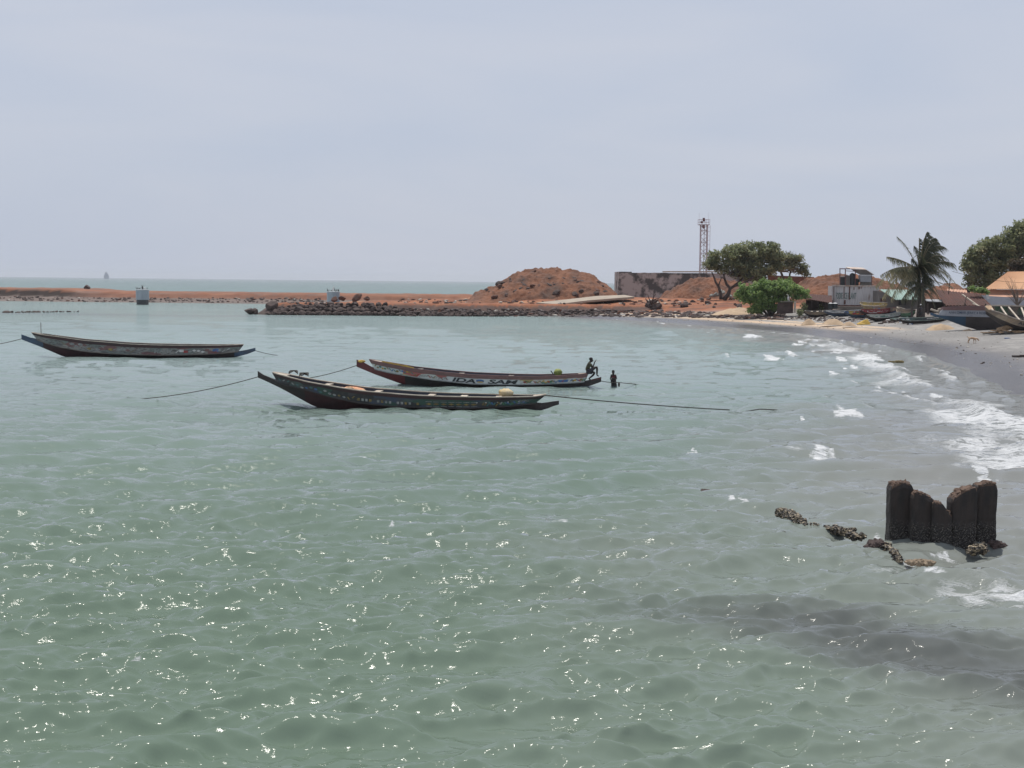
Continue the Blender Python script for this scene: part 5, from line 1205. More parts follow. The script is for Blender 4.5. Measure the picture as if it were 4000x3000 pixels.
# ================================================================== coconut palm
M['frond'] = leaf_mat('palm leaflets', (.045, .055, .030), (.15, .15, .085), (.40, .35, .21)); M['frond_stem'] = pmat('palm stem', (.20, .17, .09), (.13, .10, .06), 3, .7, .2)
M['palm_trunk'] = pmat('palm bark', (.12, .10, .085), (.07, .055, .048), 2, .9, .8, .03, (1, 1, 6))
def frond(root, c, tip, sag, seed, ln=.95, dry=.5, wind=.9, name='frond'):
    """arching stem with two rows of long leaflets blown to the right"""
    r = random.Random(seed); c = Vector(c); tip = Vector(tip); sag *= 1.35; ctrl = (c+tip)/2+Vector((0, 0, sag)); pts = []
    for i in range(15):
        t = i/14; pts.append(c*(1-t)**2+ctrl*2*t*(1-t)+tip*t*t)
    mb = MB(); mb.tube(pts, [.05*(1-i/16)+.008 for i in range(15)], 5)
    st = mb.build(name, M['frond_stem'], root)
    lv = []; fs_ = []; tn = []
    for i in range(64):
        t = .12+.88*i/63; a = c*(1-t)**2+ctrl*2*t*(1-t)+tip*t*t; dt = (2*(1-t)*(ctrl-c)+2*t*(tip-ctrl)).normalized()
        side = dt.cross(Vector((0, 0, 1)));
        side = side.normalized() if side.length > .1 else Vector((0, 1, 0))
        l0 = ln*(math.sin(math.pi*min(1, t*.78+.14))**.6)*r.uniform(.55, 1.15)
        if r.random() < .12: continue
        for s_ in (-1, 1):
            dv = (side*s_*r.uniform(.35, .6)+dt*r.uniform(.3, .55)+Vector((wind*r.uniform(.45, .8), 0, r.uniform(-1.15, -.5)))).normalized()
            b1 = a+dv*l0*.5; b2 = a+dv*l0+Vector((wind*.16, 0, -.32))*l0; w = dt*.034
            o_ = len(lv); lv += [a-w, a+w, b1+w*.8, b1-w*.8, b2]; fs_ += [(o_, o_+1, o_+2, o_+3), (o_+3, o_+2, o_+4)]
            tn += [min(1, max(0, dry+r.uniform(-.22, .22)))]*5
    o = link_mesh('leaflets', lv, fs_, M['frond'], st); a_ = o.data.attributes.new('tint', 'FLOAT', 'POINT'); a_.data.foreach_set('value', tn)
    return st
def palm(name, label, basepx, toppx, d, tips, seed, group=None):
    b = PD(*basepx, d); b.z = hz(b.x, b.y)-.1; e = empty(name, b, label, 'palm tree', group); top = PD(*toppx, d); pts = []
    for i in range(12): t = i/11; pts.append(b.lerp(top, t)+Vector((.12*math.sin(t*3), 0, 0)))
    mb = MB(); mb.tube(pts, [.24-.008*i+(.02 if i % 2 else 0) for i in range(12)], 10); mb.ball(top, (.34, .34, .5), 10, 7, 0, .2, seed); mb.build('trunk', M['palm_trunk'], e, smooth=True)
    r = random.Random(seed)
    for i, (px, py, sag, dry, dd) in enumerate(tips):
        frond(e, top+Vector((r.uniform(-.1, .1), 0, r.uniform(-.15, .3))), PD(px, py, d+dd), sag, seed*50+i, 1.05, dry)
    return e
D_ = 160
tips = [(3503, 924, .7, .45, .8), (3464, 1003, .4, .5, 1.5), (3478, 1054, .6, .35, -1), (3420, 1118, 1.4, .85, .3), (3446, 1164, 1.6, .85, -.8), (3480, 1170, 1.4, .75, -1.5), (3622, 906, 1.3, .1, .2), (3655, 930, 1.5, .15, -.6), (3590, 930, 1.0, .1, 1.2),
        (3694, 968, 1.6, .15, .3), (3640, 950, .9, .1, 2), (3734, 1048, 1.5, .3, .5), (3728, 1030, .9, .3, -1.2), (3735, 1110, 1.3, .45, 1.0), (3722, 1128, .9, .6, -.6), (3690, 1150, 1.0, .5, -1.2), (3540, 1150, 1.3, .7, -2.2), (3575, 1160, .8, .25, -2.6), (3640, 1160, .9, .2, -2), (3660, 1140, .8, .35, 1.8), (3440, 1075, .9, .6, 1.5), (3510, 1140, 1.2, .7, -1.8),
        (3600, 1000, .4, .05, -2), (3560, 1010, .4, .1, -1.6), (3640, 1030, .5, .1, -2), (3620, 1060, .5, .1, -2.4), (3570, 960, .6, .1, -1), (3610, 930, .8, .15, .8), (3635, 920, 1.2, .2, 1.4), (3665, 945, 1.4, .1, -1), (3670, 990, 1.0, .2, 1.6), (3700, 1010, 1.3, .25, -.8), (3710, 1075, 1.3, .4, 1.8), (3700, 1100, 1.0, .3, -1.8), (3545, 1060, .6, .4, -1.8), (3520, 1090, .9, .5, 1), (3600, 1090, .6, .05, -2.2), (3630, 1100, .8, .1, -1.5), (3560, 1100, .7, .15, -1.4), (3470, 1100, 1.2, .8, -1.2)]
palm('coconut_palm', 'taller wind blown coconut palm with bleached drooping fronds on the upper beach', (3587, 1240), (3588, 1058), D_, tips, 3)
tips2 = [(3540, 1110, .8, .15, -1), (3520, 1175, 1.0, .4, -.6), (3560, 1185, .8, .2, -1.4), (3640, 1120, .8, .1, .6), (3670, 1175, 1.1, .3, -.5), (3650, 1200, .9, .35, -1), (3610, 1070, .3, .1, -.3), (3635, 1085, .6, .1, .8), (3600, 1190, .8, .2, -1.6)]
palm('coconut_palm', 'shorter dark coconut palm standing close beside the taller one', (3604, 1242), (3600, 1120), D_-1.2, tips2, 7)
tag(MB().tube(line([(3562, 1238), (3563, 1180), (3566, 1158)], D_-2), [.13, .11, .10], 8).build('wooden_post', M['palm_trunk'], None, loc=PD(3562, 1238, D_-2)), 'thick bare grey post standing just left of the palm trunks', 'post')

# ================================================================== container, tanks, roofs, house
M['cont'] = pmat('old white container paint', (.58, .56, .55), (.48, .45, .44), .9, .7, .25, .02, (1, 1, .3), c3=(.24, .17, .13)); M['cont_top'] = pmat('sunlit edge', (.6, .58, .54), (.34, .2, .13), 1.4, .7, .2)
M['green_letter'] = pmat('faded green letters', (.13, .19, .17), (.19, .24, .22), 3, .7, 0); M['tank_black'] = pmat('black plastic tank', (.022, .026, .028), (.035, .04, .042), 2, .45, 0)
M['grey_sheet'] = pmat('grey zinc sheet', (.30, .31, .33), (.24, .245, .25), 1, .6, .2); M['mint'] = pmat('pale green roof paint', (.34, .46, .40), (.26, .38, .33), 1.2, .6, .2); M['hut_wall'] = pmat('grey hut plaster', (.20, .18, .165), (.14, .125, .115), .8, .9, .3)
M['door_red'] = pmat('dark red door', (.07, .022, .025), (.05, .02, .02), 1, .7, 0); M['orange_roof'] = pmat('orange sheet roof', (.62, .37, .21), (.54, .31, .17), .4, .6, 0); M['orange_wall'] = pmat('pale orange wall', (.55, .32, .22), (.45, .26, .18), .6, .9, .2)
d = 184
cn = empty('shipping_container', PD(3340, 1192, d), 'white rust streaked shipping container painted with green ICE PLANT lettering', 'container')
a0 = PD(3249, 1192, d); a1 = PD(3432, 1194, d); ht = PD(3340, 1118, d).z-a0.z
mb = MB(); R = []; nn = 66
for i in range(nn+1):
    x = a0.x+(a1.x-a0.x)*i/nn; y = d+(.05 if (i % 4) in (1, 2) and i > 3 else 0); R.append([Vector((x, y, a0.z)), Vector((x, y, a0.z+ht)), Vector((x, d+2.4, a0.z+ht)), Vector((x, d+2.4, a0.z))])
mb.loft(R); mb.build('body', M['cont'], cn)
mb = MB(); mb.box(((a0.x+a1.x)/2, d-.02, a0.z+ht+.04), (a1.x-a0.x+.1, .16, .16)); mb.build('top_rail', M['cont_top'], cn)
mb = MB(); mb.box(((a0.x+a1.x)/2, d-.02, a0.z-.05), (a1.x-a0.x, .14, .16)); mb.build('bottom_rail', M['rust'], cn)
for px in (3251, 3263, 3431): x = PD(px, 1150, d).x; MB().box((x, d-.03, a0.z+ht/2), (.10, .12, ht)).build('corner_post', M['cont'], cn)
uv, fs_, asp = text_mesh('FODIE ICE PLANT', 0, .02, 1.0)
xa, xb = PD(3264, 1150, d).x, PD(3344, 1150, d).x; za, zb_ = PD(3300, 1168, d).z, PD(3300, 1143, d).z
link_mesh('lettering', [Vector((xa+(xb-xa)*u, d-.035, za+(zb_-za)*v)) for u, v in uv], fs_, M['green_letter'], cn)
mb = MB()
for px, y0, y1, w in ((3297, 1120, 1166, .08), (3318, 1120, 1170, .14), (3257, 1120, 1180, .06), (3336, 1122, 1132, .1), (3356, 1120, 1130, .12), (3364, 1120, 1128, .08), (3300, 1172, 1188, .22)):
    p = PD(px, (y0+y1)/2, d-.025); mb.box((p.x, d-.03, p.z), (w, .012, (y1-y0)*d/F))
mb.build('rust_streak', M['rust'], cn)
# stand with tanks on the container
z1 = a0.z+ht+.12
st = empty('roof_shelter', PD(3350, 1118, d+.8), 'open rusty shelter frame with a sloping sheet roof standing on the container', 'shelter')
def PDx(px, py, o=0): return PD(px, py, d+o)
MB().slab([PDx(3317, 1049, .2), PDx(3384, 1052, .2), PDx(3414, 1072, .6), PDx(3414, 1075, .6), PDx(3384, 1055, .2), PDx(3317, 1051, .2)], (0, 2.2, .25)).build('sheet_roof', M['cont_top'], st)
MB().slab([PDx(3325, 1052, .3), PDx(3384, 1055, .3), PDx(3412, 1074, .6), PDx(3370, 1077, .6), PDx(3345, 1066, .5)], (0, .08, 0)).build('gable_sheet', M['hut_wall'], st)
mb = MB()
for px, o in ((3281, .2), (3302, .2), (3341, .3), (3281, 2.2), (3302, 2.2), (3405, .5)): mb.beam(PDx(px, 1116, o), PDx(px, 1051 if px < 3400 else 1068, o), .10)
mb.beam(PDx(3279, 1050, .2), PDx(3320, 1050, .2), .12); mb.beam(PDx(3281, 1050, .2), PDx(3281, 1050, 2.2), .1); mb.beam(PDx(3302, 1058, .2), PDx(3342, 1060, .2), .07)
mb.build('frame', M['steel_red'], st)
def tank(px, pyb, rpx, hpx, o, mat, label, nm='water_tank', square=False, lid=None):
    c = PDx(px, pyb, o); k = (d+o)/F; e = empty(nm, c, label, 'tank')
    if square: MB().box(c+Vector((0, rpx*k*.8, hpx*k/2)), (rpx*2*k, rpx*1.6*k, hpx*k)).build('shell', mat, e, bevel=.03)
    else:
        mb = MB(); cc = c+Vector((0, rpx*k, 0)); 
        for i in range(6): mb.cyl(cc+Vector((0, 0, hpx*k*i/6)), rpx*k*(1 if i % 2 else .96), hpx*k/6, 18)
        mb.build('shell', mat, e)
    MB().box(c+Vector((0, rpx*k*.8, hpx*k+.05)), (rpx*2.05*k, rpx*1.7*k, .12)).build('lid', lid or M['cont_top'], e) if square else MB().cyl(c+Vector((0, rpx*k, hpx*k)), rpx*.8*k, .12, 16, rpx*.3*k).build('lid', lid or mat, e)
    return e
tank(3292, 1115, 9, 33, .4, M['tank_black'], 'square black tank under the open frame on the container', square=True)
tank(3310, 1115, 10, 36, .7, M['hut_wall'], 'tall brown box between the black tanks on the container', square=True, lid=M['hut_wall'])
tank(3331, 1116, 10, 46, .5, M['tank_black'], 'tall round black tank in the middle of the container top')
tank(3348, 1116, 8, 25, .9, M['tank_black'], 'short round black tank touching the tall one on the container')
tank(3382, 1102, 21.5, 25, .3, M['grey_sheet'], 'square grey tank with bright lid on the right of the container', square=True, lid=M['steel_white'])
tag(MB().box(PDx(3382, 1108, .9), (1.3, .9, .42)).box(PDx(3372, 1112, .5), (.8, .5, .2)).build('tank_plinth', M['grey_wood'], None, loc=PDx(3382, 1108, .9)), 'brown block plinth under the square grey tank', 'plinth')
for px, lb in ((3262, 'black tank with white lid patches at the container foot'), (3244, 'second black tank half hidden left of the container foot')):
    c = PD(px, 1207, 176); e = empty('water_tank', c, lb, 'tank'); k = 176/F; mb = MB()
    for i in range(4): mb.cyl(c+Vector((0, 0, .17*i)), .33*(1 if i % 2 else .96), .17, 16)
    mb.build('shell', M['tank_black'], e); MB().cyl(c+Vector((0, 0, .68)), .30, .10, 16, .12).build('lid', M['steel_white'], e)
# rusty sheet roof shed left of the container
def sheet(name, corners, th, mat, label, cat='roof', loc=None, corr=0, group=None):
    """corner list (px, py, d) -> a slab with real thickness, optionally corrugated"""
    p = [PD(*c) for c in corners]; n_ = (p[1]-p[0]).cross(p[2]-p[0]).normalized()
    if corr:
        R = []
        for i in range(corr+1):
            t = i/corr; a = p[0].lerp(p[1], t); b = p[3].lerp(p[2], t); o_ = n_*(.045 if i % 2 else -.045); R.append([a+o_, b+o_, b+o_-n_*th, a+o_-n_*th])
        mb = MB().loft(R)
    else: mb = MB().slab(p, -n_*th)
    o = mb.build(name, mat, None, loc=p[0]); tag(o, label, cat, group, 'thing'); return o
M['rust_sheet'] = pmat('rusted roofing', (.095, .036, .026), (.060, .028, .022), .8, .9, .3, .03, c3=(.16, .08, .05))
sheet('rusty_roof', [(3132, 1148, 186), (3250, 1156, 184), (3250, 1186, 176), (3148, 1168, 176)], .06, M['rust_sheet'], 'low rusty sheet roof left of the container', corr=30)
mb = MB()
for px in (3150, 3172, 3196, 3222, 3245): mb.beam(PD(px, 1215, 180), PD(px, 1172, 180), .12)
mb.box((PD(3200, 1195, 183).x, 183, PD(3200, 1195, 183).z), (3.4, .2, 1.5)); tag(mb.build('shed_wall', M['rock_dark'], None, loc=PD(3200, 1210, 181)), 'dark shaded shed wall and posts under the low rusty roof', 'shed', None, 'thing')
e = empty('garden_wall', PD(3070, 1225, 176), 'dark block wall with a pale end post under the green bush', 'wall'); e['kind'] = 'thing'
mb = MB().slab([PD(3035, 1226, 176), PD(3098, 1224, 176), PD(3098, 1180, 176), (PD(3040, 1182, 176))], (0, .3, 0)); mb.build('blocks', M['rock_dark'], e)  # near-black blocks: the shade under the bush is put into their colour
MB().box(PD(3105, 1200, 175.8), (.22, .25, 1.45)).build('end_post', M['pale_wood'], e); MB().slab([PD(3050, 1180, 175.6), PD(3098, 1180, 175.6), PD(3098, 1176, 175.6), PD(3050, 1177, 175.6)], (0, .5, 0)).build('coping', M['grey_wood'], e)
o = bird(PD(3079, 1177, 175.9), 1.25, 'upright', '', -1).build('egret', M['bird_white'], None, loc=PD(3079, 1177, 175.9), smooth=True); tag(o, 'white egret perched on the dark wall under the green bush', 'bird')
# hut with the green roof
hd = 180; hut = empty('hut', PD(3480, 1195, hd), 'low grey hut with a pale green sheet roof beside the container', 'hut')
MB().slab([PD(3433, 1205, hd), PD(3600, 1212, hd), PD(3600, 1166, hd), PD(3500, 1162, hd), PD(3475, 1150, hd), PD(3433, 1136, hd)], (0, 3, 0)).build('wall', M['hut_wall'], hut)
def rf(cs, mat, nm, par, th=.07, corr=0):
    p = [PD(*c) for c in cs]; n_ = (p[1]-p[0]).cross(p[2]-p[0]).normalized()
    if corr:
        R = []
        for i in range(corr+1):
            t = i/corr; a = p[0].lerp(p[1], t); b = p[3].lerp(p[2], t); o_ = n_*(.04 if i % 2 else -.04); R.append([a+o_, b+o_, b+o_-n_*th, a+o_-n_*th])
        return MB().loft(R).build(nm, mat, par)
    return MB().slab(p, -n_*th).build(nm, mat, par)
rf([(3434, 1132, hd+1), (3560, 1134, hd+1), (3600, 1172, hd-1.2), (3497, 1172, hd-1.2)], M['mint'], 'roof', hut, corr=24)
p = PD(3450, 1186, hd-.06); MB().box(p, (.75, .08, 1.3)).build('door', M['door_red'], hut); p = PD(3525, 1182, hd-.06); MB().box(p, (.9, .08, .6)).build('window', M['black_paint'], hut)
tag(MB().slab([PD(3425, 1212, 179), PD(3245, 1206, 179), PD(3245, 1196, 179), PD(3425, 1199, 179)], (0, 1.2, 0)).build('plinth_wall', M['grey_wood'], None, loc=PD(3330, 1205, 179)), 'low weathered kerb wall along the foot of the container', 'wall', None, 'thing')
# sheds at right of the palm
sd_ = 168; sh2 = empty('long_shed', PD(3700, 1215, sd_), 'long dark open shed roofed with rusty sheets behind the big beached boats', 'shed')
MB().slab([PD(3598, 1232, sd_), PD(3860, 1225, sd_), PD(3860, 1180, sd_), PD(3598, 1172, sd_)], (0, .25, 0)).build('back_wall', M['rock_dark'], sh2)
rf([(3655, 1134, sd_+2), (3825, 1150, sd_+2), (3872, 1196, sd_-4), (3690, 1195, sd_-4)], M['rust_sheet'], 'roof', sh2, corr=30)
rf([(3700, 1130, sd_+6), (3790, 1136, sd_+6), (3790, 1150, sd_+3), (3700, 1142, sd_+3)], M['orange_wall'], 'upper_roof', sh2, corr=16)
rf([(3612, 1170, sd_), (3680, 1172, sd_), (3705, 1183, sd_-2), (3620, 1178, sd_-2)], M['grey_sheet'], 'awning', sh2)
for px in (3625, 3690, 3770, 3850): MB().beam(PD(px, 1232, sd_-4), PD(px, 1186, sd_-4), .14).build('post', M['bark'], sh2)
for (a, b, w, lb) in (((3628, 1088, 160), (3726, 1126, 160), .15, 'long pale plank leaning up through the palm fronds'), ((3758, 1150, 162), (3820, 1194, 160), .20, 'pale plank lying down the slope of the rusty roof'), ((3712, 1088, 161), (3705, 1150, 161), .12, 'dark upright post at right of the palm crown'), ((3776, 1156, 160), (3766, 1196, 160), .10, 'thin grey stick leaning on the rusty roof'), ((3800, 1186, 160), (3842, 1202, 158), .14, 'short pale plank at the lower end of the rusty roof')):
    tag(MB().beam(PD(*a), PD(*b), w, w*.6).build('plank', M['pale_wood'] if 'pale' in lb else M['bark'], None, loc=PD(*a)), lb, 'plank')
# orange roofed house
hd = 188; hs = empty('house', PD(3920, 1170, hd), 'house with a bright orange hipped sheet roof at the right edge', 'house')
rf([(3938, 1063, hd+5), (4120, 1060, hd+5), (4140, 1132, hd-1), (3848, 1130, hd-1)], M['orange_roof'], 'roof', hs, corr=70)
MB().slab([PD(3938, 1063, hd+5), PD(3848, 1130, hd-1), PD(3905, 1110, hd+12)], (0, .05, -.05)).build('hip_end', M['orange_roof'], hs)
MB().slab([PD(3862, 1175, hd), PD(4140, 1178, hd), PD(4140, 1134, hd), PD(3862, 1132, hd)], (0, 8, 0)).build('wall', M['orange_wall'], hs)
rf([(3862, 1150, hd-.5), (4140, 1150, hd-.5), (4140, 1164, hd-2), (3862, 1161, hd-2)], M['orange_wall'], 'porch_roof', hs)
tag(MB().slab([PD(3818, 1152, 172), PD(3826, 1151, 172), PD(3862, 1156, 172), PD(4050, 1168, 172), PD(4050, 1215, 172), PD(3880, 1210, 172)], (0, .3, 0)).build('boundary_wall', pmat('bluish white wall', (.42, .44, .48), (.36, .37, .40), .7, .8, .2), None, loc=PD(3930, 1200, 172)), 'bluish white wall sloping down below the orange roof', 'wall', None, 'thing')
tag(MB().box(PD(3858, 1158, 171), (.30, .12, .65), ry=-.3).build('dish_antenna', M['steel_white'], None, loc=PD(3858, 1158, 171)), 'small white tilted panel on top of the bluish wall', 'panel')
c0 = PD(3720, 1060, 162); c1 = PD(4030, 1104, 175); tag(MB().tube([c0.lerp(c1, i/12)-Vector((0, 0, .35*4*(i/12)*(1-i/12))) for i in range(13)], .022, 4).build('power_cable', M['bark'], None, loc=c0), 'thin black cable strung from the palm toward the orange roof', 'cable')

# ================================================================== beached boats
def pat(mats_, n, x0, x1, seed):
    r = random.Random(seed); return [(r.choice('szodr'), r.uniform(x0, x1), r.uniform(.25, .7), r.uniform(.1, .3), r.uniform(.08, .2), r.choice(mats_)) for _ in range(n)]
def small_boat(pl, pr, hgt, mats, label, seed, roll=.15, beam=.55, decals=None, yaw=None, text=None, lift=0):
    """beached boat between two pixels on the ground line: pl = (px, py, d), pr = (px, py, d)"""
    ga = G(pl[0], pl[1]+9); gb = G(pr[0], pr[1]+9); dm = (ga.y+gb.y)/2; a = PD(pl[0], pl[1], dm+max(-3, min(3, ga.y-dm))); b = PD(pr[0], pr[1], dm+max(-3, min(3, gb.y-dm)))
    a.z = hz(a.x, a.y)+lift+.02; b.z = hz(b.x, b.y)+lift+.02; Lb = (b-a).length
    xd = (b-a).normalized(); yd = Vector((0, 0, 1)).cross(xd).normalized(); zd = xd.cross(yd)
    Rm = Matrix((xd, yd, zd)).transposed().to_4x4(); T = Matrix.Translation(a) @ Rm @ Matrix.Rotation(roll, 4, 'X')
    h = hgt; q = Lb
    g = [(0, h*1.35), (.15*q, h*1.18), (.4*q, h), (.75*q, h), (q, h*1.12)]
    rl = [(0, h*1.2), (.06*q, h*1.0), (.2*q, h*.62), (.5*q, h*.45), (.85*q, h*.55), (q, h*.9)]
    kl = [(0, h*1.0), (.12*q, h*.45), (.26*q, 0), (.8*q, 0), (.92*q, h*.2), (q, h*.65)]
    return pirogue('pirogue', label, 'boat', T, q, g, rl, kl, beam, (.08*q, .05*q, .97*q, .94*q), mats, thw=[q*.3, q*.5, q*.7], group='boats drawn up on the beach', decals=decals, n=26, text=text)
W_ = M['white_paint']; gw = M['grey_wood']; pw = M['pale_wood']
M['b_white'] = band_mat('white boat side', [(.5, .5, .48), (.44, .45, .44), (.5, .48, .44), (.40, .41, .42)], 1, (1, 1, 2), 2, .25); M['b_tan'] = band_mat('tan boat side', [(.26, .19, .12), (.20, .15, .10), (.30, .24, .16), (.16, .12, .09)], 1, (1, 1, 3), 6, .3)
M['b_yel'] = band_mat('yellow boat side', [(.42, .30, .08), (.36, .24, .07), (.30, .22, .12), (.40, .30, .14)], 1, (1, 1, 2), 12, .3); M['b_grn'] = band_mat('pale green boat side', [(.26, .33, .26), (.32, .37, .31), (.20, .28, .22), (.36, .38, .34)], 1, (1, 1, 2), 22, .25)
M['b_mix'] = band_mat('many coloured boat side', [(.34, .05, .05), (.42, .33, .09), (.07, .20, .10), (.06, .13, .27), (.5, .5, .48)], .9, (1, 1, .8), 32, .2); M['b_red'] = band_mat('red boat side', [(.30, .05, .06), (.22, .05, .06), (.45, .42, .42), (.26, .05, .06)], 1, (1, 1, 3), 42, .2)
M['b_dk'] = band_mat('black green boat side', [(.025, .04, .038), (.04, .07, .06), (.03, .035, .04), (.05, .08, .07)], 1, (1, 1, 3), 52, .15)
def mt(hull, band, gun_, **k): return dict(hull=hull, band=band, gunwale=gun_, thwart=pw, deck=gun_, **k)
small_boat((3138, 1233, 168), (3252, 1226, 172), .66, mt(M['hull_black'], M['b_tan'], gw), 'brown wooden boat leftmost of the beached boats', 1, .12, .5)
small_boat((3218, 1232, 160), (3380, 1222, 165), .68, mt(M['hull_blue'], M['b_white'], M['hull_maroon']), 'grey blue beached boat second from the left with row of ribs showing', 2, -.12, .6, pat([blu, dw, tl], 12, .8, 4, 3))
small_boat((3300, 1239, 153), (3440, 1228, 160), .72, mt(M['hull_blue'], M['b_mix'], dy), 'beached boat with yellow, red and green striped side and a blue keel', 3, -.10, .55, pat([yel, red_, grn, blu], 16, .6, 3.4, 4))
small_boat((3362, 1236, 151), (3500, 1222, 160), .80, mt(M['hull_maroon'], M['b_red'], M['red_paint']), 'dark red beached boat with white patches among the striped boats', 4, -.14, .55, pat([W_, W_, red_], 10, .5, 3.4, 5))
small_boat((3384, 1252, 147), (3522, 1236, 152), .66, mt(M['hull_black'], M['b_grn'], M['b_white']), 'pale green and white boat lowest on the sand before the palm', 5, -.12, .55, pat([dw, tl, M['teal'], W_], 10, .5, 3.4, 6))
small_boat((3352, 1205, 168), (3460, 1222, 164), .8, mt(M['b_yel'], M['b_yel'], W_), 'yellow boat tilted highest above the other beached boats', 6, -.25, .45, lift=.35)
small_boat((3405, 1215, 160), (3510, 1230, 154), .8, mt(M['hull_blue'], M['b_tan'], M['rail_pink']), 'tan and blue boat wedged behind the dark red one', 7, -.18, .5, pat([blu, red_, dw], 10, .6, 2.6, 7))
small_boat((3500, 1226, 154), (3568, 1232, 152), .80, mt(M['green_paint'], M['b_tan'], pw), 'short tan boat with green keel leaning just left of the palm', 8, -.15, .55)
small_boat((3480, 1252, 146), (3548, 1243, 148), .34, mt(gw, M['b_grn'], M['mint']), 'small upturned pale green skiff below the palm', 9, -.2, .4)
small_boat((3505, 1263, 139), (3716, 1246, 146), .56, mt(M['hull_black'], M['b_dk'], M['b_grn']), 'black green boat with a white and blue painted end right of the palm', 10, -.14, .5, pat([W_, blu, grn, yel], 10, .4, 1.9, 9)+[('r', 3.3+i*.17, .6, .05, .18, W_) for i in range(9)])
small_boat((3250, 1222, 170), (3330, 1215, 172), .4, mt(M['hull_maroon'], M['hull_maroon'], M['rail_pink']), 'narrow maroon boat lying behind the grey blue one', 11, -.1, .35)

# big blue and white beached boat
d = 134; a = PD(3636, 1240, d); b = PD(3636+620, 1262, d-16)
def big_boat(name, label, Apx, Bpx, yaw_pts, gun, rail, keel, hb, px, mats, **kw):
    a = PD(*Apx); b = PD(*Bpx); b.z = a.z; xd = (b-a).normalized(); yd = Vector((0, 0, 1)).cross(xd); Rm = Matrix((xd, yd, Vector((0, 0, 1)))).transposed().to_4x4()
    T = Matrix.Translation(a) @ Rm @ Matrix.Rotation(kw.pop('roll', 0), 4, 'X')
    return pirogue(name, label, 'boat', T, (b-a).length, gun, rail, keel, hb, px, mats, **kw)
g0 = G(3850, 1292, 80, 200); k = d/F; zg = g0.z
# local frame: origin at tip px 3632, z=0 at the keel line
a = PD(3632, 1291, d); zoff = a.z
def tq(l, x0=3632, yb=1296): return [((x-x0)*k, (yb-y)*k) for x, y in l]
b = Vector((a.x+460*k, d-3.5, a.z)); Lb = (b-a).length
xd = (b-a).normalized(); yd = Vector((0, 0, 1)).cross(xd); T5 = Matrix.Translation(a) @ Matrix((xd, yd, Vector((0, 0, 1)))).transposed().to_4x4()
gunA = tq([(3668, 1206), (3700, 1203), (3760, 1200), (3860, 1199), (4000, 1198), (4100, 1198)]); railA = tq([(3632, 1225), (3660, 1234), (3700, 1236), (3760, 1237), (3860, 1238), (4100, 1238)])
keelA = tq([(3632, 1236), (3700, 1256), (3760, 1278), (3820, 1293), (3900, 1302), (4100, 1303)])
M['bigblue'] = pmat('faded blue hull', (.035, .085, .15), (.03, .06, .10), 1, .6, .3); M['bigdark'] = pmat('dark hull bottom', (.075, .062, .060), (.045, .04, .04), .8, .8, .4); M['b_letter'] = pmat('grey white boat side', (.31, .32, .34), (.22, .23, .26), 1.5, .7, .2)
pirogue('pirogue', 'big beached boat with blue and dark hull and a lettered grey white band', 'boat', T5, Lb, gunA, railA, keelA, 1.15, ((3664-3632)*k, (3672-3632)*k, Lb-.2, Lb-.3),
        dict(hull=[M['bigdark'], M['bigblue']], band=M['b_letter'], gunwale=M['rail_pink'], strake=M['rail_pink'], strake_t=.62, rail=M['b_letter'], thwart=pw, deck=pw), thw=(3, 5, 7), group='big boats drawn up on the beach', n=40,
        text=[('ANN OMAR-JERRY 4 ROBI', (3700-3632)*k, (3838-3632)*k, .16, .50, M['hull_blue'], 0)], hull_split=[(-1, (3762-3632)*k)])
e_ = [o for o in COL.objects if o.get('label', '').startswith('big beached boat')][0]
MB().tube([PD(3636, 1208, d), PD(3664, 1218, d)], .10, 8).build('bow_stem', pw, e_); MB().slab([PD(3668, 1228, d-.1), PD(3666, 1206, d-.1), PD(3676, 1203, d-.1), PD(3684, 1210, d-.1), PD(3682, 1228, d-.1)], (0, .3, 0)).build('bow_post', pw, e_)
# open ribbed boat cut by the right edge
d2 = 124; k = d2/F; e = empty('pirogue', PD(3960, 1290, d2), 'open ribbed tan boat with bleached cross beams cut by the right edge', 'boat', 'big boats drawn up on the beach')
def curve(l, dd, n_=26):
    xs_ = np.linspace(l[0][0], l[-1][0], n_); return [PD(x, float(np.interp(x, [q[0] for q in l], [q[1] for q in l])), dd(x)) for x in xs_]
nearT = [(3848, 1200), (3870, 1212), (3905, 1222), (3940, 1236), (3975, 1250), (4010, 1256), (4080, 1262), (4200, 1262), (4330, 1255)]; nearB = [(3850, 1214), (3880, 1232), (3915, 1250), (3950, 1264), (3985, 1275), (4010, 1278), (4080, 1284), (4200, 1284), (4330, 1275)]
farT = [(3855, 1196), (3900, 1196), (3960, 1197), (4010, 1199), (4080, 1203), (4200, 1208), (4330, 1215)]
fn = lambda x: d2-min(2.2, (x-3848)/45); ff = lambda x: d2+min(2.2, (x-3848)/45)
A_ = curve(nearT, fn); B_ = curve(nearB, fn); C_ = curve(farT, ff); n_ = len(A_)
keelc = [PD(3850+(4330-3850)*i/(n_-1), float(np.interp(3850+(4330-3850)*i/(n_-1), [3850, 3900, 3970, 4050, 4250, 4330], [1226, 1262, 1296, 1304, 1304, 1280])), d2) for i in range(n_)]
MB().loft([[A_[i], B_[i], B_[i]+Vector((0, .08, 0)), A_[i]+Vector((0, .08, 0))] for i in range(n_)]).build('side_plank', M['b_tan'], e)
MB().loft([[A_[i]+Vector((0, -.08, 0)), A_[i]+Vector((0, .12, 0)), A_[i]+Vector((0, .12, .07)), A_[i]+Vector((0, -.08, .07))] for i in range(n_)]).build('gunwale', pw, e)
MB().loft([[C_[i]+Vector((0, -.08, 0)), C_[i]+Vector((0, .12, 0)), C_[i]+Vector((0, .12, .12)), C_[i]+Vector((0, -.08, .12))] for i in range(n_)]).build('gunwale', pw, e)
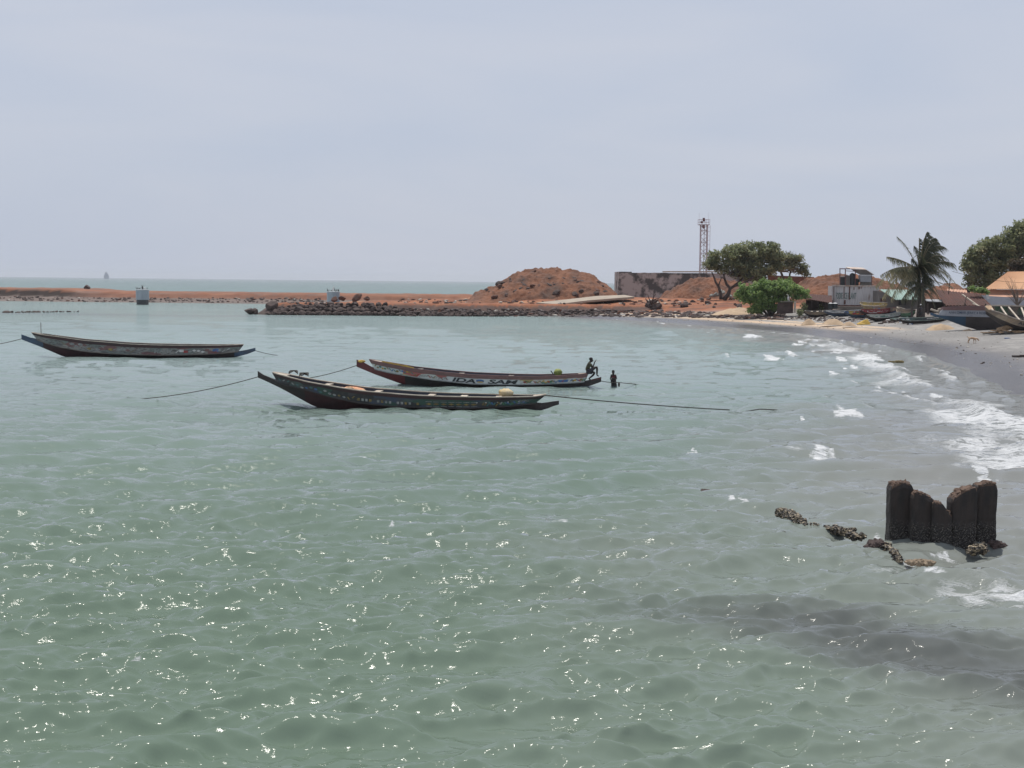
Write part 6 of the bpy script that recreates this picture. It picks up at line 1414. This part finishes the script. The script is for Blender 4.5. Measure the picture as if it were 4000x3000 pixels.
D2_ = [Vector((c.x, c.y, c.z-.75)) for c in C_]
MB().loft([[C_[i], D2_[i], D2_[i]+Vector((0, .08, 0)), C_[i]+Vector((0, .08, 0))] for i in range(n_)]).build('side_plank', band_mat('mossy inner side', [(.05, .10, .05), (.16, .12, .09), (.08, .11, .07), (.2, .17, .13)], 1.2, (1, 1, 1), 3, .3), e)
MB().loft([[B_[i]+Vector((0, .02, 0)), keelc[i], keelc[i]+Vector((0, .5*min(1, i/5), 0)), D2_[i]+Vector((0, .02, 0)), D2_[i]+Vector((0, -.06, .02)), keelc[i]+Vector((0, .25*min(1, i/5), .12)), B_[i]+Vector((0, .10, .02))] for i in range(n_)]).build('hull', M['bigdark'], e)
for (x0, x1) in ((3864, 3878), (3905, 3932), (3935, 3982), (3985, 4010), (4020, 4060)):
    a = PD(x0+4, float(np.interp(x0, [q[0] for q in farT], [q[1] for q in farT]))+3, ff(x0)); b = PD(x1, float(np.interp(x1, [q[0] for q in nearT], [q[1] for q in nearT]))-1, fn(x1)); MB().beam(a, b, .14, .10).build('cross_beam', pw, e)
MB().slab([PD(3850, 1198, d2-.3), PD(3872, 1196, d2+.3), PD(3884, 1214, d2-.5), PD(3862, 1210, d2-.6)], (0, .1, .08)).build('bow_deck', M['net_tan'], e)
uv, fs_, asp = text_mesh('ALH', .3, .02)
def onb(u, v):
    x = 3974+(4030-3974)*u; t = .25+.5*v; yt = float(np.interp(x, [q[0] for q in nearT], [q[1] for q in nearT])); yb = float(np.interp(x, [q[0] for q in nearB], [q[1] for q in nearB])); return PD(x, yb+(yt-yb)*t, fn(x)-.04)
link_mesh('lettering', [onb(u, v) for u, v in uv], fs_, M['black_paint'], e)

# ================================================================== small things on the beach
def sandpile(px0, px1, pyt, pyb, d, label, seed, mat='pale sand'):
    m_ = bpy.data.materials.get(mat); prof = [(px0, pyb), (px0*.7+px1*.3, pyt+(pyb-pyt)*.15), ((px0+px1)/2, pyt), (px0*.25+px1*.75, pyt+(pyb-pyt)*.35), (px1, pyb)]
    o = mound('sand_heap', label, prof, d, (px1-px0)*d/F*.35, PD(px0, pyb, d).z-.05, seed, m_, rough=.22, nx=46, ny=20); o['category'] = 'sand heap'; return o
sandpile(3210, 3300, 1232, 1248, 155, 'pale sand heap under the grey blue beached boat', 61); sandpile(3290, 3345, 1242, 1252, 151, 'small sand heap left of the pale green boat', 62)
sandpile(3610, 3745, 1250, 1274, 137, 'pale sand heap under the bow of the big blue boat', 63); sandpile(3738, 3830, 1270, 1288, 132, 'low pale sand heap against the dark hull of the big blue boat', 64)
sandpile(3130, 3190, 1236, 1250, 160, 'small sand heap by the leftmost beached boat', 65)
p = G(3375, 1268, 90, 200); mb = MB(); k = p.y/F
mb.loft([[p+Vector((x*k, y, z)) for x, y, z in row] for row in ([(-27, -.2, 0), (-27, .4, 0), (-26, .3, .10), (-26, -.1, .08)], [(-12, -.45, 0), (-12, .5, 0), (-12, .3, .32), (-12, -.2, .30)], [(4, -.5, 0), (4, .5, 0), (4, .3, .50), (4, -.2, .58)], [(16, -.5, 0), (16, .5, 0), (14, .2, .52), (13, -.1, .60)], [(26, -.3, 0), (26, .3, 0), (22, .2, .12), (22, -.1, .12)])])
tag(mb.build('yellow_tarp', pmat('yellow tarp', (.52, .34, .05), (.42, .26, .04), 3, .6, .5, .05), None, loc=p, bevel=.04), 'crumpled yellow tarpaulin lump alone on the grey sand', 'tarpaulin')
for (px, py, l_, w, lb, mt_, rz) in ((3679, 1283, .72, .16, 'single short black plank lying on the open beach', 'black_paint', .05), (3440, 1266, .6, .12, 'small dark driftwood piece right of the yellow tarpaulin', 'bark', -.1), (3985, 1396, 1.1, .18, 'dark driftwood log at the right edge near the wet sand', 'bark', .1), (3500, 1418, 1.0, .15, 'pale yellowish scum or weed patch lying in the swash', 'dull_yellow', .05)):
    p = G(px, py, 60, 200); tag(MB().box(p+Vector((0, 0, .07)), (l_, w, .12), rz=rz).box(p+Vector((l_*.2, 0, .12)), (l_*.5, w*.7, .10), rz=rz+.1).build('driftwood', M[mt_], None, loc=p, bevel=.02), lb, 'plank' if 'plank' in lb else 'debris')
# wreck planks at the right
p = G(3930, 1304, 80, 200); mb = MB(); r = random.Random(6)
for i in range(34): q = p+Vector((r.uniform(-1.6, 1.9), r.uniform(-.6, .6), r.uniform(.03, .30))); mb.box(q, (r.uniform(.4, 1.5), r.uniform(.1, .3), r.uniform(.04, .12)), rz=r.uniform(-.5, .5), ry=r.uniform(-.15, .15), mi=r.choice((0, 0, 1)))
mb.tube([p+Vector((-.6, .4, .25)), p+Vector((.5, .4, .6)), p+Vector((1.3, .4, .85))], [.25, .24, .18], 8)
tag(mb.build('broken_planks', [M['net_tan'], gw], None, loc=p), 'heap of broken planks and driftwood below the open ribbed boat', 'driftwood heap')
p = G(3935, 1323, 80, 200); heap('blue_rag', 'small blue rag on the sand in front of the plank heap', 'rag', p+Vector((0, 0, .03)), (.28, .12, .05), M['blue_paint'], None, 3, 3)
scatter('rubbish', [M['rock_dark'], W_, M['pale_wood'], M['blue_paint']], (3450, 3560), [(3450, 1262, 1248), (3560, 1270, 1258)], 60, .22, 'dark and white rubbish at the left end of the black green boat', 9, (4, 2, 2, .5))
scatter('shells', [M['pebble_pale'], M['pebble_grey']], (2600, 3990), [(2600, 1252, 1246), (3200, 1285, 1256), (3600, 1360, 1275), (3990, 1470, 1330)], 260, .07, 'small pale shells and pebbles strewn over the sand', 10, (5, 2), d_lim=(50, 220))
# dog
p = G(3797, 1343, 80, 160); dg_ = empty('dog', p, 'tan dog walking head down on the beach', 'dog'); k = p.y/F
J = {'rump': (V((-.24, 0, .46)), (.085, .10)), 'belly': (V((-.02, 0, .45)), (.075, .085)), 'chest': (V((.20, -.03, .44)), (.09, .12)), 'neck': (V((.34, -.06, .42)), .06), 'head': (V((.45, -.08, .33)), (.055, .06)), 'nose': (V((.54, -.09, .24)), .028),
     'tail1': (V((-.36, 0, .52)), .022), 'tail2': (V((-.44, 0, .63)), .014)}
E = [('rump', 'belly'), ('belly', 'chest'), ('chest', 'neck'), ('neck', 'head'), ('head', 'nose'), ('rump', 'tail1'), ('tail1', 'tail2')]
for nm, y, dx in (('r', -.08, -.05), ('l', .08, .06)):
    J['h1'+nm] = (V((-.24+dx, y, .33)), .055); J['h2'+nm] = (V((-.32+dx, y, .18)), .026); J['h3'+nm] = (V((-.27+dx, y, .03)), .020); E += [('rump', 'h1'+nm), ('h1'+nm, 'h2'+nm), ('h2'+nm, 'h3'+nm)]
    J['f1'+nm] = (V((.20-dx, y-.02, .30)), .042); J['f2'+nm] = (V((.22-dx, y-.02, .16)), .024); J['f3'+nm] = (V((.21-dx, y-.02, .02)), .020); E += [('chest', 'f1'+nm), ('f1'+nm, 'f2'+nm), ('f2'+nm, 'f3'+nm)]
skin_body('body', J, E, pmat('tan fur', (.42, .26, .15), (.50, .38, .28), 3, .9, .2), dg_, root='rump')
for s_ in (-.05, .03): MB().slab([p+V((.40, -.08+s_, .38)), p+V((.46, -.08+s_, .38)), p+V((.41, -.08+s_, .45))], (0, .015, 0)).build('ear', M['bark'], dg_)
# people ashore
def standing(p, label, shirt, pants, skin, cap=None, scale=1, turn=0):
    e = empty('person', p, label, 'person'); s = scale
    J = {'pelvis': ((0, 0, .95), (.15, .11)), 'waist': ((0, 0, 1.1), (.13, .10)), 'chest': ((0, 0, 1.32), (.155, .11)), 'neck': ((0, 0, 1.5), .055), 'head1': ((0, -.02, 1.6), (.075, .085)), 'head2': ((0, -.01, 1.68), (.075, .09)),
         'sl': ((-.18, 0, 1.42), .055), 'el': ((-.24, .02, 1.14), .042), 'wl': ((-.22, -.08, .92), .028), 'sr': ((.18, 0, 1.42), .055), 'er': ((.25, .02, 1.15), .042), 'wr': ((.20, -.12, .95), .028),
         'hl': ((-.09, 0, .88), .09), 'kl': ((-.10, -.02, .50), .06), 'al': ((-.10, .02, .08), .04), 'tl': ((-.11, -.12, .03), .035), 'hr': ((.09, 0, .88), .09), 'kr': ((.10, -.02, .50), .06), 'ar': ((.10, .02, .08), .04), 'tr': ((.11, -.12, .03), .035)}
    R_ = Matrix.Rotation(turn, 3, 'Z'); J = {k_: (R_ @ V(v[0])*s, v[1] if not isinstance(v[1], tuple) else v[1]) for k_, v in J.items()}
    E = [('pelvis', 'waist'), ('waist', 'chest'), ('chest', 'neck'), ('neck', 'head1'), ('head1', 'head2'), ('chest', 'sl'), ('sl', 'el'), ('el', 'wl'), ('chest', 'sr'), ('sr', 'er'), ('er', 'wr'), ('pelvis', 'hl'), ('hl', 'kl'), ('kl', 'al'), ('al', 'tl'), ('pelvis', 'hr'), ('hr', 'kr'), ('kr', 'ar'), ('ar', 'tr')]
    E2 = list(E); J2 = dict(J)
    for w_, t_ in (('wl', 'a'), ('wr', 'b')): hand(J2, E2, w_, J2[w_][0], (0, -.2, -1), (0, -1, 0), .010, .4, t_)
    skin_body('body', J2, E2, skin, e, sub=1)
    skin_body('shirt', sub_j(J, ['waist', 'chest', 'sl', 'sr'], .022), [('waist', 'chest'), ('chest', 'sl'), ('chest', 'sr')], shirt, e, root='waist', sub=1)
    skin_body('trousers', sub_j(J, ['pelvis', 'hl', 'kl', 'hr', 'kr'], .022), [('pelvis', 'hl'), ('hl', 'kl'), ('pelvis', 'hr'), ('hr', 'kr')], pants, e, sub=1)
    MB().ball(Vector(p)+V((0, .0, 1.72)), (.095, .10, .075), 10, 7).build('cap' if cap else 'hair', cap or M['hair'], e, smooth=True)
    return e
p = PD(3783, 1150, 171); standing(p-Vector((0, 0, .35)), 'person in a dark green shirt standing on the rusty roof by the shrub', pmat('dark green shirt', (.02, .09, .075), (.03, .06, .055), 5, .8, .2), M['shorts_dark'], M['skin'], scale=.92)
p = PD(3595, 1236, 155); p.z = hz(p.x, p.y); standing(p, 'person in a white cap and dark clothes standing at the palm trunks', M['shorts_dark'], M['black_cloth'], M['skin'], M['steel_white'], 1, .5)
# ================================================================== foreground piles and encrusted stumps
def pile_mat():
    m, t, b = newmat('old timber pile'); n = t.nodes.new; l = t.links.new
    tc = n('ShaderNodeTexCoord'); sp = n('ShaderNodeSeparateXYZ'); l(tc.outputs['Object'], sp.inputs[0])
    z = n('ShaderNodeTexNoise'); z.inputs['Scale'].default_value = 7; z.inputs['Detail'].default_value = 7
    gmp = n('ShaderNodeMapping'); gmp.inputs['Scale'].default_value = (1, 1, .22); l(tc.outputs['Object'], gmp.inputs[0]); l(gmp.outputs[0], z.inputs[0])
    v = n('ShaderNodeTexVoronoi'); v.inputs['Scale'].default_value = 34; l(tc.outputs['Object'], v.inputs['Vector'])
    r = n('ShaderNodeValToRGB'); e = r.color_ramp.elements; e[0].position = .35; e[0].color = (.020, .017, .016, 1); e[1].position = .65; e[1].color = (.042, .030, .025, 1); l(z.outputs[0], r.inputs[0])
    br = n('ShaderNodeValToRGB'); e = br.color_ramp.elements; e[0].position = .12; e[0].color = (.22, .20, .17, 1); e[1].position = .42; e[1].color = (.030, .026, .024, 1); l(v.outputs['Distance'], br.inputs[0])
    h = n('ShaderNodeMath'); h.operation = 'MULTIPLY_ADD'; l(z.outputs[0], h.inputs[0]); h.inputs[1].default_value = -.5; h.inputs[2].default_value = .70
    lt = n('ShaderNodeMath'); lt.operation = 'SUBTRACT'; l(h.outputs[0], lt.inputs[0]); l(sp.outputs['Z'], lt.inputs[1])
    mr = n('ShaderNodeMapRange'); mr.inputs[1].default_value = -.05; mr.inputs[2].default_value = .10; l(lt.outputs[0], mr.inputs[0])
    mx_ = n('ShaderNodeMix'); mx_.data_type = 'RGBA'; l(mr.outputs[0], mx_.inputs[0]); l(r.outputs[0], mx_.inputs[6]); l(br.outputs[0], mx_.inputs[7])
    l(mx_.outputs[2], b.inputs['Base Color']); b.inputs['Roughness'].default_value = .8
    ad = n('ShaderNodeMath'); ad.operation = 'MULTIPLY_ADD'; l(v.outputs['Distance'], ad.inputs[0]); l(mr.outputs[0], ad.inputs[1]); l(z.outputs[0], ad.inputs[2])
    bp = n('ShaderNodeBump'); bp.inputs['Strength'].default_value = .9; bp.inputs['Distance'].default_value = .035; l(ad.outputs[0], bp.inputs['Height']); l(bp.outputs[0], b.inputs['Normal']); return m
PM = pile_mat(); M['crumble'] = pmat('crumbled brown top', (.16, .105, .075), (.085, .055, .042), 9, .95, .9, .03, c3=(.26, .18, .13))
def pile(px0, px1, prof, base_py, label, seed, d, thick=.36):
    """square-cut pile with rounded arrises, uneven side and broken top; prof = [(fraction, top py)...]"""
    xL, xR = PD(px0, base_py, d).x, PD(px1, base_py, d).x; w = xR-xL; cx = (xL+xR)/2; e = empty('pile', Vector((cx, d, 0)), label, 'pile', 'old piles standing in the water')
    nu, nv = 22, 26; mb = MB(); rings = []
    for j in range(nv+1):
        t = j/nv; ring = []
        for i in range(nu*2):
            a = 2*math.pi*i/(nu*2); cx_, cy_ = math.cos(a), math.sin(a)
            ex = .17; sx = math.copysign(abs(cx_)**ex, cx_); sy = math.copysign(abs(cy_)**ex, cy_)
            u = (sx+1)/2; topz = CAMZ-(np.interp(u, [q[0] for q in prof], [q[1] for q in prof])-1115)*d/F
            z = -.9+(topz+.9)*t; nn = .012*mnoise.noise(Vector((sx*3+seed*5, sy*3, z*4)))+.010*mnoise.noise(Vector((sx*9, sy*9+seed, z*14)))+(.010 if z < .5 else 0)*mnoise.noise(Vector((sx*30, sy*30, z*40)))
            if t > .97: nn -= .02; z += .05*mnoise.noise(Vector((sx*6+seed, sy*6, 1.0)))+.03*mnoise.noise(Vector((sx*19+seed, sy*17, 1.0)))
            ring.append(Vector((cx+sx*(w/2+.006+nn), d+thick/2+sy*(thick/2+nn), z)))
        rings.append(ring)
    mb.loft(rings); mb.build('shaft', PM, e, smooth=False)
    # crumbled head
    r = random.Random(seed); mb = MB(); rings = []; N_ = 11
    for i in range(N_+1):
        u = i/N_; tz = CAMZ-(np.interp(u, [q[0] for q in prof], [q[1] for q in prof])-1115)*d/F; row = []
        for k_ in range(9):
            v = k_/8; edge = min(u, 1-u)*8; edge2 = min(v, 1-v)*6; hgt = .035*min(1, edge, edge2)+.045*mnoise.noise(Vector((u*7+seed*3, v*6, 2)))+.025*mnoise.noise(Vector((u*19+seed*3, v*12, 2)))
            row.append(Vector((xL+.012+(w-.024)*u, d+.015+(thick-.03)*v, tz+hgt-.012)))
        rings.append(row+[Vector((row[-1].x, row[-1].y, row[-1].z-.10)), Vector((row[0].x, row[0].y, row[0].z-.10))])
    mb.loft(rings); 
    for i in range(9): u = r.uniform(.1, .9); tz = CAMZ-(np.interp(u, [q[0] for q in prof], [q[1] for q in prof])-1115)*d/F; mb.ball((xL+w*u, d+r.uniform(.04, thick-.05), tz+.01), (r.uniform(.03, .07), r.uniform(.03, .06), r.uniform(.015, .035)), 7, 5, 0, .3, i+seed)
    mb.build('broken_head', M['crumble'], e)
    return e
dp = 26.9
pile(3476, 3563, [(0, 1906), (.12, 1898), (.5, 1892), (.85, 1896), (1, 1908)], 2130, 'leftmost tall pile with a rounded brown head', 1, dp+.25, .38)
pile(3562, 3642, [(0, 1938), (.1, 1932), (.55, 1936), (.62, 1950), (1, 1952)], 2150, 'second pile from the left, with a stepped broken head', 2, dp, .36)
pile(3640, 3716, [(0, 1974), (.1, 1971), (.5, 1974), (.62, 2000), (.8, 2008), (1, 2014)], 2158, 'lowest pile in the middle, broken down at its right side', 3, dp-.1, .34)
pile(3714, 3811, [(0, 1956), (.08, 1948), (.3, 1930), (.6, 1915), (1, 1908)], 2160, 'wide pile, fourth from the left, its head sloping up to the right', 4, dp-.05, .40)
pile(3810, 3889, [(0, 1904), (.2, 1900), (.5, 1890), (.85, 1892), (1, 1900)], 2142, 'rightmost and tallest pile with a pale crumbled top', 5, dp+.2, .38)
M['oyster'] = None
def oyster_mat():
    m, t, b = newmat('oyster crust'); n = t.nodes.new; l = t.links.new
    tc = n('ShaderNodeTexCoord'); v = n('ShaderNodeTexVoronoi'); v.inputs['Scale'].default_value = 20; l(tc.outputs['Object'], v.inputs['Vector'])
    sp = n('ShaderNodeSeparateColor'); l(v.outputs['Color'], sp.inputs[0]); r = n('ShaderNodeValToRGB'); e = r.color_ramp.elements
    e[0].position = .35; e[0].color = (.028, .024, .020, 1); e[1].position = .95; e[1].color = (.34, .28, .19, 1); q = e.new(.62); q.color = (.11, .085, .055, 1); l(sp.outputs[0], r.inputs[0]); l(r.outputs[0], b.inputs['Base Color'])
    b.inputs['Roughness'].default_value = .55; bp = n('ShaderNodeBump'); bp.inputs['Strength'].default_value = 1; bp.inputs['Distance'].default_value = .04; l(v.outputs['Distance'], bp.inputs['Height']); l(bp.outputs[0], b.inputs['Normal']); return m
OY = oyster_mat()
def crust(name, label, spine, seed, n_=None, mat=None, cat='rock', flat=.8):
    """knobbly shell-covered lump along a pixel spine (px, waterline py, radius px, height px)"""
    r = random.Random(seed); mb = MB(); first = None
    for a, b in zip(spine[:-1], spine[1:]):
        steps = max(2, int(abs(b[0]-a[0])/7))
        for i in range(steps):
            t = i/steps; px, py, rad, hh = (a[j]+(b[j]-a[j])*t for j in range(4)); p = PZ(px, py, 0); k = p.y/F; first = first or p.copy(); rm = rad*k; hm = hh*k
            mb.ball(p+Vector((0, 0, hm*.35)), (rm*1.0, rm*1.1, hm*.62), 9, 7, 0, .16, seed+i)
            for q in range(7):
                an = r.uniform(0, 6.28); mb.ball(p+Vector((math.cos(an)*rm*.8, math.sin(an)*rm*.9, r.uniform(.0, .9)*hm*(1-.0))), (r.uniform(.03, .085), r.uniform(.03, .08), r.uniform(.025, .06)), 6, 5, 0, .35, seed+i*9+q)
    return tag(mb.build(name, mat or OY, None, loc=first), label, cat)
crust('encrusted_rock', 'large shell crusted rock farthest left of those near the piles', [(3040, 2012, 13, 26), (3068, 2020, 17, 34), (3095, 2040, 20, 42), (3130, 2058, 20, 36), (3150, 2064, 15, 22)], 3)
crust('encrusted_rock', 'low shell crusted ridge just right of the largest rock', [(3155, 2064, 14, 20), (3200, 2066, 13, 12)], 5)
crust('encrusted_rock', 'small shell crusted rock in the middle of the broken line', [(3232, 2074, 13, 18), (3262, 2078, 14, 22), (3290, 2088, 14, 20)], 7)
crust('encrusted_rock', 'shell crusted rock at the right end of the broken line', [(3300, 2090, 14, 30), (3318, 2094, 15, 34), (3345, 2104, 15, 22), (3372, 2104, 12, 10)], 9)
crust('encrusted_rock', 'black wet rock left of the pile feet', [(3400, 2152, 14, 28), (3425, 2150, 20, 46), (3445, 2152, 15, 34)], 11, mat=M['rock_dark'])
crust('encrusted_rock', 'wet crusted stump running from the black rock to the piles', [(3455, 2150, 14, 30), (3485, 2166, 15, 30), (3505, 2182, 13, 22), (3518, 2194, 8, 10)], 13)
crust('encrusted_rock', 'rock covered in pale shells at the foot of the rightmost pile', [(3790, 2160, 13, 14), (3815, 2158, 18, 34), (3845, 2156, 16, 30)], 15)
crust('encrusted_rock', 'small dark stone at the right foot of the piles', [(3884, 2138, 14, 24), (3900, 2138, 12, 16), (3922, 2136, 7, 6)], 17, mat=M['rock_dark'])
crust('encrusted_rock', 'pale tan shell bank just breaking the water in front of the piles', [(3556, 2196, 14, 1.5), (3600, 2200, 26, 2), (3636, 2198, 14, 1.5)], 19, mat=pmat('tan shells', (.34, .26, .18), (.20, .15, .10), 14, .8, .8, .03))
crust('encrusted_rock', 'small black rock awash in the foam nearest the camera', [(3578, 2266, 12, 8), (3600, 2266, 14, 14), (3650, 2272, 10, 8)], 21, mat=M['rock_dark'])
crust('encrusted_rock', 'dark rock tips in the wave left of the crusted line', [(2745, 1921, 5, 4), (2765, 1923, 7, 5), (2780, 1926, 5, 3)], 23, mat=M['rock_dark'])
